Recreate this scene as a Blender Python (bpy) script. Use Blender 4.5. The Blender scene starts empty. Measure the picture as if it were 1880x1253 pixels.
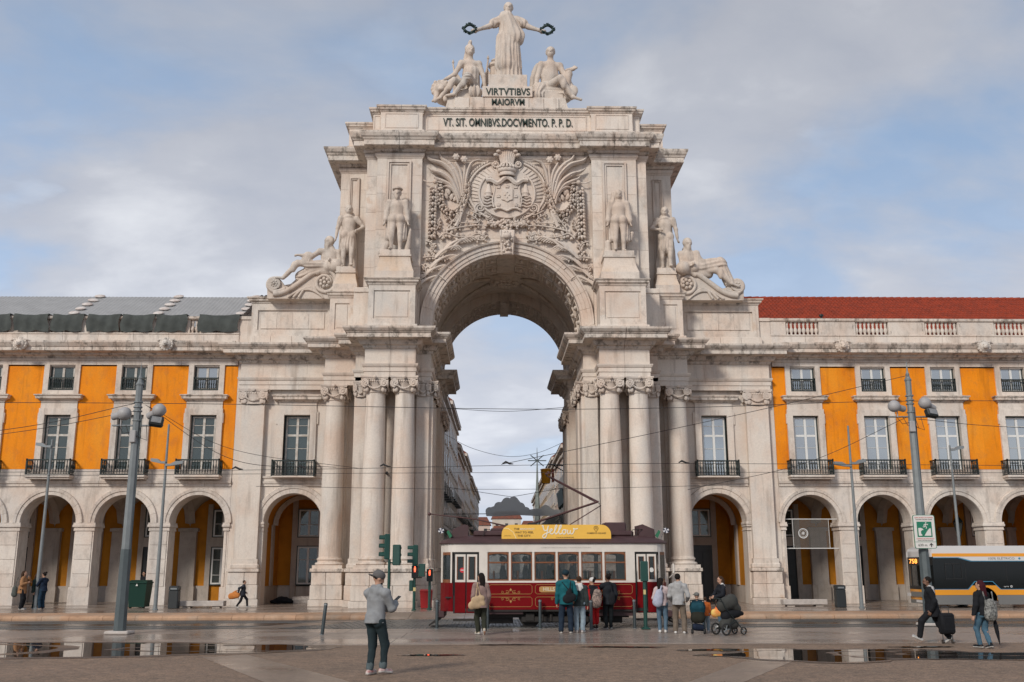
import bpy, math, random
import numpy as np
from mathutils import Vector, Matrix
random.seed(7)
scene = bpy.context.scene
COL = scene.collection
R = math.radians
PI = math.pi

# ------------------------------------------------------------------ camera
cam_d = bpy.data.cameras.new('camera')
cam_d.lens = 35; cam_d.sensor_width = 36; cam_d.clip_start = 0.1; cam_d.clip_end = 5000
cam = bpy.data.objects.new('camera', cam_d); COL.objects.link(cam)
TILT, YAW, ROLL = R(12.76), R(1.2), R(-0.1)
fw = Vector((math.sin(YAW)*math.cos(TILT), math.cos(YAW)*math.cos(TILT), math.sin(TILT)))
rt = Vector((math.cos(YAW), -math.sin(YAW), 0)); up = rt.cross(fw)
rt, up = rt*math.cos(ROLL)+up*math.sin(ROLL), up*math.cos(ROLL)-rt*math.sin(ROLL)
cam.matrix_world = Matrix(((rt.x, up.x, -fw.x, -0.72), (rt.y, up.y, -fw.y, 0), (rt.z, up.z, -fw.z, 1.85), (0, 0, 0, 1)))
scene.camera = cam

# ------------------------------------------------------------------ sky and sun
SKYX, SKYY = 5.2, 8.8
SUN_EL, SUN_AZ = 31, -33          # sun high behind the camera, a little to the left
world = bpy.data.worlds.new('World'); scene.world = world; world.use_nodes = True
nt = world.node_tree; nt.nodes.clear()
def N(t, kind, **kw):
    n = t.nodes.new(kind)
    for k, v in kw.items():
        if k == 'ins':
            for i, x in v.items(): n.inputs[i].default_value = x
        else: setattr(n, k, v)
    return n
def L(t, a, ao, b, bi): t.links.new(a.outputs[ao], b.inputs[bi])
def ramp(t, stops, interp='LINEAR'):
    n = t.nodes.new('ShaderNodeValToRGB'); n.color_ramp.interpolation = interp
    e = n.color_ramp.elements
    while len(e) < len(stops): e.new(0.5)
    for q, (p, c) in zip(e, stops):
        q.position = p; q.color = (c, c, c, 1) if isinstance(c, (int, float)) else (*c, 1)
    return n
def math_(t, op, a=None, b=None, clamp=False):
    n = t.nodes.new('ShaderNodeMath'); n.operation = op; n.use_clamp = clamp
    for i, x in enumerate((a, b)):
        if x is None: continue
        if isinstance(x, (int, float)): n.inputs[i].default_value = x
        else: t.links.new(x, n.inputs[i])
    return n.outputs[0]
sky = N(nt, 'ShaderNodeTexSky', sky_type='NISHITA', sun_disc=False, sun_elevation=R(SUN_EL), sun_rotation=R(180+SUN_AZ), air_density=1.0, dust_density=1.2, ozone_density=1.6)
tc = N(nt, 'ShaderNodeTexCoord')
sep = N(nt, 'ShaderNodeSeparateXYZ'); L(nt, tc, 'Generated', sep, 0)
zc = math_(nt, 'ADD', math_(nt, 'MAXIMUM', sep.outputs[2], 0.0), 0.34)
cx = math_(nt, 'DIVIDE', sep.outputs[0], zc); cy = math_(nt, 'DIVIDE', sep.outputs[1], zc)
comb = N(nt, 'ShaderNodeCombineXYZ'); nt.links.new(cx, comb.inputs[0]); nt.links.new(cy, comb.inputs[1])
mp = N(nt, 'ShaderNodeMapping', ins={1: (SKYX, SKYY, 0.0), 3: (1.0, 1.35, 1.0)}); L(nt, comb, 0, mp, 0)
n1 = N(nt, 'ShaderNodeTexNoise', ins={'Scale': 1.5, 'Detail': 8.0, 'Roughness': 0.52, 'Distortion': 0.25}); L(nt, mp, 0, n1, 'Vector')
n2 = N(nt, 'ShaderNodeTexNoise', ins={'Scale': 4.2, 'Detail': 6.0, 'Roughness': 0.55, 'Distortion': 0.2}); L(nt, mp, 0, n2, 'Vector')
cover = ramp(nt, [(0.335, 0.0), (0.545, 1.0)], 'EASE'); L(nt, n1, 0, cover, 0)
wisp = math_(nt, 'ADD', math_(nt, 'MULTIPLY', n1.outputs[0], 0.6), math_(nt, 'MULTIPLY', n2.outputs[0], 0.4))
tone = ramp(nt, [(0.36, (5.6, 5.9, 6.5)), (0.46, (4.0, 4.2, 4.8)), (0.54, (4.5, 4.65, 5.15)), (0.68, (6.6, 6.7, 7.0))]); nt.links.new(wisp, tone.inputs[0])
haz = ramp(nt, [(0.0, 0.88), (0.16, 0.62), (0.40, 0.0)]); nt.links.new(sep.outputs[2], haz.inputs[0])
cov2 = math_(nt, 'MAXIMUM', cover.outputs[0], haz.outputs[0])
cov3 = math_(nt, 'MULTIPLY', cov2, 0.93)
glow = ramp(nt, [(0.0, 1.22), (0.10, 1.18), (0.22, 1.06), (0.34, 0.96), (0.55, 0.80)]); nt.links.new(sep.outputs[2], glow.inputs[0])
skys = N(nt, 'ShaderNodeMix', data_type='RGBA', ins={0: 0.62}); L(nt, sky, 0, skys, 6); skys.inputs[7].default_value = (3.3, 4.55, 6.5, 1)
mixc = N(nt, 'ShaderNodeMix', data_type='RGBA'); nt.links.new(cov3, mixc.inputs[0]); L(nt, skys, 2, mixc, 6); L(nt, tone, 0, mixc, 7)
gm = N(nt, 'ShaderNodeMix', data_type='RGBA', blend_type='MULTIPLY', ins={0: 1.0}); L(nt, mixc, 2, gm, 6); L(nt, glow, 0, gm, 7)
bg = N(nt, 'ShaderNodeBackground', ins={'Strength': 0.072}); L(nt, gm, 2, bg, 0)
wo = N(nt, 'ShaderNodeOutputWorld'); L(nt, bg, 0, wo, 0)
sun_d = bpy.data.lights.new('sun', 'SUN'); sun_d.energy = 1.5; sun_d.angle = R(11); sun_d.color = (1.0, 0.93, 0.84)
sun = bpy.data.objects.new('sun', sun_d); COL.objects.link(sun)
az, el = R(SUN_AZ), R(SUN_EL)
to_sun = Vector((math.sin(az)*math.cos(el), -math.cos(az)*math.cos(el), math.sin(el)))
sun.rotation_euler = to_sun.to_track_quat('Z', 'Y').to_euler(); sun.location = (-20, -30, 60)
scene.view_settings.view_transform = 'Standard'; scene.view_settings.look = 'None'
scene.view_settings.gamma = 1.0; scene.view_settings.use_curve_mapping = False
scene.view_settings.exposure = 0.84
scene.render.engine = 'CYCLES'
scene.cycles.use_denoising = True
scene.cycles.max_bounces = 6; scene.cycles.diffuse_bounces = 4; scene.cycles.glossy_bounces = 3
scene.cycles.transmission_bounces = 3; scene.cycles.transparent_max_bounces = 8
scene.cycles.caustics_reflective = False; scene.cycles.caustics_refractive = False

# ------------------------------------------------------------------ materials
MATS = {}
def mat(name, col, rough=0.6, metal=0.0, var=0.0, vs=3.0, bump=0.0, bs=30.0, spec=0.5, alpha=1.0, trans=0.0, emit=None, es=1.0, coat=0.0, col2=None, rnd=0.0):
    """plain procedural material: a base colour broken up by noise, a little relief, optional per-object tint"""
    if name in MATS: return MATS[name]
    m = bpy.data.materials.new(name); m.use_nodes = True; MATS[name] = m
    t = m.node_tree; b = t.nodes['Principled BSDF']
    b.inputs['Base Color'].default_value = (*col, 1); b.inputs['Roughness'].default_value = rough
    b.inputs['Metallic'].default_value = metal; b.inputs['Specular IOR Level'].default_value = spec
    b.inputs['Alpha'].default_value = alpha; b.inputs['Transmission Weight'].default_value = trans
    b.inputs['Coat Weight'].default_value = coat
    if emit: b.inputs['Emission Color'].default_value = (*emit, 1); b.inputs['Emission Strength'].default_value = es
    geo = None
    if var or bump: geo = N(t, 'ShaderNodeNewGeometry')
    if var or rnd:
        c2 = col2 or tuple(max(0, c*(1-var)) for c in col)
        mx = N(t, 'ShaderNodeMix', data_type='RGBA'); mx.inputs[6].default_value = (*col, 1); mx.inputs[7].default_value = (*c2, 1)
        if var:
            no = N(t, 'ShaderNodeTexNoise', ins={'Scale': vs, 'Detail': 6.0, 'Roughness': 0.6}); L(t, geo, 'Position', no, 'Vector')
            rp = ramp(t, [(0.35, 0.0), (0.68, 1.0)]); L(t, no, 0, rp, 0); L(t, rp, 0, mx, 0)
        else: mx.inputs[0].default_value = 0
        out = mx.outputs[2]
        if rnd:
            oi = N(t, 'ShaderNodeObjectInfo'); hs = N(t, 'ShaderNodeHueSaturation')
            v = math_(t, 'ADD', math_(t, 'MULTIPLY', oi.outputs['Random'], rnd), 1-rnd/2); t.links.new(v, hs.inputs['Value']); t.links.new(out, hs.inputs['Color']); out = hs.outputs[0]
        t.links.new(out, b.inputs['Base Color'])
    if bump:
        nb = N(t, 'ShaderNodeTexNoise', ins={'Scale': bs, 'Detail': 4.0}); L(t, geo, 'Position', nb, 'Vector')
        bp = N(t, 'ShaderNodeBump', ins={'Strength': bump, 'Distance': 0.02}); L(t, nb, 0, bp, 'Height'); L(t, bp, 0, b, 'Normal')
    return m
def stone(name, c1=(0.66, 0.59, 0.52), c2=(0.61, 0.49, 0.405), c3=(0.57, 0.54, 0.50), stain=0.0, rust=0.0, bump=0.25, rnd=0.10, drip=0.55):
    """weathered limestone: cream, pinkish and grey patches, dark lichen blotches, rust runs and pits"""
    m = bpy.data.materials.new(name); m.use_nodes = True; MATS[name] = m
    t = m.node_tree; b = t.nodes['Principled BSDF']; b.inputs['Roughness'].default_value = 0.78; b.inputs['Specular IOR Level'].default_value = 0.25
    geo = N(t, 'ShaderNodeNewGeometry')
    def noise(s, d=5.0, sc=(1, 1, 1), ro=0.6):
        mpn = N(t, 'ShaderNodeMapping', ins={3: sc}); L(t, geo, 'Position', mpn, 0)
        n = N(t, 'ShaderNodeTexNoise', ins={'Scale': s, 'Detail': d, 'Roughness': ro}); L(t, mpn, 0, n, 'Vector'); return n
    def mix(fac, a, bcol):
        x = N(t, 'ShaderNodeMix', data_type='RGBA'); t.links.new(fac, x.inputs[0])
        for i, q in ((6, a), (7, bcol)):
            if isinstance(q, tuple): x.inputs[i].default_value = (*q, 1)
            else: t.links.new(q, x.inputs[i])
        return x.outputs[2]
    a = noise(0.55, 4); r1 = ramp(t, [(0.42, 0.0), (0.66, 1.0)]); L(t, a, 0, r1, 0)
    c = mix(r1.outputs[0], c1, c2)
    g = noise(0.9, 5, (1, 1, 0.45)); r2 = ramp(t, [(0.48, 0.0), (0.70, 0.85)]); L(t, g, 0, r2, 0)
    c = mix(r2.outputs[0], c, c3)
    sp = noise(14, 6, (1, 1, 1), 0.7); r3 = ramp(t, [(0.30, 0.88), (0.62, 1.04)]); L(t, sp, 0, r3, 0)
    mul = N(t, 'ShaderNodeMix', data_type='RGBA', blend_type='MULTIPLY', ins={0: 0.9}); t.links.new(c, mul.inputs[6]); L(t, r3, 0, mul, 7); c = mul.outputs[2]
    if rust:
        n = noise(1.3, 6, (1, 1, 0.6)); r = ramp(t, [(0.60, 0.0), (0.76, rust)]); L(t, n, 0, r, 0); c = mix(r.outputs[0], c, (0.46, 0.24, 0.10))
    if stain:
        n = noise(2.2, 8, (1.3, 1.3, 0.8), 0.72); r = ramp(t, [(0.50, 0.0), (0.62, stain)]); L(t, n, 0, r, 0); c = mix(r.outputs[0], c, (0.115, 0.10, 0.085))
    dr = noise(3.2, 5, (1, 1, 0.10)); rd = ramp(t, [(0.54, 0.0), (0.74, drip)]); L(t, dr, 0, rd, 0); c = mix(rd.outputs[0], c, tuple(q*.42 for q in c2))
    pits = noise(34, 3); rp = ramp(t, [(0.24, 0.6), (0.33, 1.0)]); L(t, pits, 0, rp, 0)
    mu2 = N(t, 'ShaderNodeMix', data_type='RGBA', blend_type='MULTIPLY', ins={0: 0.7}); t.links.new(c, mu2.inputs[6]); L(t, rp, 0, mu2, 7); c = mu2.outputs[2]
    oi = N(t, 'ShaderNodeObjectInfo'); hs = N(t, 'ShaderNodeHueSaturation')
    v = math_(t, 'ADD', math_(t, 'MULTIPLY', oi.outputs['Random'], rnd), 1-rnd/2); t.links.new(v, hs.inputs['Value']); t.links.new(c, hs.inputs['Color'])
    L(t, hs, 0, b, 'Base Color')
    hgt = math_(t, 'ADD', math_(t, 'MULTIPLY', sp.outputs[0], 0.6), pits.outputs[0])
    bp = N(t, 'ShaderNodeBump', ins={'Strength': bump, 'Distance': 0.03}); t.links.new(hgt, bp.inputs['Height']); L(t, bp, 0, b, 'Normal')
    return m
M_ST = stone('limestone')
M_STC = stone('limestone_cornice', stain=0.75, rust=0.25)
M_STR = stone('limestone_rust', rust=0.6, stain=0.25)
M_STAT = stone('statue_stone', (0.60, 0.52, 0.45), (0.54, 0.44, 0.365), (0.49, 0.46, 0.42), stain=0.18, rnd=0.06)
M_REL = stone('relief_stone', (0.62, 0.54, 0.47), (0.57, 0.45, 0.37), (0.54, 0.50, 0.46), rust=0.2, rnd=0.05)
M_VAULT = stone('vault_stone', (0.64, 0.57, 0.50), (0.58, 0.48, 0.40), (0.56, 0.52, 0.47), stain=0.2)
M_STW = stone('arcade_stone', (0.65, 0.585, 0.52), (0.60, 0.49, 0.41), (0.57, 0.53, 0.49), stain=0.22, rust=0.12)
M_BRZ = mat('bronze_green', (0.035, 0.055, 0.045), 0.5, 0.6, var=0.5)
M_IRON = mat('dark_iron', (0.018, 0.026, 0.025), 0.45, 0.5)

# ------------------------------------------------------------------ mesh helpers
class MB:
    """collects shapes and links them as ONE mesh object"""
    def __init__(s): s.v = []; s.f = []; s.m = []
    def add(s, vs, fs, mi=0):
        o = len(s.v); s.v += [tuple(p) for p in vs]; s.f += [tuple(i+o for i in f) for f in fs]; s.m += [mi]*len(fs); return s
    def box(s, x0, x1, y0, y1, z0, z1, mi=0, b=0.0):
        if not b:
            return s.add([(x0,y0,z0),(x1,y0,z0),(x1,y1,z0),(x0,y1,z0),(x0,y0,z1),(x1,y0,z1),(x1,y1,z1),(x0,y1,z1)],
                         [(3,2,1,0),(4,5,6,7),(0,1,5,4),(1,2,6,5),(2,3,7,6),(3,0,4,7)], mi)
        b = min(b, (x1-x0)*.45, (y1-y0)*.45, (z1-z0)*.45)
        lo, hi = (x0, y0, z0), (x1, y1, z1); vs = []; ix = {}
        for cx_ in (0, 1):
            for cy_ in (0, 1):
                for cz_ in (0, 1):
                    for ax in range(3):
                        p = []
                        for k, c in enumerate((cx_, cy_, cz_)):
                            q = hi[k] if c else lo[k]
                            if k != ax: q += -b if c else b
                            p.append(q)
                        ix[(cx_, cy_, cz_, ax)] = len(vs); vs.append(p)
        fs = []
        for ax in range(3):
            o1, o2 = (ax+1) % 3, (ax+2) % 3
            for c in (0, 1):
                cs = []
                for a_, b_ in ((0,0),(1,0),(1,1),(0,1)):
                    k = [0,0,0]; k[ax] = c; k[o1] = a_; k[o2] = b_; cs.append(ix[(*k, ax)])
                fs.append(tuple(cs if c else cs[::-1]))
            for a_ in (0, 1):
                for b_ in (0, 1):
                    k0 = [0,0,0]; k0[o1] = a_; k0[o2] = b_; k1 = list(k0); k1[ax] = 1
                    q = (ix[(*k0, o1)], ix[(*k1, o1)], ix[(*k1, o2)], ix[(*k0, o2)])
                    fs.append(q if a_ != b_ else q[::-1])
        for cx_ in (0, 1):
            for cy_ in (0, 1):
                for cz_ in (0, 1):
                    q = tuple(ix[(cx_, cy_, cz_, a)] for a in range(3)); fs.append(q if (cx_+cy_+cz_) % 2 else q[::-1])
        return s.add(vs, fs, mi)
    def prism(s, pts, axis, a0, a1, mi=0):
        """polygon pts extruded along an axis: 'y' pts are (x,z), 'x' pts are (y,z), 'z' pts are (x,y)"""
        def P(p, a): return {'y': (p[0], a, p[1]), 'x': (a, p[0], p[1]), 'z': (p[0], p[1], a)}[axis]
        n = len(pts); area = sum(pts[i][0]*pts[(i+1)%n][1]-pts[(i+1)%n][0]*pts[i][1] for i in range(n))
        flip = (area < 0) ^ (axis == 'y')
        vs = [P(p, a0) for p in pts]+[P(p, a1) for p in pts]
        fs = [tuple(range(n))[::-1], tuple(range(n, 2*n))]+[(i, (i+1) % n, n+(i+1) % n, n+i) for i in range(n)]
        if flip: fs = [f[::-1] for f in fs]
        return s.add(vs, fs, mi)
    def lathe(s, prof, c=(0, 0, 0), seg=24, mi=0, ax='z', a0=0.0, a1=2*PI, sx=1.0, sy=1.0):
        full = abs(a1-a0-2*PI) < 1e-6; m = seg if full else seg+1; vs = []; fs = []
        for i in range(m):
            a = a0+(a1-a0)*i/seg
            for r, z in prof:
                x, y = r*math.cos(a)*sx, r*math.sin(a)*sy
                p = {'z': (x, y, z), 'y': (x, -z, y), 'x': (z, x, y)}[ax]
                vs.append((p[0]+c[0], p[1]+c[1], p[2]+c[2]))
        k = len(prof)
        for i in range(seg):
            j = (i+1) % m
            for q in range(k-1): fs.append((i*k+q, j*k+q, j*k+q+1, i*k+q+1))
        return s.add(vs, fs, mi)
    def tube(s, pts, r, seg=8, mi=0, flat=1.0, nrm=None, cap=True):
        """tube along points; r a number or one per point; flat squeezes it along nrm"""
        pts = [Vector(p) for p in pts]; n = len(pts); rs = r if isinstance(r, (list, tuple)) else [r]*n
        vs = []; fs = []; ref = Vector(nrm) if nrm else None; u = None
        for i, p in enumerate(pts):
            d = (pts[min(i+1, n-1)]-pts[max(i-1, 0)]).normalized()
            if ref: u = (ref-d*ref.dot(d)).normalized()
            elif u is None:
                a = Vector((0, 0, 1)) if abs(d.z) < .9 else Vector((1, 0, 0)); u = (a-d*a.dot(d)).normalized()
            else: u = (u-d*u.dot(d)).normalized()
            w = d.cross(u)
            for k in range(seg):
                t_ = 2*PI*k/seg; vs.append(p+u*(math.cos(t_)*rs[i]*flat)+w*(math.sin(t_)*rs[i]))
        for i in range(n-1):
            for k in range(seg):
                k2 = (k+1) % seg; fs.append((i*seg+k, i*seg+k2, (i+1)*seg+k2, (i+1)*seg+k))
        if cap: fs += [tuple(range(seg))[::-1], tuple(range((n-1)*seg, n*seg))]
        return s.add(vs, fs, mi)
    def ball(s, c, r, seg=10, rings=6, mi=0):
        rx, ry, rz = r if isinstance(r, (tuple, list)) else (r, r, r); vs = [(c[0], c[1], c[2]-rz)]; fs = []
        for i in range(1, rings):
            t_ = -PI/2+PI*i/rings
            for k in range(seg):
                a = 2*PI*k/seg; vs.append((c[0]+rx*math.cos(t_)*math.cos(a), c[1]+ry*math.cos(t_)*math.sin(a), c[2]+rz*math.sin(t_)))
        vs.append((c[0], c[1], c[2]+rz)); top = len(vs)-1
        for k in range(seg):
            k2 = (k+1) % seg; fs.append((0, 1+k2, 1+k)); b0 = 1+(rings-2)*seg; fs.append((b0+k, b0+k2, top))
            for i in range(rings-2): a0 = 1+i*seg; fs.append((a0+k, a0+k2, a0+seg+k2, a0+seg+k))
        return s.add(vs, fs, mi)
    def xform(s, M, i0=0):
        for i in range(i0, len(s.v)): s.v[i] = tuple(M @ Vector(s.v[i]))
        return s
    def mirror_x(s):
        n = len(s.v); s.v += [(-x, y, z) for x, y, z in s.v]; s.f += [tuple(i+n for i in f)[::-1] for f in s.f]; s.m += s.m; return s
    def mesh(s, name, mats, smooth=None):
        me = bpy.data.meshes.new(name); me.from_pydata(s.v, [], s.f)
        for m in (mats if isinstance(mats, (list, tuple)) else [mats]): me.materials.append(m)
        if any(s.m): me.polygons.foreach_set('material_index', s.m)
        if smooth:
            me.shade_smooth(); me.set_sharp_from_angle(angle=R(smooth))
        me.update(); return me
    def build(s, name, mats, parent=None, smooth=None, loc=None, rot=None):
        return link(name, s.mesh(name, mats, smooth), parent, loc, rot)
def link(name, me, parent=None, loc=None, rot=None, scale=None):
    o = bpy.data.objects.new(name, me); COL.objects.link(o)
    if parent: o.parent = parent
    if loc is not None: o.location = loc
    if rot is not None: o.rotation_euler = rot
    if scale is not None: o.scale = scale
    return o
def tag(o, label, cat, group=None, kind=None):
    if label: o['label'] = label
    if cat: o['category'] = cat
    if group: o['group'] = group
    if kind: o['kind'] = kind
    return o
def thing(name, label, cat, loc=(0, 0, 0), rz=0.0, group=None):
    o = bpy.data.objects.new(name, None); COL.objects.link(o); o.empty_display_size = 0.2
    o.location = loc; o.rotation_euler = (0, 0, rz); return tag(o, label, cat, group)
def struct(name, mb, m, smooth=None): return tag(mb.build(name, m, None, smooth), None, None, None, 'structure')
def copy_tree(o, parent=None, **kw):
    c = o.copy(); COL.objects.link(c); c.parent = parent
    for ch in o.children: copy_tree(ch, c)
    for k, v in kw.items():
        if k == 'label': c['label'] = v
        else: setattr(c, k, v)
    return c
def offset_path(path, o):
    """plan polyline pushed out to its left by o with mitred corners"""
    n = len(path); res = []
    for i in range(n):
        p = Vector(path[i]); a = Vector(path[i-1]) if i else None; b = Vector(path[i+1]) if i < n-1 else None
        ns = []
        if a: d = (p-a).normalized(); ns.append(Vector((-d.y, d.x)))
        if b: d = (b-p).normalized(); ns.append(Vector((-d.y, d.x)))
        if len(ns) == 1: res.append(p+ns[0]*o)
        else:
            m = (ns[0]+ns[1]); m = m/m.length; res.append(p+m*(o/max(0.2, m.dot(ns[0]))))
    return res
def sweep(path, prof, name, m, parent, block=None, gap=0.012, smooth=None, skip=()):
    """moulding: profile of (out, z) swept along a plan path; with block it is cut into stones, each an object"""
    offs = [offset_path(path, o) for o, z in prof]; k = len(prof); objs = []; whole = MB()
    for i in range(len(path)-1):
        if i in skip: continue
        ln = (Vector(path[i+1])-Vector(path[i])).length
        nb = max(1, round(ln/block)) if block else 1
        for j in range(nb):
            t0, t1 = j/nb, (j+1)/nb; g = gap/ln/2 if ln > 0 else 0
            if j > 0: t0 += g
            if j < nb-1: t1 -= g
            vs = []
            for t_ in (t0, t1):
                for q in range(k):
                    p = offs[q][i].lerp(offs[q][i+1], t_); vs.append((p.x, p.y, prof[q][1]))
            fs = [(q, q+1, k+q+1, k+q)[::-1] for q in range(k-1)]+[tuple(range(k)), tuple(range(k, 2*k))[::-1]]
            if block: objs.append(MB().add(vs, fs).build(name, m, parent, smooth))
            else: whole.add(vs, fs)
    if not block: objs.append(whole.build(name, m, parent, smooth))
    return objs
def text(name, s, size, m, loc, parent, depth=0.01, width=None, align='CENTER', rot=(PI/2, 0, 0), shear=0.0, bold=0.0):
    cu = bpy.data.curves.new(name, 'FONT'); cu.body = s; cu.size = size; cu.align_x = align; cu.align_y = 'CENTER'; cu.extrude = depth; cu.shear = shear; cu.offset = bold; cu.resolution_u = 3
    o = bpy.data.objects.new(name, cu); COL.objects.link(o)
    dg = bpy.context.evaluated_depsgraph_get(); me = bpy.data.meshes.new_from_object(o.evaluated_get(dg))
    bpy.data.objects.remove(o); bpy.data.curves.remove(cu)
    if width and len(me.vertices):
        xs = [v.co.x for v in me.vertices]; k = width/(max(xs)-min(xs))
        for v in me.vertices: v.co.x *= k
    me.materials.clear(); me.materials.append(m)
    return link(name, me, parent, loc, rot)
def arch_pts(cx_, zs, r, n=24, a0=PI, a1=0.0): return [(cx_+r*math.cos(a0+(a1-a0)*i/n), zs+r*math.sin(a0+(a1-a0)*i/n)) for i in range(n+1)]
def arch_panel(mb, x0, x1, z0, z1, cx_, hw, zs, y0, y1, n=24, mi=0, soffit=0):
    """wall slab between y0 (front) and y1 with a round-headed opening"""
    A = arch_pts(cx_, zs, hw, n)
    for y, fl in ((y0, 1), (y1, 0)):
        for q in ([(x0,z0),(cx_-hw,z0),(cx_-hw,zs),(x0,zs)], [(cx_+hw,z0),(x1,z0),(x1,zs),(cx_+hw,zs)]):
            if q[1][0]-q[0][0] > 1e-4: mb.add([(a, y, b) for a, b in q], [(0,1,2,3) if fl else (3,2,1,0)], mi)
        poly = [(x0, zs)]+A+[(x1, zs), (x1, z1), (x0, z1)]
        if x0 > cx_-hw-1e-4: poly = poly[1:]
        mb.add([(a, y, b) for a, b in poly], [tuple(range(len(poly))) if fl else tuple(range(len(poly)))[::-1]], mi)
    path = [(cx_-hw, z0)]+A+[(cx_+hw, z0)]
    for i in range(len(path)-1):
        a, b = path[i], path[i+1]
        mb.add([(a[0],y0,a[1]),(b[0],y0,b[1]),(b[0],y1,b[1]),(a[0],y1,a[1])], [(3,2,1,0)], soffit)
    mb.add([(x0,y0,z1),(x1,y0,z1),(x1,y1,z1),(x0,y1,z1)], [(0,1,2,3)], mi)
    for x, fl in ((x0, 1), (x1, 0)): mb.add([(x,y0,z0),(x,y0,z1),(x,y1,z1),(x,y1,z0)], [(0,1,2,3) if fl else (3,2,1,0)], mi)
    return mb
def voussoirs(cx_, zs, r0, r1, y0, y1, n, name, m, parent, gap=0.010, step=None, skip=()):
    """arch stones as separate objects; step = list of (radius fraction, how proud) for a moulded archivolt"""
    step = step or [(0, 0.0), (1, 0.0)]
    for i in range(n):
        if i in skip: continue
        a0, a1 = PI-PI*i/n, PI-PI*(i+1)/n; g = gap/r1/2; a0 -= g; a1 += g; sub = 4 if n < 18 else 3; mb = MB(); vs = []; k = len(step)+2
        for j in range(sub+1):
            a = a0+(a1-a0)*j/sub; c, s_ = math.cos(a), math.sin(a)
            ring = [(r0, y1)]+[(r0+(r1-r0)*f, y0-p) for f, p in step]+[(r1, y1)]
            for r_, y in ring: vs.append((cx_+r_*c, y, zs+r_*s_))
        fs = []
        for j in range(sub):
            for q in range(k): q2 = (q+1) % k; fs.append((j*k+q, j*k+q2, (j+1)*k+q2, (j+1)*k+q)[::-1])
        fs += [tuple(range(k)), tuple(range(sub*k, sub*k+k))[::-1]]
        mb.add(vs, fs).build(name, m, parent)
# ------------------------------------------------------------------ ground, road, pavement
PAVE = 0.15
def wet(name, c1, c2, scale, rough_lo, rough_hi, bump=0.15, bs=60, wetscale=0.25, grain=(0.50, 1.35)):
    """damp paving: colour patches, wet sheen where a noise says water still lies"""
    m = bpy.data.materials.new(name); m.use_nodes = True; t = m.node_tree; b = t.nodes['Principled BSDF']
    geo = N(t, 'ShaderNodeNewGeometry')
    n = N(t, 'ShaderNodeTexNoise', ins={'Scale': scale, 'Detail': 8.0, 'Roughness': 0.65}); L(t, geo, 'Position', n, 'Vector')
    r = ramp(t, [(0.32, 0.0), (0.68, 1.0)]); L(t, n, 0, r, 0)
    mx = N(t, 'ShaderNodeMix', data_type='RGBA'); L(t, r, 0, mx, 0); mx.inputs[6].default_value = (*c1, 1); mx.inputs[7].default_value = (*c2, 1)
    f = N(t, 'ShaderNodeTexNoise', ins={'Scale': bs, 'Detail': 3.0, 'Roughness': 0.8}); L(t, geo, 'Position', f, 'Vector')
    fr = ramp(t, [(0.30, grain[0]), (0.66, grain[1])]); L(t, f, 0, fr, 0)
    f2 = N(t, 'ShaderNodeTexNoise', ins={'Scale': bs/4.5, 'Detail': 4.0, 'Roughness': 0.75}); L(t, geo, 'Position', f2, 'Vector')
    fr2 = ramp(t, [(0.32, 1-(1-grain[0])*.55), (0.66, 1+(grain[1]-1)*.55)]); L(t, f2, 0, fr2, 0)
    mg = N(t, 'ShaderNodeMix', data_type='RGBA', blend_type='MULTIPLY', ins={0: 1.0}); L(t, mx, 2, mg, 6); L(t, fr2, 0, mg, 7)
    mu = N(t, 'ShaderNodeMix', data_type='RGBA', blend_type='MULTIPLY', ins={0: 1.0}); L(t, mg, 2, mu, 6); L(t, fr, 0, mu, 7); L(t, mu, 2, b, 'Base Color')
    mpw = N(t, 'ShaderNodeMapping', ins={3: (0.45, 1.0, 1.0)}); L(t, geo, 'Position', mpw, 0)
    w = N(t, 'ShaderNodeTexNoise', ins={'Scale': wetscale, 'Detail': 5.0, 'Roughness': 0.6}); L(t, mpw, 0, w, 'Vector')
    wr = ramp(t, [(0.40, rough_hi), (0.60, rough_lo)]); L(t, w, 0, wr, 0); L(t, wr, 0, b, 'Roughness')
    bp = N(t, 'ShaderNodeBump', ins={'Strength': bump, 'Distance': 0.01}); L(t, f, 0, bp, 'Height'); L(t, bp, 0, b, 'Normal')
    return m
M_PLAZA = wet('plaza_gravel_asphalt', (0.225, 0.150, 0.100), (0.155, 0.108, 0.075), 0.5, 0.6, 0.8, 0.8, 22, 0.2, (0.30, 1.6))
M_SLAB = wet('wet_stone_slab', (0.30, 0.245, 0.205), (0.235, 0.20, 0.175), 0.35, 0.17, 0.42, 0.05, 25, 0.35)
M_ROAD = wet('wet_road', (0.055, 0.056, 0.050), (0.04, 0.041, 0.038), 0.4, 0.14, 0.30, 0.15, 60, 0.3)
M_PAVE = wet('wet_pavement', (0.29, 0.225, 0.18), (0.22, 0.18, 0.15), 0.5, 0.10, 0.34, 0.08, 30, 0.5)
M_KERB = stone('kerb_granite', (0.46, 0.29, 0.185), (0.40, 0.24, 0.15), (0.38, 0.30, 0.23), stain=0.15, rnd=0.22)
M_STRIP = wet('pale_stone_strip', (0.255, 0.19, 0.145), (0.205, 0.155, 0.12), 0.6, 0.25, 0.45, 0.08, 30, 0.5)
M_COBB = mat('cobble_basalt', (0.105, 0.10, 0.092), 0.35, rnd=0.5, var=0.3, vs=6)
M_RAIL = mat('rail_steel', (0.20, 0.19, 0.18), 0.28, 0.9)
g = MB()
for i, (x0, x1) in enumerate(((-1500, -40), (-40, 40), (40, 1500))): g.add([(x0,-60,0),(x1,-60,0),(x1,25.3,0),(x0,25.3,0)], [(0,1,2,3)])
plaza = struct('ground', g, M_PLAZA)
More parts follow.
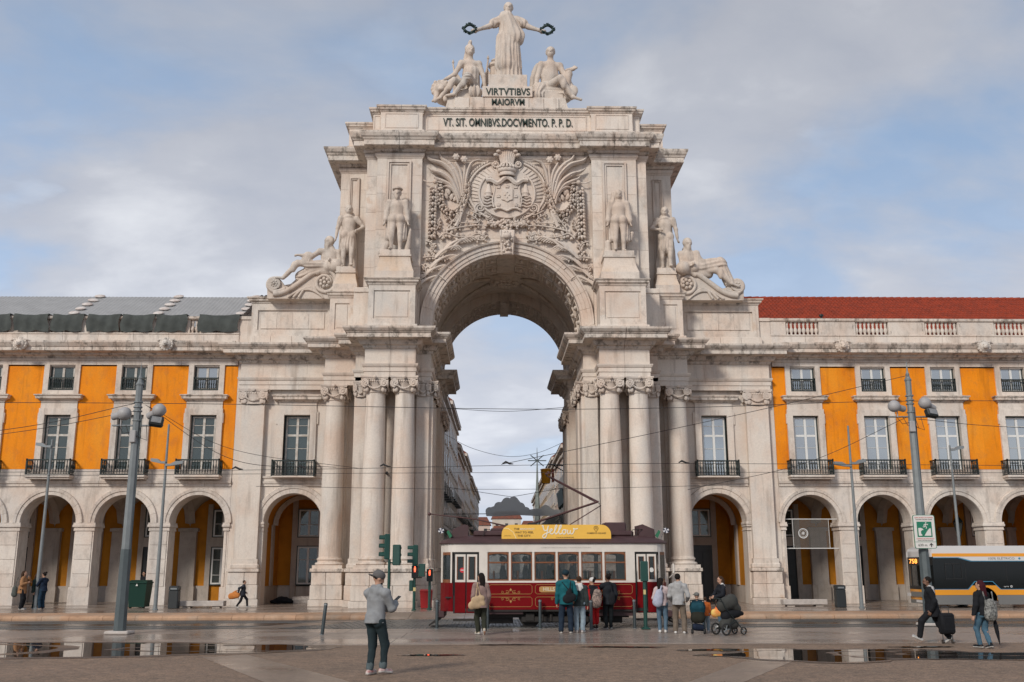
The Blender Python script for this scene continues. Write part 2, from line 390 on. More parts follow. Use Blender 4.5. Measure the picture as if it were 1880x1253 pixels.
struct('terrain', MB().add([(-3000,37.6,0.02),(3000,37.6,0.02),(3000,3500,0.02),(-3000,3500,0.02)], [(0,1,2,3)]), M_ROAD)
# smooth stone band along the road: big slabs, each a stone of its own
band = tag(thing('path', None, None), None, None, None, 'structure')
random.seed(3)
rows = [(25.3, 27.6), (27.6, 29.6), (29.6, 31.55)]
for j, (ya, yb) in enumerate(rows):
    x = -19.0-j*0.9
    while x < 19:
        w_ = random.choice((1.9, 2.4, 2.9)); dz = random.uniform(-.0015, .0015)
        MB().box(x+.006, x+w_-.006, ya+.006, yb-.006, -0.10, 0.004+dz, b=0.004).build('paving_slab', M_SLAB, band); x += w_
b_ = MB()
for x0, x1 in ((-1500, -19.0), (19.0+2, 1500)): b_.add([(x0,25.3,0),(x1,25.3,0),(x1,31.55,0),(x0,31.55,0)], [(0,1,2,3)])
b_.add([(-21,25.3,-.012),(23,25.3,-.012),(23,31.55,-.012),(-21,31.55,-.012)], [(0,1,2,3)]); b_.build('slab_bed', M_SLAB, band)
# road
road = MB().add([(-1500,31.55,-.004),(1500,31.55,-.004),(1500,37.62,-.004),(-1500,37.62,-.004)], [(0,1,2,3)])
road_o = struct('road', road, M_ROAD)
# paler stone slabs crossing the road and the cobbled strips round the rails
for px in (-7.4,):
    MB().add([(px-1.2,32.0,0),(px+.1,31.9,0),(px+2.4,36.8,0),(px+1.1,36.8,0)], [(0,1,2,3)]).build('crossing_strip', M_STRIP, road_o)
cob = MB().box(-.09, .09, -.055, .055, -.02, .012, b=.012).mesh('cobble', M_COBB)
random.seed(5); nc = 0
for j in range(24):
    yy = 32.0+j*.2
    for i in range(12):
        xx = -6.35+j*.055+i*.215+(.1 if j % 2 else 0)
        if nc < 288: link('cobblestone', cob, road_o, (xx, yy, random.uniform(-.004, .004)), (0, 0, random.uniform(-.08, .08)), (1, 1.5, 1)); nc += 1
rest = MB()
for j in range(26):
    yy = 31.75+j*.215
    for i in range(62):
        xx = -3.7+i*.225+(.1 if j % 2 else 0)+random.uniform(-.01, .01); q = .1; d = .09
        if xx > 7.5-(j % 3)*.15: continue
        z = .004+random.uniform(0, .008); rest.add([(xx-q,yy-d,-.02),(xx+q,yy-d,-.02),(xx+q,yy+d,-.02),(xx-q,yy+d,-.02),(xx-q*.8,yy-d*.8,z),(xx+q*.8,yy-d*.8,z),(xx+q*.8,yy+d*.8,z),(xx-q*.8,yy+d*.8,z)], [(4,5,6,7),(0,1,5,4),(1,2,6,5),(2,3,7,6),(3,0,4,7)])
tag(rest.build('cobblestones', M_COBB, road_o), None, None, None, 'stuff')
for yr in (32.25, 33.15, 35.3, 36.2):
    for dy, w_ in ((0, .045), (.075, .012)):
        MB().box(-60, 60, yr+dy-w_/2, yr+dy+w_/2, -.03, .014).build('tram_rail', M_RAIL, road_o)
# pavement in front of the arcades, kerb stones
pv = MB().add([(-200,39.38,PAVE),(200,39.38,PAVE),(200,58,PAVE),(-200,58,PAVE)], [(0,1,2,3)])
pave_o = struct('pavement', pv, M_PAVE)
kp = [(37.25, -.1), (37.25, .06), (37.28, .105), (37.36, .14), (37.5, .156), (39.4, .156), (39.4, -.1)]
random.seed(11); x = -30.0
while x < 30:
    w_ = random.uniform(.95, 1.25)
    if not -5.1 < x < 5.6:
        MB().prism(kp, 'x', x+.006, x+w_-.006).build('kerb_stone', M_KERB, pave_o)
    else:
        lo = [(y, min(z, .03) if y < 37.45 else z) for y, z in [(37.25,-.1),(37.25,.02),(37.5,.03),(39.3,.145),(39.4,.15),(39.4,-.1)]]
        MB().prism(lo, 'x', x+.006, x+w_-.006).build('kerb_stone', M_STRIP, pave_o)
    x += w_
# pavement slabs near the kerb
for j, (ya, yb) in enumerate(((39.42, 40.9), (40.9, 42.5), (42.5, 44.3), (44.3, 46.4))):
    x = -26-j*.7
    while x < 26:
        w_ = random.choice((1.6, 2.1, 2.6))
        MB().box(x+.006, x+w_-.006, ya+.006, yb-.006, .1, PAVE+.004+random.uniform(-.0012, .0012)).build('pavement_slab', M_PAVE, pave_o); x += w_
# pale stone bands let into the plaza asphalt
for pts in ([(-6.75,21.9),(-6.0,22.6),(-3.2,17.6),(-2.55,16.0),(-3.6,15.6)], [(4.6,21.2),(5.6,21.2),(3.2,16.6),(2.1,16.2)]):
    MB().add([(x, y, .004) for x, y in pts], [tuple(range(len(pts)))]).build('stone_band', M_STRIP, plaza)
for pts in ([(-1500,25.0),(1500,25.0),(1500,25.12),(-1500,25.12)],):
    MB().add([(x, y, .003) for x, y in pts], [tuple(range(len(pts)))]).build('joint_line', M_STRIP, plaza)
# puddles: thin sheets of still water with ragged edges
M_DAMP = wet('damp_asphalt', (0.10, 0.072, 0.055), (0.075, 0.055, 0.043), 0.6, 0.22, 0.45, 0.5, 22, 0.6, (0.5, 1.35))
M_WATER = mat('puddle_water', (0.028, 0.022, 0.017), 0.015, spec=0.9)
PUD = [0]
def puddle(name, cx_, cy_, rx, ry, seed, k=0.35, ang=0.0):
    PUD[0] += 1; z = .0055+.0011*PUD[0]
    rnd = random.Random(seed); ph = [rnd.uniform(0, 6.28) for _ in range(9)]; n = 96; pts = []
    for i in range(n):
        a = 2*PI*i/n; r_ = 1+k*sum(math.sin((q+2)*a+ph[q])/(q+1.6) for q in range(9))*.42
        x, y = rx*math.cos(a)*r_, ry*math.sin(a)*r_; pts.append((cx_+x*math.cos(ang)-y*math.sin(ang), cy_+x*math.sin(ang)+y*math.cos(ang), z))
    wm = [(cx_+(x-cx_)*1.10+.10*math.sin(i*.9+seed), cy_+(y-cy_)*1.16+.05*math.sin(i*1.7+seed), z-.0005) for i, (x, y, _) in enumerate(pts)]
    tag(MB().add(wm, [tuple(range(n))]).build('damp_patch', M_DAMP), None, None, None, 'structure')
    o = MB().add(pts, [tuple(range(n))]).build(name, M_WATER); return tag(o, None, None, None, 'structure')
puddle('puddle', -11.6, 24.1, 6.0, 2.2, 4, .22); puddle('puddle', -16.5, 24.2, 5.5, 2.3, 9, .2); puddle('puddle', -6.9, 24.3, 2.0, .95, 21, .5)
puddle('puddle', 6.9, 22.0, 2.7, 1.35, 31, .45); puddle('puddle', 8.6, 21.8, 1.8, 1.0, 12, .5); puddle('puddle', 4.9, 23.3, 1.0, .35, 8, .7)
puddle('puddle', 10.4, 22.0, 2.4, .38, 15, .9, -.12); puddle('puddle', 12.3, 21.0, 1.6, .26, 19, .9, -.1); puddle('puddle', -2.0, 22.2, .5, .14, 41, .8)
puddle('puddle', 2.3, 24.2, .75, .12, 44, .8, -.1); puddle('puddle', 13.3, 22.6, .9, .2, 45, .9); puddle('puddle', 3.2, 15.6, .3, .1, 46, .6)
puddle('puddle', -.2, 25.0, .6, .1, 47, .9); puddle('puddle', 9.3, 23.9, .6, .12, 48, .9, .1)
# ------------------------------------------------------------------ the triumphal arch
ARCH = thing('triumphal_arch', 'tall pale limestone triumphal arch with paired columns, carved coat of arms and inscription', 'arch', (0, 0, 0))
def mir(path): return [(-x, y) for x, y in path][::-1]
# ---- lower walls
for s in (1, -1):
    q = MB()
    arch_panel(q, 8.3, 11.55, PAVE, 5.56, 10.0, 1.35, 3.86, 47.5, 48.4)
    q.box(11.55, 12.95, 47.5, 52, PAVE, 12.2)
    q.box(8.3, 9.4, 47.5, 48.4, 5.56, 12.2); q.box(10.62, 11.55, 47.5, 48.4, 5.56, 12.2); q.box(9.4, 10.62, 47.5, 48.4, 8.92, 12.2); q.box(9.4, 10.62, 47.5, 48.4, 5.56, 5.95)
    q.box(7.0, 8.3, 47.3, 52, PAVE, 12.2)
    q.box(4.2, 7.0, 45.9, 48.6, PAVE, 12.2)            # front pier core
    q.box(3.52, 4.2, 45.05, 48.6, PAVE, 12.2); q.box(6.45, 7.0, 45.25, 45.9, PAVE, 12.2)
    q.box(4.35, 7.0, 48.6, 53.9, PAVE, 12.9); q.box(3.52, 7.0, 53.9, 57.5, PAVE, 12.2)
    q.box(7.0, 12.95, 52, 57.5, PAVE, 12.2)
    if s < 0: q.xform(Matrix.Scale(-1, 4, (1, 0, 0)))
    q.build('wall', M_ST, ARCH)
# ---- upper mass with the great arch
ZC, RI = 12.88, 3.49
u = MB()
arch_panel(u, -4.1, 4.1, 12.2, 21.5, 0, RI+.02, ZC, 45.5, 48.5, 40, 0, 1)
arch_panel(u, -4.1, 4.1, 12.2, 21.5, 0, RI+.02, ZC, 54.0, 57.0, 40, 0, 1)
for s in (1, -1):
    pl = [(8.3,57), (8.3,47.15), (6.78,47.15), (6.78,45.38), (6.27,45.38), (6.27,45.2), (4.1,45.2), (4.1,57)]
    u.prism([(s*x, y) for x, y in pl], 'z', 12.2, 21.5)
# vault between the two arches: a wider barrel with crossing groins
n = 36
for i in range(n):
    a0, a1 = PI*i/n, PI*(i+1)/n; r_ = 3.98
    u.add([(r_*math.cos(a0),48.5,ZC+r_*math.sin(a0)),(r_*math.cos(a1),48.5,ZC+r_*math.sin(a1)),(r_*math.cos(a1),54,ZC+r_*math.sin(a1)),(r_*math.cos(a0),54,ZC+r_*math.sin(a0))], [(0,1,2,3)], 1)
u.build('upper_wall', [M_ST, M_VAULT], ARCH)
for s in (1, -1):
    for s2 in (1, -1):
        pts = []
        for i in range(17):
            t_ = i/16; x = s*3.9*(1-t_*.78); y = 51.25+s2*2.6*(1-t_*.82); pts.append((x, y, ZC+math.sqrt(max(0, 3.93**2-x*x))-.02))
        MB().tube(pts, .09, 6).build('vault_rib', M_VAULT, ARCH, 40)
ros = MB().lathe([(0,-.34),(.16,-.36),(.3,-.26),(.42,-.3),(.62,-.22),(.72,-.28),(.86,-.12),(1.1,-.1),(1.16,0)], (0, 51.25, 16.86), 32)
for k in range(10):
    a = 2*PI*k/10; ros.ball((.62*math.cos(a), 51.25+.62*math.sin(a), 16.6), (.16, .16, .1)); ros.ball((.32*math.cos(a+.3), 51.25+.32*math.sin(a+.3), 16.53), (.12, .12, .08))
ros.build('ceiling_rosette', M_VAULT, ARCH, 50)
# coffers on the soffits of both arches
for y0, y1 in ((45.75, 48.3), (54.2, 56.8)):
    for i in range(15):
        a0 = PI*(i+.12)/15; a1 = PI*(i+.88)/15
        if i == 7: continue
        for ya, yb in ((y0, y0+1.1), (y1-1.1, y1)):
            fr = []
            for k in range(4): a = a0+(a1-a0)*k/3; fr.append((RI*math.cos(a), RI*math.sin(a)))
            loop = [(x, ya, ZC+z) for x, z in fr]+[(x, yb, ZC+z) for x, z in fr[::-1]]; loop.append(loop[0])
            cm = (a0+a1)/2; mb = MB().tube(loop, .045, 5, cap=False)
            mb.ball(((RI-.01)*math.cos(cm), (ya+yb)/2, ZC+(RI-.01)*math.sin(cm)), (.11, .26, .11), 8, 5); mb.build('coffer', M_VAULT, ARCH, 60)
# archivolt
st = [(0, .0), (.02, .06), (.22, .08), (.24, .12), (.5, .14), (.52, .19), (.8, .21), (.84, .30), (.95, .34), (1, .22)]
voussoirs(0, ZC, RI, 4.1, 45.45, 46.0, 15, 'arch_stone', M_REL, ARCH, .012, st)
voussoirs(0, ZC, RI, 4.1, 57.0, 57.05, 15, 'arch_stone', M_ST, ARCH, .012)
for s in (1, -1):
    MB().box(min(s*RI, s*4.1), max(s*RI, s*4.1), 45.12, 45.6, 12.2, ZC-.01).build('arch_foot', M_REL, ARCH)
# ---- entablature: architrave, frieze, cornice over the columns
half = [(12.78,50), (12.78,47.25), (8.55,47.25), (8.55,46.0), (7.02,46.0), (7.02,45.25), (6.42,45.25), (6.42,43.82), (4.12,43.82), (4.12,45.0), (3.5,45.0), (3.5,48.62), (4.34,48.62), (4.34,53.88), (3.5,53.88), (3.5,57.52), (8,57.52)]
ARC_P = [(0,10.13), (0,10.36), (.035,10.37), (.035,10.56), (.07,10.575), (.11,10.66), (.12,10.72), (-.1,10.72)]
COR_P = [(-.1,11.40), (.03,11.41), (.07,11.47), (.09,11.54), (.2,11.57), (.26,11.68), (.30,11.76), (.68,11.785), (.70,11.80), (.70,11.985), (.745,11.995), (.76,12.03), (.82,12.07), (.90,12.17), (.91,12.255), (-.1,12.31)]
FRI = []
for pth in (half, mir(half)):
    back = [(8, 57.4)] if pth is half else [(-8, 57.4)]
    sweep(pth, ARC_P, 'architrave_stone', M_ST, ARCH, 1.3)
    sweep(pth, COR_P, 'cornice_stone', M_STC, ARCH, 0.95, .016)
    sweep(pth, [(-.3,10.70),(-.012,10.70),(-.012,11.42),(-.3,11.42)], 'frieze_stone', M_ST, ARCH, 1.15, .01)
    # slabs that close the entablature above and below the projecting blocks
    sx = 1 if pth is half else -1
    for x0, x1, y0, y1 in ((4.16,6.38,43.86,46), (7.0,8.5,46.04,47.4), (3.52,4.3,45.02,48.6), (6.4,7.0,45.3,46)):
        MB().box(min(sx*x0,sx*x1), max(sx*x0,sx*x1), y0, y1, 10.16, 12.28).build('entablature_core', M_ST, ARCH)
# ---- columns and pilasters
def capital():
    c = MB(); hw, H_ = .60, .74
    c.lathe([(.40,0),(.455,.0),(.47,.03),(.45,.06),(.42,.07),(.42,.30),(.46,.42),(.52,.52),(.50,.58)], seg=24)
    pts = []
    for k in range(4):
        for t_ in range(5):
            f = -1+2*t_/4; x = f*hw*.98; y = -hw*.80-abs(f)**2.4*hw*.2; a = k*PI/2; pts.append((x*math.cos(a)-y*math.sin(a), x*math.sin(a)+y*math.cos(a)))
    c.prism(pts, 'z', .60, .66); c.prism([(x*1.06, y*1.06) for x, y in pts], 'z', .663, .74)
    for k in range(4):
        q = MB()
        for s in (1, -1):
            sp = []
            for i in range(22):
                t_ = i/21; a = s*(PI*.5+t_*4.6*PI*.85); r_ = .19*(1-t_*.86); sp.append((s*.42+r_*math.cos(a)*1, -.565-.05*t_, .42+r_*math.sin(a)))
            q.tube(sp, [.042*(1-.4*i/21) for i in range(22)], 5)
            q.lathe([(.0,.0),(.17,-.01),(.17,-.09)], (s*.42, -.60, .42), 12, ax='y')
        for i in range(11):
            t_ = -1+2*i/10; q.ball((t_*.34, -.53-.05*(1-t_*t_), .17+.20*t_*t_), .062-.018*abs(t_), 6, 4)
        q.ball((0, -.62, .68), (.09, .06, .08), 8, 5)
        for i in range(7): q.ball((-.3+.1*i, -.50-.0, .53), (.04, .05, .06), 6, 4)
        q.ball((.36,-.45,.14), (.10,.08,.13), 7, 5); q.ball((-.36,-.45,.14), (.10,.08,.13), 7, 5)
        q.xform(Matrix.Rotation(k*PI/2, 4, 'Z')); c.add(q.v, q.f)
    return c.mesh('capital', M_REL, 50)
CAP = capital()
def fluted_base(r):
    return MB().lathe([(r*1.0,.42),(r*1.04,.40),(r*1.04,.37),(r*1.14,.35),(r*1.16,.30),(r*1.10,.26),(r*1.06,.22),(r*1.10,.18),(r*1.26,.16),(r*1.32,.10),(r*1.26,.05),(r*1.22,.04)], seg=32).box(-r*1.34, r*1.34, -r*1.34, r*1.34, -.10, .05)
SH = MB().lathe([(.5-.075*max(0, (i/14-.25)/.75)**1.6, 2.28+(9.45-2.28)*i/14) for i in range(15)], seg=36).mesh('shaft', M_ST, 60)
BASE = fluted_base(.5).mesh('base', M_STR, 40)
PLB = None
for s in (1, -1):
    for x, y in ((4.61,44.32), (5.92,44.32), (8.06,46.5)):
        sh = link('column', SH, ARCH, (s*x, y, 0)); link('base', BASE, sh, (0, 0, 1.87)); link('capital', CAP, sh, (0, 0, 9.42))
    # pilasters with flat capitals: pier corners, wing end, passage
    def pil(x0, x1, y0, y1, cw=None, zt=9.45):
        a, b_ = sorted((s*x0, s*x1)); p = MB().box(a, b_, y0, y1, 2.2, zt, b=.01).build('pilaster', M_ST, ARCH)
        MB().box(a-.06, b_+.06, y0-.06, y1, 1.99, 2.2).box(a-.13, b_+.13, y0-.13, y1, 1.75, 1.99, b=.06).build('base', M_STR, p)
        link('capital', CAP, p, ((a+b_)/2, y0+.10, 9.42), None, ((b_-a)/.95, .45, 1))
    pil(6.47, 6.98, 45.18, 45.3); pil(3.56, 4.14, 44.95, 45.1); pil(11.54, 12.62, 47.24, 47.52); pil(7.55, 8.55, 47.1, 47.4); pil(4.3, 4.9, 45.75, 45.95); pil(5.65, 6.2, 45.75, 45.95)
    for y0, y1 in ((45.15, 46.3), (47.2, 48.4), (54.1, 55.2), (56.2, 57.3)):      # facing the passage
        a, b_ = sorted((s*3.40, s*3.56)); p = MB().box(a, b_, y0, y1, 2.2, 9.45).build('pilaster', M_ST, ARCH)
        MB().box(a-.05, b_+.05, y0-.1, y1+.1, 1.7, 2.2, b=.05).build('base', M_STR, p)
        link('capital', CAP, p, (s*3.50, (y0+y1)/2, 9.42), (0, 0, PI/2), ((y1-y0)/.95, .55, 1))
    # plinths under the columns, laid in courses of separate stones
    def plinth(x0, x1, y0, y1, n_):
        x0, x1 = sorted((s*x0, s*x1)); zs = [PAVE-.05, .42, 1.05, 1.62, 1.78]
        rn = random.Random(int(abs(x0)*100))
        for k in range(4):
            z0, z1 = zs[k], zs[k+1]; ex = (.10, .04, 0, .07)[k]; m_ = n_ if k in (1, 2) else max(1, n_-1)
            cuts = [x0-ex+(x1-x0+2*ex)*(j/m_+(rn.uniform(-.08, .08) if 0 < j < m_ else 0)) for j in range(m_+1)]
            for j in range(m_): MB().box(cuts[j]+.006, cuts[j+1]-.006, y0-ex, y1, z0+.005, z1-.005, b=.015).build('plinth_stone', M_STR if k != 3 else M_STC, ARCH)
    plinth(4.0, 6.65, 43.62, 45.2, 3); plinth(6.40, 7.12, 45.02, 46.0, 1); plinth(3.30, 4.05, 44.8, 48.6, 1); plinth(7.38, 8.74, 45.78, 47.6, 2); plinth(11.42, 12.78, 47.06, 47.6, 2)
    plinth(3.35, 4.4, 53.8, 57.6, 1)
    # ---- wing: arch ring, impost, belt, window, panel
    voussoirs(s*10.0, 3.86, 1.35, 1.80, 47.5, 47.7, 11, 'arch_stone', M_STW, ARCH, .01, [(0, .0), (.05, .05), (.5, .06), (.55, .10), (.9, .12), (1, .03)])
    for xa, xb in ((8.35, 8.68), (11.32, 11.58)):
        a, b_ = sorted((s*xa, s*xb)); MB().box(a, b_, 47.42, 48.42, 3.68, 3.76).box(a-.02, b_+.02, 47.38, 48.44, 3.76, 3.9, b=.03).box(a, b_, 47.44, 48.42, 3.5, 3.53).build('impost', M_STW, ARCH)
    bp = [(s*11.5, 47.49), (s*8.5, 47.49)]; bp = bp if s > 0 else bp[::-1]
    sweep(bp, [(-.1,5.55),(.05,5.56),(.05,5.66),(.10,5.68),(.12,5.78),(.06,5.80),(.06,5.9),(.12,5.93),(.14,6.02),(-.1,6.04)], 'belt_stone', M_STW, ARCH, 1.0)
# ---- pedestals above the entablature
def pedestal(x0, x1, y0, y1, z0, z1, s, ov=.2):
    a, b_ = sorted((s*x0, s*x1)); p = MB()
    p.box(a, b_, y0+.06, y1, z0, z1-.28)
    p.box(a-.12, b_+.12, y0-.10, y1, z0, z0+.28, b=.02)
    for q in ((a, a+.24), (b_-.24, b_)): p.box(q[0], q[1], y0, y0+.1, z0+.28, z1-.28)
    p.box(a+.24, b_-.24, y0, y0+.1, z0+.28, z0+.55); p.box(a+.24, b_-.24, y0, y0+.1, z1-.55, z1-.28)
    o = p.build('pedestal', M_STR, ARCH)
    MB().box(a+.32, b_-.32, y0+.03, y0+.12, z0+.62, z1-.62, b=.025).build('panel', M_ST, o)
    pr = [(-.1,z1-.30),(.03,z1-.29),(.06,z1-.22),(ov*.7,z1-.16),(ov*.75,z1-.08),(ov,z1-.05),(ov+.02,z1),(-.1,z1+.02)]
    pth = [(b_,y1),(b_,y0),(a,y0),(a,y1)]; sweep(pth, pr, 'pedestal_cap', M_STC, o)
    MB().box(a-.02, b_+.02, y0+.03, y1, z1-.31, z1-.002).build('pedestal_core', M_ST, o)
for s in (1, -1):
    pedestal(4.2, 6.33, 43.82, 45.3, 12.26, 14.68, s); pedestal(7.25, 8.42, 46.0, 47.3, 12.26, 14.64, s, .18)
    a, b_ = sorted((s*6.36, s*7.22)); MB().box(a, b_, 45.4, 47.2, 12.26, 14.45).box(a, b_, 45.33, 47.2, 14.45, 14.7, b=.03).build('pedestal', M_ST, ARCH)
    a, b_ = sorted((s*12.42, s*12.98)); MB().box(a, b_, 47.34, 52, 12.2, 13.72).box(a, b_, 47.28, 52, 13.6, 13.76).build('parapet_block', M_ST, ARCH)
    # wing panel block
    a, b_ = sorted((s*8.42, s*12.4)); p = MB().box(a, b_, 47.3, 52, 12.2, 14.4)
    p.box(a, b_, 47.22, 47.32, 12.75, 13.05); p.box(a, b_, 47.22, 47.32, 14.05, 14.38)
    for q in ((a, a+.3), (b_-.3, b_)): p.box(q[0], q[1], 47.22, 47.32, 13.05, 14.05)
    o = p.build('wing_parapet', M_STR, ARCH); w3 = (b_-a-.9)/4
    for k in range(4): MB().box(a+.45+w3*k+.005, a+.45+w3*(k+1)-.005, 47.26, 47.32, 13.14, 13.96).build('panel', M_STR, o)
    for k in range(4): MB().box(a-.02+(b_-a+.1)/4*k+.005, a-.02+(b_-a+.1)/4*(k+1)-.005, 47.1, 47.4, 12.26, 12.74, b=.01).build('parapet_stone', M_ST, o)
    pth = [(b_,52),(b_,47.22),(a,47.22),(a,52)]
    sweep(pth, [(-.1,14.38),(.03,14.39),(.06,14.46),(.14,14.5),(.16,14.58),(.22,14.62),(.23,14.68),(-.2,14.70)], 'parapet_cap', M_STC, o, 1.0, .012)
    MB().box(a, b_, 47.24, 52, 14.38, 14.69).build('parapet_core', M_ST, o)
    # ---- statue piers: sunk niches framed by mouldings
    for x0, x1, z0, z1, yf in ((4.62, 5.78, 16.3, 21.0, 45.2), (7.36, 7.86, 16.1, 20.9, 47.15)):
        a, b_ = sorted((s*x0, s*x1)); fr = MB(); fw_ = .10 if x1 < 6 else .065
        for k, pr_ in ((0, .11), (1, .06)):
            o1 = fw_*k
            for q in ((a+o1, a+o1+fw_*.9, z0, z1-o1), (b_-o1-fw_*.9, b_-o1, z0, z1-o1), (a+o1+fw_*.9, b_-o1-fw_*.9, z1-o1-fw_*.9, z1-o1)):
                fr.box(q[0], q[1], yf-pr_, yf+.02, q[2], q[3])
        fr.build('niche_frame', M_REL, ARCH)
    # ashlar courses on the statue piers
    zc = 14.75; k = 0; rn = random.Random(5)
    while zc < 21.3:
        h = .92; z1 = min(zc+h, 21.4)
        for x0, x1, yf in ((4.1, 4.60, 45.2), (5.80, 6.27, 45.2), (6.29, 6.78, 45.38), (6.80, 7.34, 47.15), (7.88, 8.3, 47.15), (4.62+.17, 5.78-.17, 45.2)):
            if x0 > 4.7 and x1 < 5.7 and zc > 20.0: continue
            a, b_ = sorted((s*x0, s*x1)); MB().box(a+.005, b_-.005, yf-.012, yf+.02, zc+.006, z1-.006).build('wall_stone', M_STR if rn.random() < .45 else M_ST, ARCH)
        zc += h; k += 1
# stones round the relief panel
zc = 17.2; k = 0
while zc < 21.2:
    cuts = [-4.06, -3.1, -1.9, -.7, .6, 1.8, 3.0, 4.06] if k % 2 else [-4.06, -2.6, -1.3, 0, 1.2, 2.5, 4.06]
    for j in range(len(cuts)-1):
        if zc > 16.9: MB().box(cuts[j]+.005, cuts[j+1]-.005, 45.488, 45.52, zc+.006, min(zc+.95, 21.4)-.006).build('wall_stone', M_STR if (j+k) % 3 == 0 else M_REL, ARCH)
    zc += .95; k += 1
# ---- top cornice and attic
hu = [(8.3,57), (8.3,47.15), (6.78,47.15), (6.78,45.38), (6.27,45.38), (6.27,45.2), (4.1,45.2), (4.1,45.48)]
full = hu+[(-x, y) for x, y in hu[::-1]]
sweep(full, [(-.2,21.12),(.02,21.13),(.05,21.2),(.10,21.26),(.12,21.38),(-.2,21.39)], 'architrave_stone', M_REL, ARCH, 1.2)
sweep(full, [(-.2,21.40),(.06,21.41),(.16,21.46),(.20,21.56),(.58,21.60),(.60,21.62),(.60,21.86),(.64,21.88),(.67,21.95),(.74,22.02),(.80,22.16),(.81,22.25),(-.2,22.34)], 'cornice_stone', M_STC, ARCH, .98, .016)
ha = [(8.02,57), (8.02,47.42), (6.6,47.42), (6.6,45.72), (6.2,45.72), (6.2,45.42), (4.15,45.42), (4.15,45.66)]
fa = ha+[(-x, y) for x, y in ha[::-1]]
MB().prism(fa, 'z', 21.0, 23.9).build('attic_wall', M_ST, ARCH)
MB().prism([(8.3,57), (8.3,47.18), (6.75,47.18), (6.75,45.4), (6.25,45.4), (6.25,45.22), (4.1,45.22), (4.1,45.5), (-4.1,45.5), (-4.1,45.22), (-6.25,45.22), (-6.25,45.4), (-6.75,45.4), (-6.75,47.18), (-8.3,47.18), (-8.3,57)], 'z', 21.1, 22.33).build('cornice_core', M_ST, ARCH)
sweep(fa, [(-.2,22.33),(.08,22.34),(.08,22.72),(.02,22.76),(-.2,22.76)], 'attic_base_stone', M_STR, ARCH, 1.25)
sweep(fa, [(-.2,23.68),(.03,23.69),(.06,23.75),(.13,23.79),(.15,23.86),(.2,23.90),(.21,23.98),(-.2,24.02)], 'attic_cap_stone', M_STC, ARCH, 1.15, .014)
MB().prism([(x*.99, y+.02) for x, y in fa], 'z', 23.6, 24.0).build('attic_core', M_ST, ARCH)
def frame(x0, x1, z0, z1, y, w_=.045, p=.025, name='panel_frame', m=M_REL):
    f = MB()
    for q in ((x0, x0+w_, z0, z1), (x1-w_, x1, z0, z1), (x0+w_, x1-w_, z0, z0+w_), (x0+w_, x1-w_, z1-w_, z1)): f.box(q[0], q[1], y-p, y+.02, q[2], q[3])
    f.build(name, m, ARCH)
frame(-3.95, 3.95, 22.84, 23.62, 45.66)
for s in (1, -1):
    frame(*sorted((s*4.35, s*6.0)), 22.84, 23.62, 45.42); frame(*sorted((s*6.24, s*6.57)), 22.84, 23.62, 45.72)
M_LET = mat('bronze_letters', (0.030, 0.050, 0.040), 0.55, 0.3, var=0.4, vs=8)
text('inscription', 'VT. SIT. OMNIBVS.DOCVMENTO. P. P. D.', .60, M_LET, (.06, 45.62, 23.24), ARCH, .015, 6.4, bold=.006)
# ---- stepped base of the crowning group
bs = MB(); o = thing('base', None, None) if False else None
b1 = MB().prism([(-3.05,24.0),(3.05,24.0),(2.9,24.62),(-2.9,24.62)], 'y', 45.62, 49)
b1o = b1.build('crowning_base', M_STR, ARCH)
for k in range(7): MB().box(-2.6+k*.74+.006, -2.6+(k+1)*.74-.006, 45.55, 45.7, 24.02, 24.55, b=.012).build('base_stone', M_STR if k % 2 else M_ST, b1o)
MB().box(-1.22, 1.28, 45.54, 49, 24.6, 25.18, b=.02).build('crowning_base', M_ST, ARCH)
MB().box(-.92, 1.02, 45.62, 48, 25.18, 25.86, b=.02).build('crowning_base', M_STR, ARCH)
text('inscription', 'VIRTVTIBVS', .52, M_LET, (.06, 45.52, 24.85), ARCH, .015, 2.2, bold=.006)
text('inscription', 'MAIORVM', .48, M_LET, (.06, 45.52, 24.30), ARCH, .015, 1.62, bold=.006)
# ------------------------------------------------------------------ carved coat of arms and foliage above the arch
YR = 45.42
def RX(cx_): return (cx_-833)*.00486
def RZ(cy_): return 22.42-cy_*.005113
def spline(pts, n=8):
    """Catmull-Rom through the points (any dimension)"""
    P = [np.array(p, float) for p in pts]; P = [2*P[0]-P[1]]+P+[2*P[-1]-P[-2]]; out = []
    for i in range(1, len(P)-2):
        for k in range(n):
            t_ = k/n; out.append(.5*((2*P[i])+(-P[i-1]+P[i+1])*t_+(2*P[i-1]-5*P[i]+4*P[i+1]-P[i+2])*t_**2+(-P[i-1]+3*P[i]-3*P[i+1]+P[i+2])*t_**3))
    return out+[P[-2]]
def rel(name, mb, mirror=True, m=M_REL, sm=55):
    mb.build(name, m, ARCH, sm)
    if mirror: MB().add([(-x, y, z) for x, y, z in mb.v], [f[::-1] for f in mb.f]).build(name, m, ARCH, sm)
def stem(mb, pts, r0, r1, y=.0, flat=1.0, n=7, seg=6, mid=None):
    c = spline(pts, n); k = len(c)
    rs = [(r0+(r1-r0)*i/(k-1)) if mid is None else (r0*(1-i/(k-1))+r1*i/(k-1)+mid*4*(i/(k-1))*(1-i/(k-1))) for i in range(k)]
    mb.tube([(RX(a), YR-.06-y, RZ(b)) for a, b in c], [max(.004, r_) for r_ in rs], seg, flat=flat, nrm=(0, 1, 0)); return c
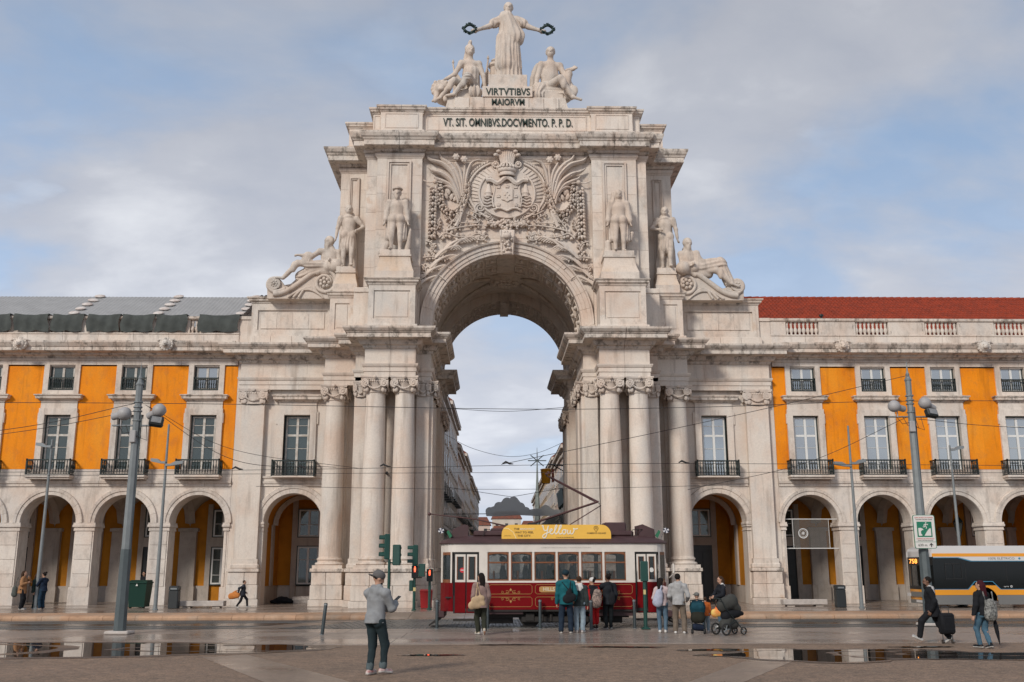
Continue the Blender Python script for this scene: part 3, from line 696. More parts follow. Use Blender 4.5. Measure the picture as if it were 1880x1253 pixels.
def leaf(mb, cx_, cy_, ang, ln, wd, y=.08, lift=.06):
    """one pointed leaf with a fold, ang in degrees on the wall, sizes in metres"""
    a = R(ang); d = np.array((math.cos(a), math.sin(a))); n_ = np.array((-d[1], d[0])); o = np.array((RX(cx_), RZ(cy_))); vs = []
    for t_, w_, h in ((0, .12, 0), (.3, .85, .6), (.6, .9, 1.0), (.85, .5, .8), (1, .02, .3)):
        for q, hh in ((-1, 0), (0, 1), (1, 0)):
            p = o+d*ln*t_+n_*q*w_*wd/2; vs.append((p[0], YR-y-lift*h*(1 if hh else .45), p[1]))
    base = len(vs); p = o; fs = []
    for i in range(4):
        for q in range(2): fs.append((i*3+q, i*3+q+1, i*3+q+4, i*3+q+3)[::-1])
    back = [(v[0], YR+.05, v[2]) for v in vs]; vs += back
    edge = [0, 3, 6, 9, 12, 13, 14, 11, 8, 5, 2, 1]
    for i in range(12): a_, b_ = edge[i], edge[(i+1) % 12]; fs.append((a_, b_, b_+15, a_+15))
    mb.add(vs, fs)
rnd = random.Random(2)
# oval cartouche: dished ring with radial gadroons, inner field, rim rolls
mb = MB()
def oval(rx, ry, cy_, ya, n=48, a0=0, a1=360): return [(rx*math.cos(R(a0+(a1-a0)*i/n)), YR-ya, RZ(cy_)+ry*math.sin(R(a0+(a1-a0)*i/n))) for i in range(n+1)]
O1, O2 = oval(1.84, 1.52, 560, .02), oval(1.34, 1.26, 590, .16)
for i in range(48): mb.add([O1[i], O1[i+1], O2[i+1], O2[i]], [(0, 1, 2, 3)])
mb.add(oval(1.34, 1.26, 590, .16)[:-1], [tuple(range(48))]); rel('cartouche', mb, False)
for i in range(40):
    a = -58+i*(296/39); c, s_ = math.cos(R(a)), math.sin(R(a)); g_ = MB()
    p0 = (1.36*c, YR-.17, RZ(588)+1.28*s_); p1 = (1.76*c, YR-.07, RZ(562)+1.44*s_)
    g_.tube([p0, [(x+y)/2-(.02 if k == 1 else 0) for k, (x, y) in enumerate(zip(p0, p1))], p1], [.014, .02, .026], 5); rel('gadroon', g_, False)
mb = MB()
for a0, a1 in ((-62, 64), (116, 242)):
    o_ = oval(1.86, 1.56, 560, .10, 30, a0, a1); mb.tube(o_, .065, 6)
o_ = oval(1.34, 1.24, 590, .18, 40, 140, 400); mb.tube(o_, .06, 6); rel('cartouche_rim', mb, False)
for s in (1, -1):                                                     # scroll ends of the rim
    sp = []
    for i in range(36): t_ = i/35; a = -.9+t_*4.2*PI; r_ = .27*(1-t_*.85); sp.append((s*(1.29+r_*math.cos(a)), YR-.14-.05*t_, RZ(735)+r_*math.sin(a)))
    mb = MB().tube(sp, [.055*(1-.5*i/35) for i in range(36)], 6); rel('volute', mb, False)
# little leaves along the outside of the rim
mb = MB()
for i in range(26):
    a = -50+i*4.4; mb_c, mb_s = math.cos(R(a)), math.sin(R(a)); leaf(mb, 833+(1.98*mb_c)/.00486, 560-(1.66*mb_s)/.005113, a+70, .17, .10, .06)
rel('rim_leaves', mb)
# shield with small shields and castles field
mb = MB(); sh_ = [(-.62,.62),(-.5,.68),(0,.60),(.5,.68),(.62,.62),(.62,-.45),(.5,-.66),(.16,-.68),(0,-.80),(-.16,-.68),(-.5,-.66),(-.62,-.45)]
mb.prism([(x, RZ(620)+z) for x, z in sh_], 'y', YR-.26, YR-.1); rel('shield', mb, False)
mb = MB(); i_ = [(-.27,.28),(.27,.28),(.27,-.26),(.12,-.30),(0,-.38),(-.12,-.30),(-.27,-.26)]
mb.prism([(x, RZ(610)+z) for x, z in i_], 'y', YR-.32, YR-.2); rel('inner_shield', mb, False)
for x, y in ((0,590),(0,640),(-.1,615),(.1,615)): rel('escutcheon', MB().box(x-.04, x+.04, YR-.345, YR-.3, RZ(y)-.05, RZ(y)+.05, b=.01), False)
for x, y in ((-.42,535),(0,530),(.42,535),(-.42,628),(.42,628),(-.42,712),(.42,712)):
    c = MB().box(x-.08, x+.08, YR-.31, YR-.2, RZ(y)-.06, RZ(y)+.02).box(x-.025, x+.025, YR-.32, YR-.2, RZ(y)+.02, RZ(y)+.10)
    for q in (-.065, .065): c.box(x+q-.02, x+q+.02, YR-.315, YR-.2, RZ(y)+.02, RZ(y)+.06)
    rel('castle', c, False)
mb = MB(); stem(mb, [(703,735),(690,660),(712,560),(700,505)], .05, .03, .2); stem(mb, [(700,760),(760,742),(833,770)], .05, .05, .2)
rel('shield_scroll', mb)
# drapery, tassels and helmet mantling either side of the shield
mb = MB(); stem(mb, [(622,470),(680,470),(740,500),(800,455),(833,440)], .09, .10, .24, mid=.02); rel('swag', mb)
mb = MB()
for i in range(9): a = 2*PI*i/9; mb.ball((RX(655)+.10*math.cos(a), YR-.24, RZ(455)+.10*math.sin(a)), .07, 7, 5)
rel('swag_knot', mb)
mb = MB().lathe([(.02,.30),(.06,.26),(.15,-.18),(.21,-.24),(.17,-.30),(.19,-.42),(.1,-.45)], (RX(650), YR-.18, RZ(545)), 14, sy=.8); rel('tassel', mb)
mb = MB()
for k in range(4): stem(mb, [(605-k*3,625+k*32),(640,640+k*30),(675,622+k*32),(700,640+k*28)], .05, .035, .18)
rel('mantling', mb)
# crown and fan of plumes
cz = RZ(400); mb = MB().lathe([(.34,-.14),(.40,-.12),(.41,-.04),(.37,-.02),(.37,.06),(.43,.08),(.47,.20),(.42,.26)], (0, YR-.22, cz), 22, sy=.7)
for i in range(9):
    a = PI+PI*i/8; mb.ball((.45*math.cos(a), YR-.22+.31*math.sin(a), cz+.30), .075, 7, 5); mb.tube([(.44*math.cos(a), YR-.22+.3*math.sin(a), cz+.2), (.34*math.cos(a), YR-.22+.24*math.sin(a), cz+.45), (0, YR-.25, cz+.55)], .045, 5)
mb.ball((0, YR-.28, cz+.6), .10); rel('crown', mb, False)
for i in range(9):
    t_ = -1+2*i/8; tx, ty = 833+t_*112, 118+abs(t_)**1.7*95; mb = MB()
    c = stem(mb, [(833+t_*40,385),(833+t_*52,300),(833+t_*80,215),(tx,ty+12)], .05, .085, .20+.05*(1-abs(t_)))
    for q in range(3): mb.ball((RX(tx)+(q-1)*.045, YR-.38-.03*(q == 1), RZ(ty+8)), (.075, .08, .085), 8, 5)
    rel('plume', mb, False)
for s in (1, -1):
    mb = MB()
    for i in range(10): a = 2*PI*i/10; mb.ball((s*.55+.13*math.cos(a), YR-.16, RZ(300)+.13*math.sin(a)), .065, 6, 4)
    mb.ball((s*.55, YR-.2, RZ(300)), .08); rel('rosette', mb, False)
# the great sprays: feather-like blades sweeping up and out
BL = [([(372,640),(345,520),(300,400),(200,300),(70,255),(12,190)], .095), ([(385,620),(370,500),(330,390),(260,300),(180,240),(148,160)], .09),
      ([(365,650),(330,560),(280,470),(190,400),(100,370),(40,330)], .085), ([(360,668),(325,590),(265,510),(190,470),(125,440),(100,405)], .075),
      ([(350,690),(335,620),(300,560),(240,525),(180,530)], .06), ([(395,600),(390,480),(370,380),(330,300),(320,270)], .055), ([(402,590),(405,470),(410,380),(415,290)], .055),
      ([(412,585),(425,470),(445,370),(480,290),(540,258),(590,258)], .05)]
for k, (pts, r_) in enumerate(BL):
    mb = MB(); stem(mb, pts, .05, .012, .06+.02*(k % 3), mid=r_*1.05, flat=1.5); rel('palm_blade', mb)
for (x, y) in ((325,232),(405,255),(262,300),(305,352)):
    mb = MB(); mb.ball((RX(x), YR-.22, RZ(y)), (.16, .13, .16) if y < 290 else (.12, .1, .09))
    if y < 290:
        for i in range(6): a = 2*PI*i/6; mb.ball((RX(x)+.12*math.cos(a), YR-.26, RZ(y)+.12*math.sin(a)), .07, 6, 4)
    rel('poppy_head', mb)
mb = MB(); stem(mb, [(330,920),(355,860),(385,790),(408,700),(405,620)], .10, .05, .08)
for q in range(5): stem(mb, [(300+q*17,880),(345+q*10,800),(390+q*4,720)], .025, .02, .14)
rel('sheaf', mb)
# leaf garlands: a hanging swag and a straight drop, overlapping leaves
def garland(pts, wid, step, name):
    c = spline(pts, 24); mb = MB(); last = None; acc = 0; per = 0
    for i in range(1, len(c)):
        d = c[i]-c[i-1]; acc += np.linalg.norm(d*np.array((.00486, .005113)))
        if acc > step:
            acc = 0; per += 1; ang = math.degrees(math.atan2(-d[1], d[0]))
            for q, w_ in ((-1, .55), (1, .55), (0, 1)):
                if q == 0 and per % 2: continue
                nx, ny = -d[1]/np.linalg.norm(d), d[0]/np.linalg.norm(d); off = q*wid*.28/.00486
                leaf(mb, c[i][0]+nx*off*.7, c[i][1]+ny*off*.7, ang-q*34, step*1.6, wid*.46, .12+.07*(q == 0), .16)
    rel(name, mb)
garland([(140,480),(165,560),(180,680),(230,760),(300,785),(370,745),(410,660),(430,580),(432,480)], .27, .135, 'garland')
garland([(105,490),(104,600),(100,720),(98,840),(95,1000)], .30, .15, 'garland_drop')
mb = MB(); stem(mb, [(0,465),(60,487),(120,478),(190,490)], .03, .03, .14); mb.ball((RX(120), YR-.18, RZ(480)), .12, 8, 6); rel('garland_tie', mb)
mb = MB()
for (x, y, a_) in ((225,590,70),(262,560,40),(290,600,20),(240,640,110),(275,650,75),(300,660,50),(215,650,150),(255,600,90)): leaf(mb, x, y, a_, .34, .20, .05, .10)
rel('acanthus_fill', mb)
# spandrel foliage below: curling branches, leaves, fan shaped fronds
def branch(pts, r_, nl, ls, name='branch', sp=70):
    mb = MB(); c = stem(mb, pts, r_, r_*.5, .08); k = len(c)
    for i in range(nl):
        q = c[int((i+.7)/nl*(k-1))]; d = c[min(k-1, int((i+.7)/nl*(k-1))+1)]-q; ang = math.degrees(math.atan2(-d[1], d[0])) if np.linalg.norm(d) > 0 else 0
        for sd in (1, -1): leaf(mb, q[0], q[1], ang+sd*sp+rnd.uniform(-20, 20), ls*rnd.uniform(.8, 1.25), ls*.62, .07, .08)
    rel(name, mb)
branch([(165,1030),(230,985),(330,1015),(440,1020),(540,990),(600,1010)], .04, 9, .24)
branch([(240,985),(250,930),(290,880),(260,830),(225,835)], .035, 5, .17)
branch([(300,930),(360,890),(450,880),(545,880),(520,830),(430,785)], .035, 7, .16)
branch([(240,960),(330,935),(450,915),(560,905),(640,915)], .045, 5, .15)
branch([(30,1060),(90,1080),(120,1130),(80,1180)], .03, 6, .18)
branch([(10,1225),(90,1215),(160,1225),(235,1225)], .035, 7, .19)
branch([(470,1010),(520,1040),(600,1050),(620,1010),(560,990)], .03, 5, .17)
branch([(100,1010),(140,950),(170,890),(150,850)], .03, 6, .15)
branch([(0,1290),(40,1330),(30,1400),(-20,1440)], .03, 7, .17)
branch([(470,760),(560,800),(640,790),(680,830),(620,860)], .03, 6, .17)
for k, (x, y) in enumerate(((180,1150),(140,1240),(60,1340),(0,1440),(260,1080),(330,1060))):
    mb = MB()
    for q in range(6): stem(mb, [(x-60+q*4,y+90-q*2),(x-20+q*14,y+30-q*6),(x+40+q*24,y-8-q*6),(x+90+q*26,y+4-q*2)], .03, .02, .05+.015*q, mid=.022)
    rel('frond', mb)
# bunch of fruit and leaves under the cartouche
mb = MB()
for i in range(70):
    t_ = rnd.uniform(-1, 1); x = 833+t_*165; y = 905-(1-abs(t_))*rnd.uniform(-75, 55)-abs(t_)*rnd.uniform(-10, 55); mb.ball((RX(x), YR-.12-.16*(1-abs(t_))*rnd.random(), RZ(y)), rnd.uniform(.05, .09), 7, 5)
for i in range(46): t_ = rnd.uniform(-1, 1); leaf(mb, 833+t_*190, 880+rnd.uniform(-45, 60)*(1-abs(t_)), rnd.uniform(180, 360) if rnd.random() < .7 else rnd.uniform(0, 180), .22, .13, .16, .10)
rel('fruit_bunch', mb, False)
# keystone console
mb = MB().prism([(44.86,17.25),(44.80,17.05),(44.94,16.85),(45.02,16.6),(44.98,16.38),(45.06,16.25),(45.6,16.25),(45.6,17.45),(44.95,17.45)], 'x', -.30, .30)
for q in (-.31, .31): mb.tube([(q,44.9,17.4),(q*.98,44.84,17.1),(q*.9,45.0,16.8),(q*.82,44.98,16.45),(q*.8,45.05,16.25)], .055, 6)
rel('keystone', mb, False, sm=30)
mb = MB()
for i in range(26): mb.ball((rnd.uniform(-.22, .22), 44.88+rnd.uniform(-.04, .05), rnd.uniform(16.35, 17.35)), rnd.uniform(.04, .08), 6, 4)
mb.ball((0, 44.80, 17.1), (.2, .14, .16)); mb.ball((0, 45.0, 16.28), (.24, .16, .1)); rel('keystone_mask', mb, False)
MB().prism([(56.9,16.9),(56.9,16.2),(53.9,16.2),(53.9,16.9)], 'x', -.24, .24).ball((0, 54.1, 16.22), (.26, .3, .16)).build('keystone', M_VAULT, ARCH, 40)
# ------------------------------------------------------------------ yellow arcaded buildings either side
M_YEL = stone('ochre_plaster', (0.80, 0.255, 0.006), (0.70, 0.205, 0.005), (0.78, 0.29, 0.02), stain=0.16, bump=0.08, rnd=0.10, drip=0.55)
M_YEL_SHADED = mat('ochre_plaster_shaded', (0.52, 0.205, 0.016), 0.75, var=0.3, vs=1.2, spec=0.2)  # same ochre paint as outside, colour darkened to paint in the arcade shade
M_SASH = mat('white_sash', (0.55, 0.53, 0.49), 0.5, var=0.5, vs=5, col2=(0.33, 0.28, 0.23))
M_SASHC = mat('white_sash_clean', (0.66, 0.66, 0.64), 0.45)
M_FRM = mat('dark_green_frame', (0.022, 0.036, 0.033), 0.45)
M_GLASS = mat('window_glass', (0.10, 0.125, 0.125), 0.03, 0.35, spec=0.9, alpha=0.7)
M_GLASSM = mat('mirroring_glass', (0.42, 0.45, 0.47), 0.04, 0.75, spec=0.9, alpha=0.92)
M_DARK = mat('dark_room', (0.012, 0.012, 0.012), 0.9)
M_CURT = mat('pale_blind', (0.42, 0.43, 0.41), 0.9, var=0.2, vs=2)
M_DOOR = mat('black_door', (0.010, 0.013, 0.014), 0.4)
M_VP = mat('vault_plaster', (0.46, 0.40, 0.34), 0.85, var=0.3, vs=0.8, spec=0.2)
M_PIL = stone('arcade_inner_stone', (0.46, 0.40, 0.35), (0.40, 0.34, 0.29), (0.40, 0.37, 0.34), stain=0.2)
def window(parent, cx_, z0, z1, hw, bars, y, m_s, m_g, blind=0, mull=True, name='window', top_arch=0):
    """sash window: dark frame, white sashes, every pane its own object; bars = heights of the horizontal bars"""
    f = MB(); t_ = .05
    for q in ((cx_-hw, cx_-hw+t_, z0, z1), (cx_+hw-t_, cx_+hw, z0, z1), (cx_-hw+t_, cx_+hw-t_, z1-t_, z1), (cx_-hw+t_, cx_+hw-t_, z0, z0+t_)): f.box(q[0], q[1], y-.02, y+.1, q[2], q[3])
    o = f.build(name, M_FRM, parent); s = MB(); w_ = .075; a, b = cx_-hw+t_, cx_+hw-t_; zz = [z0+t_]+list(bars)+[z1-t_]
    s.box(a, a+w_, y, y+.06, z0+t_, z1-t_); s.box(b-w_, b, y, y+.06, z0+t_, z1-t_)
    if mull: s.box(cx_-.055, cx_+.055, y-.012, y+.06, z0+t_, z1-t_)
    xs = [(a+w_, cx_-.055), (cx_+.055, b-w_)] if mull else [(a+w_, b-w_)]
    for k, z in enumerate(zz):
        h = (.10 if abs(z-7.98) < .02 else .024) if 0 < k < len(zz)-1 else .07; thin = h/2 if 0 < k < len(zz)-1 else 0
        for xa, xb in xs: s.box(xa, xb, y+.004, y+.055, max(z-thin, z0+t_) if k else z, (z+thin if thin else z+h) if k < len(zz)-1 else z) if k < len(zz)-1 else s.box(xa, xb, y+.004, y+.055, z-h, z)
    s.build('sash', m_s, o)
    for k in range(len(zz)-1):
        for xa, xb in xs: MB().box(xa, xb, y+.025, y+.032, zz[k]+.02, zz[k+1]-.02).build('pane', m_g, o)
    if blind: MB().box(a, b, y+.12, y+.13, z0+(z1-z0)*(1-blind), z1).build('blind', M_CURT, o)
    return o
def rail(parent, x0, x1, y0, y1, z0, z1, sp=.125, name='railing'):
    """cast iron railing on three sides"""
    m = MB(); segs = [((x0, y1), (x0, y0)), ((x0, y0), (x1, y0)), ((x1, y0), (x1, y1))] if y1 > y0 else [((x0, y0), (x1, y0))]
    for (xa, ya), (xb, yb) in segs:
        for z, r_ in ((z0+.03, .022), (z1-.02, .03), (z0+(z1-z0)*.18, .012)): m.box(min(xa, xb)-r_, max(xa, xb)+r_, min(ya, yb)-r_, max(ya, yb)+r_, z-r_, z+r_)
        ln = math.hypot(xb-xa, yb-ya); n_ = max(1, round(ln/sp))
        for i in range(n_+1):
            x, y = xa+(xb-xa)*i/n_, ya+(yb-ya)*i/n_; h = z1-z0
            m.lathe([(.012,.04),(.016,h*.2),(.03,h*.28),(.018,h*.38),(.034,h*.55),(.016,h*.75),(.022,h*.85),(.012,h-.03)], (x, y, z0), 5)
    for x in (x0, x1): m.box(x-.03, x+.03, y0-.03, y0+.03, z0-.02, z1+.04)
    return m.build(name, M_IRON, parent)
LION = MB().ball((0, 0, 0), (.26, .16, .24), 12, 8).ball((0, -.16, -.05), (.14, .12, .11)).ball((0, -.25, -.02), .05)
for q in range(14):
    a = 2*PI*q/14; LION.ball((.27*math.cos(a), .03, .25*math.sin(a)), (.09, .09, .09), 6, 4)
for q in (1, -1): LION.ball((q*.09, -.14, .07), .035, 6, 4).tube([(q*.2, 0, .2), (q*.34, 0, .22), (q*.45, .02, .16)], [.06, .05, .02], 5)
LION = LION.mesh('lion_mask', M_STC, 50)
BALU = MB().lathe([(.08,0),(.08,.05),(.045,.07),(.055,.12),(.10,.22),(.085,.32),(.045,.40),(.06,.44),(.045,.48),(.075,.58),(.06,.64),(.08,.66),(.08,.70)], seg=10).mesh('baluster', M_STW, 40)
BAYS = [14.45+3.45*k for k in range(4)]
def building(s):
    side = 'left' if s < 0 else 'right'
    B = thing('arcaded_building', 'ochre arcaded building under a roof sheeted in grey with netted balustrade' if s < 0 else 'ochre arcaded building with red tiled roof and open stone balustrade', 'building', (s*20, 47.5, 0))
    B.location = (0, 0, 0)
    X = lambda a, b: sorted((s*a, s*b))
    sash = M_SASH if s < 0 else M_SASHC
    rn = random.Random(20+s)
    for k, c in enumerate(BAYS):
        x0, x1 = (12.96 if k == 0 else c-1.725), c+1.725
        a, b = X(x0, x1); cc = s*c
        arch_panel(MB(), 0, 1, 0, 1, .5, .3, .5, 0, 1)
        arch_panel(MB(), a, b, PAVE, 5.56, cc, 1.28, 3.86, 47.5, 48.45).build('arcade_wall', M_STW, B) if False else None
        pm = MB(); arch_panel(pm, a, b, PAVE, 5.56, cc, 1.28, 3.86, 47.5, 48.45); pm.build('arcade_wall', M_STW, B)
        voussoirs(cc, 3.86, 1.28, 1.62, 47.5, 47.7, 11, 'arch_stone', M_STW, B, .01, [(0, .0), (.05, .04), (.5, .045), (.55, .085), (.92, .10), (1, .02)])
        # pier dressings: base, shaft stones and impost
        px0, px1 = c+1.28, c+1.725+.445
        if k == 3: px1 = c+1.725
        for (xa, xb) in ([(12.97, c-1.28)] if k == 0 else [])+[(px0, px1)]:
            p0, p1 = X(xa, xb); pr = MB().box(p0-.05, p1+.05, 47.43, 48.5, PAVE-.02, .95, b=.015).build('pier_base', M_STW, B)
            zz = [.96, 1.55, 2.2, 2.85, 3.48]
            for q in range(4): MB().box(p0+.06, p1-.06, 47.465, 47.52, zz[q]+.006, zz[q+1]-.006, b=.01).build('pier_stone', M_STW, B)
            MB().box(p0-.04, p1+.04, 47.44, 48.5, 3.50, 3.56).box(p0-.03, p1+.03, 47.455, 48.48, 3.56, 3.66).box(p0-.09, p1+.09, 47.39, 48.54, 3.66, 3.78, b=.02).box(p0-.06, p1+.06, 47.42, 48.52, 3.78, 3.87).build('impost', M_STW, B)
        # first floor walls in ochre, stone window surrounds
        wl = MB()
        for xa, xb in ((x0, c-.86), (c+.86, x1)): p0, p1 = X(xa, xb); wl.box(p0, p1, 47.5, 48.1, 6.36, 11.36)
        wl.build('wall', M_YEL, B)
        sr = MB()
        for q in (-1, 1):
            p0, p1 = sorted((cc+q*.62, cc+q*.90)); sr.box(p0, p1, 47.38, 48.0, 6.05, 9.02); p0, p1 = sorted((cc+q*.61, cc+q*.86)); sr.box(p0, p1, 47.42, 48.0, 9.94, 11.38)
            p0, p1 = sorted((cc+q*.86, cc+q*.94)); sr.box(p0, p1, 47.40, 47.5, 8.55, 9.02)
        sr.box(cc-.62, cc+.62, 47.39, 48.0, 8.93, 9.24); sr.box(cc-.90, cc-.62, 47.38, 48.0, 9.02, 9.24); sr.box(cc+.62, cc+.90, 47.38, 48.0, 9.02, 9.24)
        sr.box(cc-.86, cc+.86, 47.44, 48.0, 9.24, 9.62); sr.box(cc-.61, cc+.61, 47.43, 48.0, 9.94, 10.12)
        so = sr.build('window_surround', M_STW, B)
        hd = [(cc+.86, 47.6), (cc+.86, 47.44), (cc-.86, 47.44), (cc-.86, 47.6)]
        sweep(hd, [(-.1,9.58),(.04,9.6),(.08,9.66),(.20,9.70),(.22,9.80),(.27,9.84),(.28,9.88),(-.1,9.97)], 'window_hood', M_STC, so)
        MB().box(cc-.87, cc+.87, 47.45, 48, 9.60, 9.955).build('hood_core', M_STW, so)
        bl = rn.choice((0, .35, .55, .42)) if s < 0 else rn.choice((.5, .7, .3))
        window(B, cc, 6.06, 8.92, .60, (6.75, 7.4, 7.98, 8.45), 47.62, sash, M_GLASS if s < 0 or rn.random() < .25 else M_GLASSM, bl)
        window(B, cc, 10.14, 11.36, .58, (10.72,), 47.62, sash, M_GLASS if s < 0 and k != 0 else M_GLASSM, bl*.8)
        MB().box(cc-1.05, cc+1.05, 46.86, 47.52, 5.93, 6.04, b=.02).box(cc-1.0, cc+1.0, 46.95, 47.5, 5.86, 5.93).build('balcony', M_STW, B)
        rail(B, cc-1.0, cc+1.0, 46.92, 47.46, 6.04, 6.76); rail(B, cc-.58, cc+.58, 47.47, 47.46, 10.13, 10.74, .105)
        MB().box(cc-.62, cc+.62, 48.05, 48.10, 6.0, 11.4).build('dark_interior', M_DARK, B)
        # arcade bay: groined vault, inner wall
        v = MB(); nx, ny = 14, 14; ya, yb = 48.45, 52.3; gx = lambda i: a+(b-a)*i/nx; gy = lambda j: ya+(yb-ya)*j/ny; hx = (b-a)/2; hy = (yb-ya)/2; vs = []
        for j in range(ny+1):
            for i in range(nx+1):
                ux = min(1, abs((gx(i)-cc)/1.725)); uy = (gy(j)-(ya+yb)/2)/hy; vs.append((gx(i), gy(j), 3.86+max(1.58*math.sqrt(max(0, 1-ux*ux)), 1.58*math.sqrt(max(0, 1-uy*uy)))))
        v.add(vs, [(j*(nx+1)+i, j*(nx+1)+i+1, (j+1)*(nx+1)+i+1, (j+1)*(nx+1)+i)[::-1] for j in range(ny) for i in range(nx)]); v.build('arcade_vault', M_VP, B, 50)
        iw = MB().box(a, b, 52.3, 52.6, PAVE, 5.6); iw.build('inner_wall', M_YEL_SHADED, B)
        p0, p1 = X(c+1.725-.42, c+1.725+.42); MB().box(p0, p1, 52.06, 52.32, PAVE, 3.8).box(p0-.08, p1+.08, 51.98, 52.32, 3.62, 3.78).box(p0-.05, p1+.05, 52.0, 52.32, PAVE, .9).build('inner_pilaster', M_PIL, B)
        pts = [(cc, 0)]
        tr = [(s*(c+1.725), y, 3.8+1.58*math.sqrt(max(0, 1-((y-50.37)/1.93)**2))) for y in np.linspace(48.46, 52.28, 15)]
        MB().tube([(x, y, z+.02) for x, y, z in tr], .26, 4, nrm=(0, 0, 1), flat=.5).build('vault_rib', M_PIL, B)
        for xa, xb in ((x0, c-.78), (c+.78, c+1.30)): p0, p1 = X(xa, xb); MB().box(p0, p1, 52.22, 52.32, PAVE, .92).build('dado', M_PIL, B)
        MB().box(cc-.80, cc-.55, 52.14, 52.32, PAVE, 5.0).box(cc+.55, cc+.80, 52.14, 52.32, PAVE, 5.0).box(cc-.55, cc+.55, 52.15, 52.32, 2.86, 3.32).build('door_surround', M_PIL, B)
        if (s < 0 and k in (0, 2)) or (s > 0 and k == 3): window(B, cc, .95, 2.86, .55, (1.45, 2.2), 52.2, M_SASHC, M_GLASS)
        else:
            d = MB().box(cc-.55, cc+.55, 52.22, 52.3, PAVE, 2.86).build('door', M_DOOR, B)
            for q in (-.28, .28):
                for z0, z1 in ((.35, 1.2), (1.35, 2.65)): MB().box(cc+q-.2, cc+q+.2, 52.19, 52.225, z0, z1, b=.01).build('door_panel', M_DOOR, d)
        window(B, cc, 3.32, 4.75, .55, (4.0,), 52.2, M_SASHC, M_GLASS)
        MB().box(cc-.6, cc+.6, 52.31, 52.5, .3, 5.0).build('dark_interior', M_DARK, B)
    # belt course, cornice, balustrade
    xe = BAYS[-1]+1.725; run = lambda y: [(xe, y), (12.97, y)] if s > 0 else [(-12.97, y), (-xe, y)]
    sweep(run(47.5), [(-.1,5.54),(.06,5.55),(.06,5.66),(.11,5.69),(.13,5.80),(.06,5.82),(.06,5.92),(.04,6.0),(.04,6.34),(-.1,6.37)], 'belt_stone', M_STW, B, 1.2)
    sweep(run(47.48), [(-.1,11.35),(.05,11.36),(.05,11.55),(.10,11.58),(.12,11.66),(-.1,11.66)], 'architrave_stone', M_STW, B, 1.3)
    sweep(run(47.48), [(-.1,11.67),(.10,11.68),(.16,11.76),(.34,11.80),(.36,11.88),(.70,11.92),(.72,11.94),(.72,12.10),(.76,12.12),(.80,12.18),(.88,12.30),(.89,12.38),(-.1,12.44)], 'cornice_stone', M_STC, B, 1.1, .016)
    MB().box(*X(12.97, xe), 47.5, 48.3, 11.3, 12.42).build('cornice_core', M_STW, B)
    for x in (16.2, 23.1): link('lion_mask', LION, B, (s*x, 46.55, 12.2))
    sweep(run(47.32), [(-.3,12.42),(.02,12.43),(.02,12.84),(.06,12.86),(.07,12.92),(-.3,12.94)], 'parapet_stone', M_STW, B, 1.7, .014)
    sweep(run(47.32), [(-.34,13.60),(.02,13.60),(.06,13.64),(.07,13.74),(-.36,13.78)], 'parapet_cap', M_STC, B, 1.7, .014)
    xs = [12.97]
    for k in range(4): xs += [13.74+3.45*k, 15.38+3.45*k]
    xs.append(xe)
    for i in range(0, len(xs), 2):
        p0, p1 = X(xs[i], xs[i+1])
        if p1-p0 < .02: continue
        o = MB().box(p0, p1, 47.34, 47.64, 12.93, 13.61).build('parapet_block', M_STW, B)
        if p1-p0 > .6:
            for q in ((p0+.1, p0+.14), (p1-.14, p1-.1)): MB().box(q[0], q[1], 47.325, 47.35, 13.02, 13.52).build('panel_edge', M_STC, o)
    for i in range(1, len(xs)-1, 2):
        for q in range(8): link('baluster', BALU, B, (s*(xs[i]+(xs[i+1]-xs[i])*(q+.5)/8), 47.48, 12.92))
    # roof
    ya, za, yb, zb = 48.2, 13.3, 53.6, 16.42
    if s > 0:
        M_TILE = mat('clay_tile', (0.31, 0.052, 0.025), 0.8, var=0.7, vs=2.2, col2=(0.19, 0.040, 0.024), bump=.1, spec=.15)
        r_ = MB(); sp = .21; cols = int((xe+8-12.6)/sp); rows = 16
        for c in range(cols):
            xc = 12.6+sp*(c+.5)
            for j in range(rows):
                t0, t1 = j/rows, (j+1)/rows+.015; dz = rn.uniform(0, .012)
                A = [(xc+sp*.5*math.cos(PI*q/4), ya+(yb-ya)*t0, za+(zb-za)*t0+.045+dz+.085*math.sin(PI*q/4)) for q in range(5)]
                Bq = [(xc+sp*.42*math.cos(PI*q/4), ya+(yb-ya)*t1, za+(zb-za)*t1+.0+.07*math.sin(PI*q/4)) for q in range(5)]
                r_.add(A+Bq, [(q, q+1, 6+q, 5+q) for q in range(4)]+[(0, 1, 2, 3, 4)])
        rf = tag(r_.build('roof_tiles', M_TILE, B, 60), None, None, None, 'stuff')
        MB().add([(12.6,ya,za),(xe+8,ya,za),(xe+8,yb,zb),(12.6,yb,zb)], [(0,1,2,3)]).build('roof', M_TILE, B)
        x = 12.6
        while x < xe+7.5: MB().tube([(x, yb, zb+.03), (x+.42, yb, zb+.045)], [.12, .14], 8).build('ridge_tile', M_TILE, B); x += .4
        o = MB().lathe([(.05,0),(.05,.12),(.12,.14),(.10,.22),(0,.26)], (15.6, 47.5, 13.77), 10).build('roof_vent', M_IRON, B)
    else:
        M_SHEET = mat('grey_roof_sheet', (0.31, 0.31, 0.31), 0.6, var=0.15, vs=1.5)
        r_ = MB(); n_ = 200; pts = []
        for i in range(n_+1):
            x = -13.6-(xe+8-13.6)*i/n_; d = .022 if i % 2 else 0; pts.append((x, d))
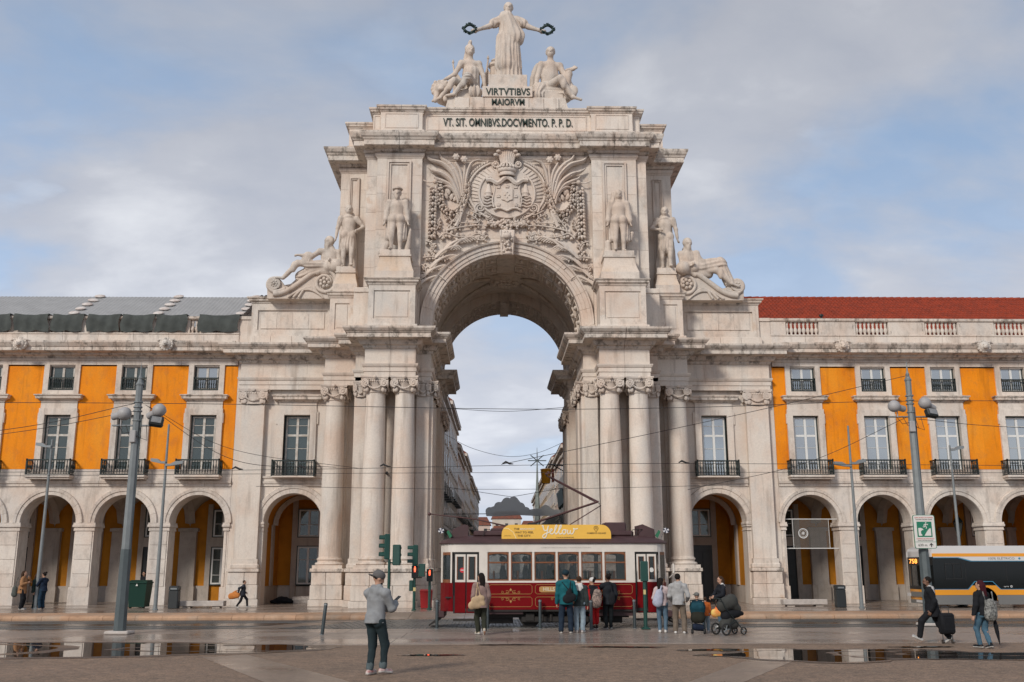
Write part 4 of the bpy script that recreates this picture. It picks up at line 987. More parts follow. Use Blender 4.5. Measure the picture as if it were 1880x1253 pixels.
        for j in range(6):
            t0, t1 = j/6, (j+1)/6
            for i in range(n_):
                q = [(pts[i][0], t0, pts[i][1]), (pts[i+1][0], t0, pts[i+1][1]), (pts[i+1][0], t1, pts[i+1][1]), (pts[i][0], t1, pts[i][1])]
                r_.add([(x, ya+(yb-ya)*t_, za+(zb-za)*t_+d) for x, t_, d in q], [(0, 1, 2, 3)])
        r_.build('roof', M_SHEET, B)
        M_TD = mat('old_tile', (0.075, 0.055, 0.045), 0.8, var=0.5)
        r2 = MB()
        for c in range(4):
            for j in range(10):
                t0, t1 = j/10, (j+1)/10; xc = -12.75-.24*c
                r2.tube([(xc, ya+(yb-ya)*t0, za+(zb-za)*t0+.07), (xc, ya+(yb-ya)*t1, za+(zb-za)*t1+.05)], [.13, .11], 6)
        tag(r2.build('old_roof_tiles', M_TD, B), None, None, None, 'stuff')
        M_BAG = mat('white_sandbag', (0.60, 0.57, 0.54), 0.9, var=0.3, vs=4, col2=(0.42, 0.34, 0.31))
        BAG = MB().ball((0, 0, 0), (.30, .22, .085), 10, 6).mesh('sandbag', M_BAG, 60)
        for x in (-13.72, -18.0, -22.35):
            for q in range(7): t_ = .16+.135*q; link('sandbag', BAG, B, (x+rn.uniform(-.05, .05), ya+(yb-ya)*t_, za+(zb-za)*t_+.09), (.5, 0, rn.uniform(-.2, .2)))
        M_NET = mat('dark_net', (0.065, 0.075, 0.070), 0.85, var=0.4, vs=2.5)
        xn = [-13.0, -14.95, -15.5, -17.0, -17.1, -18.65, -18.75, -20.3, -20.5, -22.0, -22.15, -23.8, -23.95, -25.5]
        for i in range(0, len(xn), 2):
            xa, xb = xn[i], xn[i+1]; nm = MB(); nx, nz = 18, 7; vs = []; ph = rn.uniform(0, 6)
            for j in range(nz+1):
                for q in range(nx+1):
                    t_ = q/nx; h = j/nz; sag = .06*math.sin(PI*t_)*h
                    x = xa+(xb-xa)*t_+.05*math.sin(5*h+ph)*(1 if q in (0, nx) else .3); y = 47.20-.022*math.sin(t_*19+ph+2*h)-.02*math.sin(t_*7-5*h)-.05*math.sin(PI*(1-h)); z = 13.02+(13.84-13.02)*h-(sag if j == nz else 0)-(.09*abs(math.sin(t_*6+ph)) if j == 0 else 0)
                    vs.append((x, y, z))
            for q in range(nx+1): p = vs[nz*(nx+1)+q]; vs.append((p[0], 47.75, p[2]+.02))
            nm.add(vs, [(j*(nx+1)+q, j*(nx+1)+q+1, (j+1)*(nx+1)+q+1, (j+1)*(nx+1)+q) for j in range(nz+1) for q in range(nx)]); nm.build('net_cover', M_NET, B, 60)
    MB().box(*X(12.98, xe+1.5), 47.80, 48.22, 12.42, 13.34).build('gutter_wall', MATS['clay_tile'] if s > 0 else M_STW, B)
    # closing walls so the block is solid from the side
    MB().box(*X(12.97, xe+1.5), 53.6, 60, PAVE, 13.3).build('rear_block', M_YEL, B)
    MB().box(*X(xe, xe+1.5), 47.5, 53.6, PAVE, 13.3).build('end_wall', M_YEL, B)
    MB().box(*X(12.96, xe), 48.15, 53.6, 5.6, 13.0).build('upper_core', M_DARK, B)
    return B
BL = building(-1); BR = building(1)
# windows, balconies and inner bays of the arch's own wings
for s in (1, -1):
    cc = s*10.0
    sr = MB()
    for q in (-1, 1): p0, p1 = sorted((cc+q*.62, cc+q*.92)); sr.box(p0, p1, 47.38, 47.7, 6.05, 9.02); p0, p1 = sorted((cc+q*.92, cc+q*1.0)); sr.box(p0, p1, 47.42, 47.5, 8.5, 9.1)
    sr.box(cc-.92, cc+.92, 47.39, 47.6, 8.94, 9.2).box(cc-.9, cc+.9, 47.43, 47.6, 9.2, 9.6); so = sr.build('window_surround', M_ST, ARCH)
    sweep([(cc+.9,47.6),(cc+.9,47.43),(cc-.9,47.43),(cc-.9,47.6)], [(-.1,9.55),(.04,9.56),(.10,9.63),(.24,9.66),(.25,9.76),(.30,9.82),(.31,9.87),(-.1,9.92)], 'window_hood', M_STC, so)
    MB().box(cc-.9, cc+.9, 47.45, 47.6, 9.58, 9.9).build('hood_core', M_ST, so)
    window(ARCH, cc, 6.0, 8.92, .60, (6.75, 7.35, 7.98, 8.45), 47.66, M_SASH if s < 0 else M_SASHC, M_GLASS if s < 0 else M_GLASSM, .5)
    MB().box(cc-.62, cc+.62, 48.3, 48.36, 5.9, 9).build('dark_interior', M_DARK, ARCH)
    MB().box(cc-1.0, cc+1.0, 46.9, 47.5, 5.92, 6.0, b=.02).build('balcony', M_ST, ARCH); rail(ARCH, cc-.98, cc+.98, 46.93, 47.44, 6.0, 6.72)
    # vestibule behind the wing arch
    n_ = 20; v = MB(); r_ = 1.5
    for i in range(n_):
        a0, a1 = PI*i/n_, PI*(i+1)/n_; P_ = lambda a, y: (cc+r_*math.cos(a), y, 3.86+r_*math.sin(a)); v.add([P_(a0, 48.4), P_(a1, 48.4), P_(a1, 52), P_(a0, 52)], [(0, 1, 2, 3)])
    v.build('vestibule_vault', M_YEL_SHADED, ARCH, 60)
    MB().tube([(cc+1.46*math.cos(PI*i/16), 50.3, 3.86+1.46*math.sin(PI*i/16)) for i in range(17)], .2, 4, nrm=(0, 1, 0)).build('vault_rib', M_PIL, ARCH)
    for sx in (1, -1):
        p0, p1 = sorted((cc+sx*1.52, cc+sx*1.6)); wl = MB().box(p0, p1, 48.4, 52.0, .95, 3.9).build('vestibule_wall', M_YEL_SHADED, ARCH)
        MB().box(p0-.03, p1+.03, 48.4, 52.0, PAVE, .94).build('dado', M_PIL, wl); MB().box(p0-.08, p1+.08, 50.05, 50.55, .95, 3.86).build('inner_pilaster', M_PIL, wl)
    MB().box(cc-1.52, cc+1.52, 51.9, 52.02, .95, 5.4).build('vestibule_wall', M_YEL_SHADED, ARCH)
    MB().box(cc-.85, cc-.58, 51.78, 51.95, PAVE, 5.2).box(cc+.58, cc+.85, 51.78, 51.95, PAVE, 5.2).box(cc-.58, cc+.58, 51.79, 51.95, 2.9, 3.3).build('door_surround', M_PIL, ARCH)
    window(ARCH, cc, 3.3, 4.75, .58, (3.95,), 51.84, M_SASHC, M_GLASS)
    if s < 0: window(ARCH, cc, .95, 2.9, .58, (2.2,), 51.84, M_SASHC, M_GLASS)
    else:
        d = MB().box(cc-.58, cc+.58, 51.8, 51.92, PAVE, 2.9).build('door', M_DOOR, ARCH)
        for q in (-.28, .28): MB().box(cc+q-.2, cc+q+.2, 51.77, 51.82, .4, 2.6, b=.01).build('door_panel', M_DOOR, d)
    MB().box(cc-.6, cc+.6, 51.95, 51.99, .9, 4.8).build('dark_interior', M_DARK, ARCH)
# ------------------------------------------------------------------ figure modelling: smooth unions of limbs turned into one skin
V3 = lambda *a: np.array(a, float)
def cap(a, b, ra, rb=None, m=0, flat=None, fold=None, off=0): return ('c', V3(*a), V3(*b), ra, ra if rb is None else rb, m, flat, fold)
def ell(c, r, rot=None, m=0): return ('e', V3(*c), V3(*((r, r, r) if isinstance(r, (int, float)) else r)), rot, m)
def skin(prims, vox, k, wr=0.0, wf=9.0, cut=None):
    """smooth union of prims sampled on a grid, surface extracted as a net of quads; returns verts, faces, material per face"""
    los, his = [], []
    for p in prims:
        if p[0] == 'c': r = max(p[3], p[4])+abs(p[7][0] if p[7] else 0); los.append(np.minimum(p[1], p[2])-r); his.append(np.maximum(p[1], p[2])+r)
        else: r = p[2].max(); los.append(p[1]-r); his.append(p[1]+r)
    lo = np.min(los, 0)-3*vox-k*.3; hi = np.max(his, 0)+3*vox+k*.3; dim = np.ceil((hi-lo)/vox).astype(int)+1
    D = np.full(dim, 10.0); Mi = np.zeros(dim, np.int16); Mr = np.full(dim, 10.0); gs = [lo[i]+vox*np.arange(dim[i]) for i in range(3)]
    for p, a, b in zip(prims, los, his):
        i0 = np.maximum(0, ((a-lo-k-3*vox)/vox).astype(int)); i1 = np.minimum(dim, ((b-lo+k+3*vox)/vox).astype(int)+2); sl = tuple(slice(x, y) for x, y in zip(i0, i1))
        P = np.stack(np.meshgrid(*[gs[i][sl[i]] for i in range(3)], indexing='ij'), -1)
        if p[0] == 'c':
            ab = p[2]-p[1]; L2 = ab@ab; t_ = np.clip(((P-p[1])@ab)/max(L2, 1e-9), 0, 1) if L2 > 0 else np.zeros(P.shape[:3]); v = P-(p[1]+t_[..., None]*ab); r = p[3]+(p[4]-p[3])*t_
            if p[7]:
                am, cnt, ph = p[7]; ang = np.arctan2(v[..., 1], v[..., 0]) if abs(ab[2]) > .5*math.sqrt(L2) else np.arctan2(v[..., 2], v[..., 1]); r = r+am*np.sin(cnt*ang+ph+3.0*t_)*(.35+.65*t_)
            if p[6] is not None:
                ax, f = p[6]; ax = V3(*ax); ax = ax/np.linalg.norm(ax); c = v@ax; v = v+(c*(1/f-1))[..., None]*ax; d = (np.linalg.norm(v, axis=-1)-r)*min(1, (f+1)/2)
            else: d = np.linalg.norm(v, axis=-1)-r
            m = p[5]
        else:
            v = P-p[1]
            if p[3] is not None: v = v@p[3]
            q = np.linalg.norm(v/p[2], axis=-1); q2 = np.linalg.norm(v/(p[2]**2), axis=-1); d = q*(q-1)/np.maximum(q2, 1e-6); m = p[4]
        Mv = Mr[sl]; closer = d < Mv; Mv[closer] = d[closer]; mm = Mi[sl]; mm[closer] = m
        Dv = D[sl]; h = np.clip(.5+.5*(Dv-d)/k, 0, 1); D[sl] = Dv+(d-Dv)*h-k*h*(1-h)
    if wr:
        X, Y, Z = np.meshgrid(*gs, indexing='ij'); D = D+wr*(np.sin(wf*X*1.3+2.1*np.sin(wf*.7*Z))*np.sin(wf*Z*1.7+1.7*np.sin(wf*Y))+.6*np.sin(wf*2.1*(X+Y)+wf*1.1*Z))
    if cut is not None: D = np.maximum(D, (cut-gs[2])[None, None, :])
    S = D < 0; c = [S[i:dim[0]-1+i, j:dim[1]-1+j, l:dim[2]-1+l] for i in (0, 1) for j in (0, 1) for l in (0, 1)]
    an = np.logical_or.reduce(c); al = np.logical_and.reduce(c); mix = an & ~al; I = np.argwhere(mix); idx = np.full(mix.shape, -1); idx[tuple(I.T)] = np.arange(len(I))
    Pn = np.zeros((len(I), 3)); cnt = np.zeros(len(I)); cor = [V3(i, j, l).astype(int) for i in (0, 1) for j in (0, 1) for l in (0, 1)]
    for a in range(8):
        for b in range(a+1, 8):
            if np.abs(cor[a]-cor[b]).sum() != 1: continue
            da = D[tuple((I+cor[a]).T)]; db = D[tuple((I+cor[b]).T)]; x = (da < 0) != (db < 0); t_ = np.where(x, da/np.where(x, da-db, 1), 0); Pn += ((cor[a]+t_[:, None]*(cor[b]-cor[a])))*x[:, None]; cnt += x
    V = lo+vox*(I+Pn/cnt[:, None]); vm = Mi[tuple(I.T)]; F = []
    for ax in range(3):
        o1, o2 = (ax+1) % 3, (ax+2) % 3; s0 = [slice(None)]*3; s1 = [slice(None)]*3; s0[ax] = slice(0, -1); s1[ax] = slice(1, None); ch = S[tuple(s0)] != S[tuple(s1)]; E = np.argwhere(ch)
        E = E[(E[:, o1] > 0) & (E[:, o2] > 0) & (E[:, o1] < dim[o1]-1) & (E[:, o2] < dim[o2]-1)]; ins = S[tuple(E.T)]
        q = []
        for d1, d2 in ((-1, -1), (0, -1), (0, 0), (-1, 0)): e = E.copy(); e[:, o1] += d1; e[:, o2] += d2; q.append(idx[tuple(e.T)])
        q = np.stack(q, 1); q[~ins] = q[~ins][:, ::-1]; F.append(q)
    F = np.concatenate(F); return V, F, vm[F[:, 0]]
def skin_obj(name, prims, mats, parent=None, vox=.013, k=.03, wr=0.0, wf=9.0, M=None, loc=None, rot=None, cut=None):
    V, F, fm = skin(prims, vox, k, wr, wf, cut)
    if M is not None: V = V@np.array(M)[:3, :3].T+np.array(M)[:3, 3]
    me = bpy.data.meshes.new(name); me.vertices.add(len(V)); me.vertices.foreach_set('co', V.ravel().astype(np.float32))
    me.loops.add(F.size); me.loops.foreach_set('vertex_index', F.ravel().astype(np.int32)); me.polygons.add(len(F)); me.polygons.foreach_set('loop_start', np.arange(0, F.size, 4, dtype=np.int32))
    for m in (mats if isinstance(mats, (list, tuple)) else [mats]): me.materials.append(m)
    me.polygons.foreach_set('material_index', fm.astype(np.int32)); me.update(calc_edges=True); me.shade_smooth()
    return link(name, me, parent, loc, rot)
def rotz3(a): c, s = math.cos(a), math.sin(a); return np.array(((c, -s, 0), (s, c, 0), (0, 0, 1.0)))
def rotx3(a): c, s = math.cos(a), math.sin(a); return np.array(((1.0, 0, 0), (0, c, -s), (0, s, c)))
def ik(a, t, l1, l2, pole):
    a, t = V3(*a), V3(*t); d = t-a; ln = np.linalg.norm(d)
    if ln > (l1+l2)*.995: d = d*((l1+l2)*.995/ln); ln = (l1+l2)*.995; t = a+d
    u = d/ln; x = (l1*l1-l2*l2+ln*ln)/(2*ln); h = math.sqrt(max(0, l1*l1-x*x)); p = V3(*pole); p = p-u*(p@u); p = p/max(1e-6, np.linalg.norm(p)); return a+u*x+p*h, t
def pose(hipz=.93, shift=(0, 0), lean=0.0, side=0.0, turn=0.0, aL=(-.10, 0, .08), aR=(.10, 0, .08), hL=(-.26, .05, .80), hR=(.26, .05, .80), poleL=(-.4, -1, 0), poleR=(.4, -1, 0), yaw=0.0, pitch=0.0, tL=0.0, tR=0.0, kL=None, kR=None, fem=0):
    """joints of a 1.75 m figure facing +y; hands and ankles are targets, elbows and knees follow"""
    J = {}; pv = V3(shift[0], shift[1], hipz); J['pelvis'] = pv; Rt = rotz3(turn)
    J['chest'] = pv+V3(side*.6, lean*.6, .33); J['neck'] = pv+V3(side, lean, .52); sw = .165 if fem else .20
    J['shL'] = J['neck']+Rt@V3(-sw, 0, -.075); J['shR'] = J['neck']+Rt@V3(sw, 0, -.075); hw = .095
    J['hipL'] = pv+V3(-hw, 0, -.03); J['hipR'] = pv+V3(hw, 0, -.03)
    for s in 'LR':
        J['kn'+s], J['an'+s] = ik(J['hip'+s], dict(L=aL, R=aR)[s], .415, .415, dict(L=kL, R=kR)[s] or (.15*(-1 if s == 'L' else 1), 1, 0)); a = dict(L=tL, R=tR)[s]; J['toe'+s] = J['an'+s]+V3(.03*(-1 if s == 'L' else 1), .17*math.cos(a), -.045+.17*math.sin(a))
        J['el'+s], J['ha'+s] = ik(J['sh'+s], dict(L=hL, R=hR)[s], .29, .26, dict(L=poleL, R=poleR)[s])
    J['hd'] = rotz3(yaw)@rotx3(pitch); J['head'] = J['neck']+V3(side*.2, .02+lean*.2, .17)
    return J
def head_prims(J, s=1.0, m=0, eye=1, beard=None):
    h, Rm = J['head'], J['hd']; P = lambda x, y, z: h+Rm@(V3(x, y, z)*s); pr = [cap(J['neck']-V3(0, 0, .03*s), h-V3(0, 0, .04*s), .058*s, .052*s, m)]
    pr += [ell(P(0, -.01, .025), (.077*s, .095*s, .095*s), Rm, m), ell(P(0, .028, -.045), (.060*s, .066*s, .072*s), Rm, m), cap(P(0, .088, .01), P(0, .108, -.022), .010*s, .014*s, m), ell(P(0, .082, .028), (.055*s, .015*s, .012*s), Rm, m)]
    for q in (-1, 1): pr += [ell(P(q*.078, -.005, -.005), (.010*s, .02*s, .03*s), Rm, m), ell(P(q*.03, .080, .008), (.014*s, .012*s, .009*s), Rm, eye)]
    pr.append(ell(P(0, .088, -.058), (.024*s, .010*s, .008*s), Rm, m))
    if beard is not None: pr += [ell(P(0, .055, -.085), (.055*s, .045*s, .05*s), Rm, beard), ell(P(0, .07, -.11*(1 if beard == eye else 1.25)), (.035*s, .035*s, .05*s*(1 if beard == eye else 1.6)), Rm, beard)]
    return pr
def hand_prims(J, side, s=1.0, m=0, curl=.5):
    el, ha = J['el'+side], J['ha'+side]; d = ha-el; d = d/np.linalg.norm(d); inn = V3(1 if side == 'L' else -1, 0, 0); inn = inn-d*(inn@d); inn = inn/max(1e-6, np.linalg.norm(inn)); w = np.cross(d, inn); pr = [cap(ha-d*.01*s, ha+d*.07*s, .030*s, .034*s, m, (inn, .55))]
    fwd = w if w[1] > 0 else -w
    for i, ln in enumerate((.072, .082, .077, .060)):
        o = ha+d*.085*s+fwd*(.030-.020*i)*s; k1 = o+(d*(1-curl*.5)+inn*curl*.7)*ln*.5*s; k2 = k1+(d*(1-curl)+inn*curl)*ln*.5*s; pr += [cap(o-d*.02*s, k1, .0105*s, .0095*s, m), cap(k1, k2, .0095*s, .008*s, m)]
    o = ha+d*.015*s+fwd*.028*s; t1 = o+(d*.6+fwd*.7+inn*.3)*.045*s; pr += [cap(o, t1, .014*s, .011*s, m), cap(t1, t1+(d*.8+inn*.5+fwd*.1)*.035*s, .011*s, .009*s, m)]
    return pr
def limb_prims(J, s=1.0, m=0, f=1.0, fem=0):
    pr = [cap(J['pelvis'], J['chest'], .125*s*f, .135*s*f, m, ((0, 1, 0), .72)), cap(J['chest'], J['neck']-V3(0, 0, .07*s), .145*s*f, .10*s*f, m, ((0, 1, 0), .70)), cap(J['shL'], J['shR'], .058*s*f, .058*s*f, m)]
    if fem:
        for q in (-1, 1): pr.append(ell(J['chest']+V3(q*.065, .085, .02)*s, .062*s, None, m))
    for q in 'LR':
        pr += [cap(J['sh'+q], J['el'+q], .050*s*f, .040*s*f, m), cap(J['el'+q], J['ha'+q], .040*s*f, .027*s*f, m), cap(J['hip'+q], J['kn'+q], .083*s*f, .055*s*f, m), cap(J['kn'+q], J['an'+q], .054*s*f, .036*s*f, m), ell(J['kn'+q]*.72+J['an'+q]*.28+V3(0, -.018*s, 0), (.048*s*f, .05*s*f, .10*s*f), None, m), cap(J['an'+q]-V3(0, .03*s, .02*s), J['toe'+q], .036*s, .028*s, m)]
        pr.append(ell(J['hip'+q]+V3(0, -.05*s, .0), (.09*s*f, .085*s*f, .10*s*f), None, m))
    return pr
M_SKIN = mat('skin', (0.42, 0.24, 0.165), 0.55); M_SKIND = mat('skin_dark', (0.16, 0.08, 0.05), 0.5); M_EYE = mat('eye_dark', (0.02, 0.015, 0.012), 0.3)
# ------------------------------------------------------------------ stone figures on the arch
def scaleJ(J, s, o=(0, 0, 0), rz=PI):
    Rm = rotz3(rz); out = {}
    for k_, v in J.items(): out[k_] = Rm@v if k_ == 'hd' else Rm@(v*s)+V3(*o)
    return out
def statue(name, label, prims, vox=.03, k=.05, wr=.006, wf=5.0, m=M_STAT):
    o = skin_obj(name, prims, m, None, vox, k, wr, wf); return tag(o, label, 'statue', 'statues of the arch')
def block(x0, x1, y0, y1, z0, z1, name='statue_base', m=M_STR, b=.03): return MB().box(x0, x1, y0, y1, z0, z1, b=b).build(name, m, ARCH)
# statue bases: dado, hollow moulding, top slab
for s in (1, -1):
    for xc, hw, y0, y1, z0, zt in ((5.2, .88, 43.95, 45.15, 14.68, 16.18), (7.75, .58, 46.0, 47.1, 14.64, 15.98)):
        p = MB().box(s*xc-hw, s*xc+hw, y0, y1, z0, z0+.42).build('statue_base', M_STR, ARCH)
        n = 6; q = MB()
        for i in range(n):
            f0, f1 = (i/n), ((i+1)/n); e0, e1 = (hw*(1-.20*math.sin(f0*PI/2)), hw*(1-.20*math.sin(f1*PI/2))); zz = lambda f: z0+.42+f*(zt-z0-.42-.34); a0, a1 = y0+.18*math.sin(f0*PI/2), y0+.18*math.sin(f1*PI/2)
            q.add([(s*xc-e0,a0,zz(f0)),(s*xc+e0,a0,zz(f0)),(s*xc+e1,a1,zz(f1)),(s*xc-e1,a1,zz(f1)),(s*xc-e0,y1,zz(f0)),(s*xc+e0,y1,zz(f0)),(s*xc+e1,y1,zz(f1)),(s*xc-e1,y1,zz(f1))], [(0,1,2,3),(1,5,6,2),(4,0,3,7)])
        q.build('base_hollow', stone('limestone_orange', (0.62, 0.53, 0.45), (0.58, 0.43, 0.31), (0.56, 0.5, 0.45), rust=.55) if 'limestone_orange' not in MATS else MATS['limestone_orange'], p)
        MB().box(s*xc-hw*.86, s*xc+hw*.86, y0+.12, y1, zt-.34, zt-.26, b=.02).box(s*xc-hw*.80, s*xc+hw*.80, y0+.16, y1, zt-.26, zt, b=.02).build('base_slab', M_STR, p)
def coat_fig(o, s, rz=PI, hat=0, wig=0, beardy=0, yaw=0.0):
    J = scaleJ(pose(aL=(-.10,.02,.06), aR=(.12,.08,.06), hL=(-.30,.03,.80), hR=(.30,.04,.82), yaw=yaw, lean=-.03), s, o, rz); pr = limb_prims(J, s, f=1.3)+head_prims(J, s*1.22, 0, 0, 0 if beardy else None)+hand_prims(J, 'L', s)+hand_prims(J, 'R', s)
    bk = (rotz3(rz)@V3(0, -.05, 0))*s
    for q in 'LR':
        sd = (rotz3(rz)@V3(-.05 if q == 'L' else .05, 0, 0))*s; pr += [cap(J['sh'+q]+sd*.3, J['el'+q], .095*s, .078*s, 0, None, (.006*s, 5, 0)), cap(J['el'+q], J['ha'+q]*.8+J['el'+q]*.2, .078*s, .07*s)]
        pr.append(cap(J['sh'+q]+bk+sd*.1, V3(*J['kn'+q][:2], J['kn'+q][2]-.10*s)+bk*1.6+sd*1.3, .06*s, .10*s, 0, None, (.014*s, 7, 1)))
    pr.append(cap(J['chest']+bk, V3(*J['pelvis'][:2], J['knL'][2]-.08*s)+bk*2.2, .13*s, .18*s, 0, ((0, 1, 0), .4), (.012*s, 9, 0)))
    pr.append(ell(J['neck']+V3(0, 0, -.02)*s, (.10*s, .09*s, .05*s)))
    hd = J['head']; Rm = J['hd']; P = lambda x, y, z: hd+Rm@(V3(x, y, z)*s*1.2)
    s = s*1.2
    if hat: pr += [ell(P(0, -.01, .09), (.12*s, .13*s, .035*s), Rm), ell(P(0, -.02, .115), (.085*s, .095*s, .04*s), Rm)]
    if wig: pr += [cap(P(-.085, -.02, .05), P(-.10, -.0, -.14), .045*s, .055*s, 0, None, (.006*s, 5, 0)), cap(P(.085, -.02, .05), P(.10, 0, -.14), .045*s, .055*s, 0, None, (.006*s, 5, 0)), ell(P(0, -.03, .05), (.095*s, .10*s, .085*s), Rm)]
    else: pr.append(ell(P(0, -.03, .03), (.085*s, .10*s, .09*s), Rm))
    return pr, J
pr, J = coat_fig((-5.2, 44.5, 16.16), 1.79, PI, hat=1, beardy=1); s = 1.79
pr += [cap((-5.85, 44.75, 16.2), (-5.6, 44.6, 16.6), .22, .15), cap((-4.7, 44.65, 16.2), (-4.55, 44.55, 17.3), .16, .05)]
statue('stone_statue', 'bearded stone man in flat cap and long open coat, left niche beside the carved arms', pr)
pr, J = coat_fig((5.28, 44.5, 16.16), 1.79, PI, wig=1)
pr += [cap((5.0-.25, 44.7, 16.2), (4.75, 44.65, 16.7), .2, .16), cap((5.8, 44.7, 16.9), (5.9, 44.7, 17.2), .12, .1)]
statue('stone_statue', 'bareheaded stone man in long wig and open coat, right niche beside the carved arms', pr)
def tunic_fig(o, s, rz, side):
    J = scaleJ(pose(aL=(-.10,.12,.06), aR=(.10,-.02,.06), hL=(-.24,.16,1.02) if side < 0 else (-.32,.08,.78), hR=(.32,.06,.80) if side < 0 else (.16,.20,1.06), poleL=(-1,-.5,0), poleR=(1,-.5,0)), s, o, rz); pr = limb_prims(J, s, f=1.28)+head_prims(J, s*1.22, 0, 0, None)+hand_prims(J, 'L', s)+hand_prims(J, 'R', s)
    pr += [cap(J['pelvis']+V3(0, 0, .05*s), V3(*J['pelvis'][:2], J['knL'][2]+.13*s), .15*s, .205*s, 0, ((0, 1, 0), .8), (.018*s, 14, 0)), cap(J['chest'], J['pelvis'], .155*s, .145*s, 0, ((0, 1, 0), .78)), cap(J['pelvis']+V3(-.13*s, 0, .06*s), J['pelvis']+V3(.13*s, 0, .06*s), .07*s)]
    bk = rotz3(rz)@V3(0, -.13, 0)*s; pr.append(cap(J['neck']+bk*.6, V3(J['pelvis'][0], J['pelvis'][1], o[2]+.15*s)+bk*1.3, .16*s, .27*s, 0, ((0, 1, 0), .35), (.02*s, 11, 1)))
    for q in 'LR': pr.append(cap(J['sh'+q], J['sh'+q]*.55+J['el'+q]*.45, .085*s, .07*s, 0, None, (.008*s, 8, 0)))
    hd, Rm = J['head'], J['hd']; pr += [ell(hd+Rm@V3(0, -.02, .03)*s, (.09*s, .105*s, .10*s), Rm)]; pr += [ell(J['neck']+V3(0, 0, -.03)*s, (.14*s, .12*s, .06*s))]
    return pr, J
pr, J = tunic_fig((-7.75, 46.5, 15.96), 1.85, PI+.15, -1); statue('stone_statue', 'cloaked stone man in short tunic on narrow pedestal left of the capped man', pr)
pr, J = tunic_fig((7.82, 46.5, 15.96), 1.85, PI-.15, 1); pr += [cap((8.05, 46.3, 16.0), (8.12, 46.28, 17.6), .05, .05)]; statue('stone_statue', 'stone man holding a staff on narrow pedestal right of the wigged man', pr)
# scrolls carrying the reclining river figures
def scroll(s):
    fx = lambda px: (-8.80+(px-592)*.0262)*(-s); fz = lambda py: 15.18-(py-522)*.0270
    out = [(487,548),(486,530),(489,517),(499,508),(510,513),(517,524),(528,527),(545,518),(562,503),(578,494),(594,490),(608,494),(617,505),(620,522),(618,548)]
    p = MB().prism([(fx(x), fz(y)) for x, y in out], 'y', 46.62, 47.9).build('scroll', M_STAT, ARCH, 40)
    def rl(pts, r0, r1, y=46.6, nm='scroll_roll'):
        c = spline(pts, 6); MB().tube([(fx(a), y, fz(b)) for a, b in c], [r0+(r1-r0)*i/(len(c)-1) for i in range(len(c))], 7).build(nm, M_STAT, p, 60)
    sp = [(592+24*(1-.8*i/20)*math.cos(-2.4+i*.62), 518+24*(1-.8*i/20)*math.sin(-2.4+i*.62)) for i in range(21)]
    rl([(498,540),(512,538),(530,530),(550,515),(568,502),(580,499)]+sp, .15, .05)
    sp = [(499+13*(1-.8*i/16)*math.cos(1.9+i*.7), 521+13*(1-.8*i/16)*math.sin(1.9+i*.7)) for i in range(17)]
    rl([(520,530),(510,534),(500,535)]+sp, .12, .045)
    for k in range(3): rl([(525+k*10,546),(545+k*6,534-k*3),(565+k*3,532-k),(582,540),(590,547)], .07, .04, 46.58)
    f = MB()
    for cx_, cy_, r_ in ((592,519,.2),(499,521,.13)):
        for i in range(7): a = 2*PI*i/7; f.ball((fx(cx_)+r_*math.cos(a), 46.52, fz(cy_)+r_*math.sin(a)), r_*.5, 6, 4)
        f.ball((fx(cx_), 46.48, fz(cy_)), r_*.5, 6, 4)
    f.build('scroll_flower', M_STAT, p, 60)
    MB().tube([(fx(499), 46.5, fz(521)), (fx(499), 47.9, fz(521))], .30, 14).build('scroll_drum', M_STAT, p, 40)
scroll(-1); scroll(1)
def river(s, J, extra, label):
    pr = limb_prims(J, 2.0, f=1.38)+head_prims(J, 2.3, 0, 0, 0)+hand_prims(J, 'L', 2.0)+hand_prims(J, 'R', 2.0); hd, Rm = J['head'], J['hd']
    pr += [ell(hd+Rm@V3(0, -.06, .05), (.22, .24, .23), Rm), cap(hd+Rm@V3(-.14, -.05, 0), J['neck']+V3(-.12, .05, .05), .09, .1), cap(hd+Rm@V3(.14, -.05, 0), J['neck']+V3(.12, .05, .05), .09, .1), ell(hd+Rm@V3(0, .16, -.30), (.11, .09, .22), Rm)]
    statue('stone_statue', label, pr+extra, .032, .07)
def fxL(px): return -8.80+(px-592)*.0262
def fz(py): return 15.18-(py-522)*.0270
yc = 46.75
J = dict(pelvis=V3(fxL(600), yc, fz(489)), chest=V3(fxL(597), yc-.05, fz(470)), neck=V3(fxL(598), yc-.08, fz(454)), head=V3(fxL(596.5), yc-.14, fz(441)), hd=rotz3(PI-.75)@rotx3(-.1),
    shR=V3(fxL(580), yc-.15, fz(460)), shL=V3(fxL(614), yc-.05, fz(461)), elR=V3(fxL(567), yc-.3, fz(471)), haR=V3(fxL(546), yc-.32, fz(469)), elL=V3(fxL(619), yc-.1, fz(480)), haL=V3(fxL(606), yc-.4, fz(480)),
    hipL=V3(fxL(597), yc-.1, fz(488)), hipR=V3(fxL(596), yc+.1, fz(490)), knL=V3(fxL(541), yc-.25, fz(483)), knR=V3(fxL(556), yc+.25, fz(497)), anL=V3(fxL(515), yc-.2, fz(510)), anR=V3(fxL(530), yc+.25, fz(518)), toeL=V3(fxL(502), yc-.25, fz(510)), toeR=V3(fxL(517), yc+.2, fz(521)))
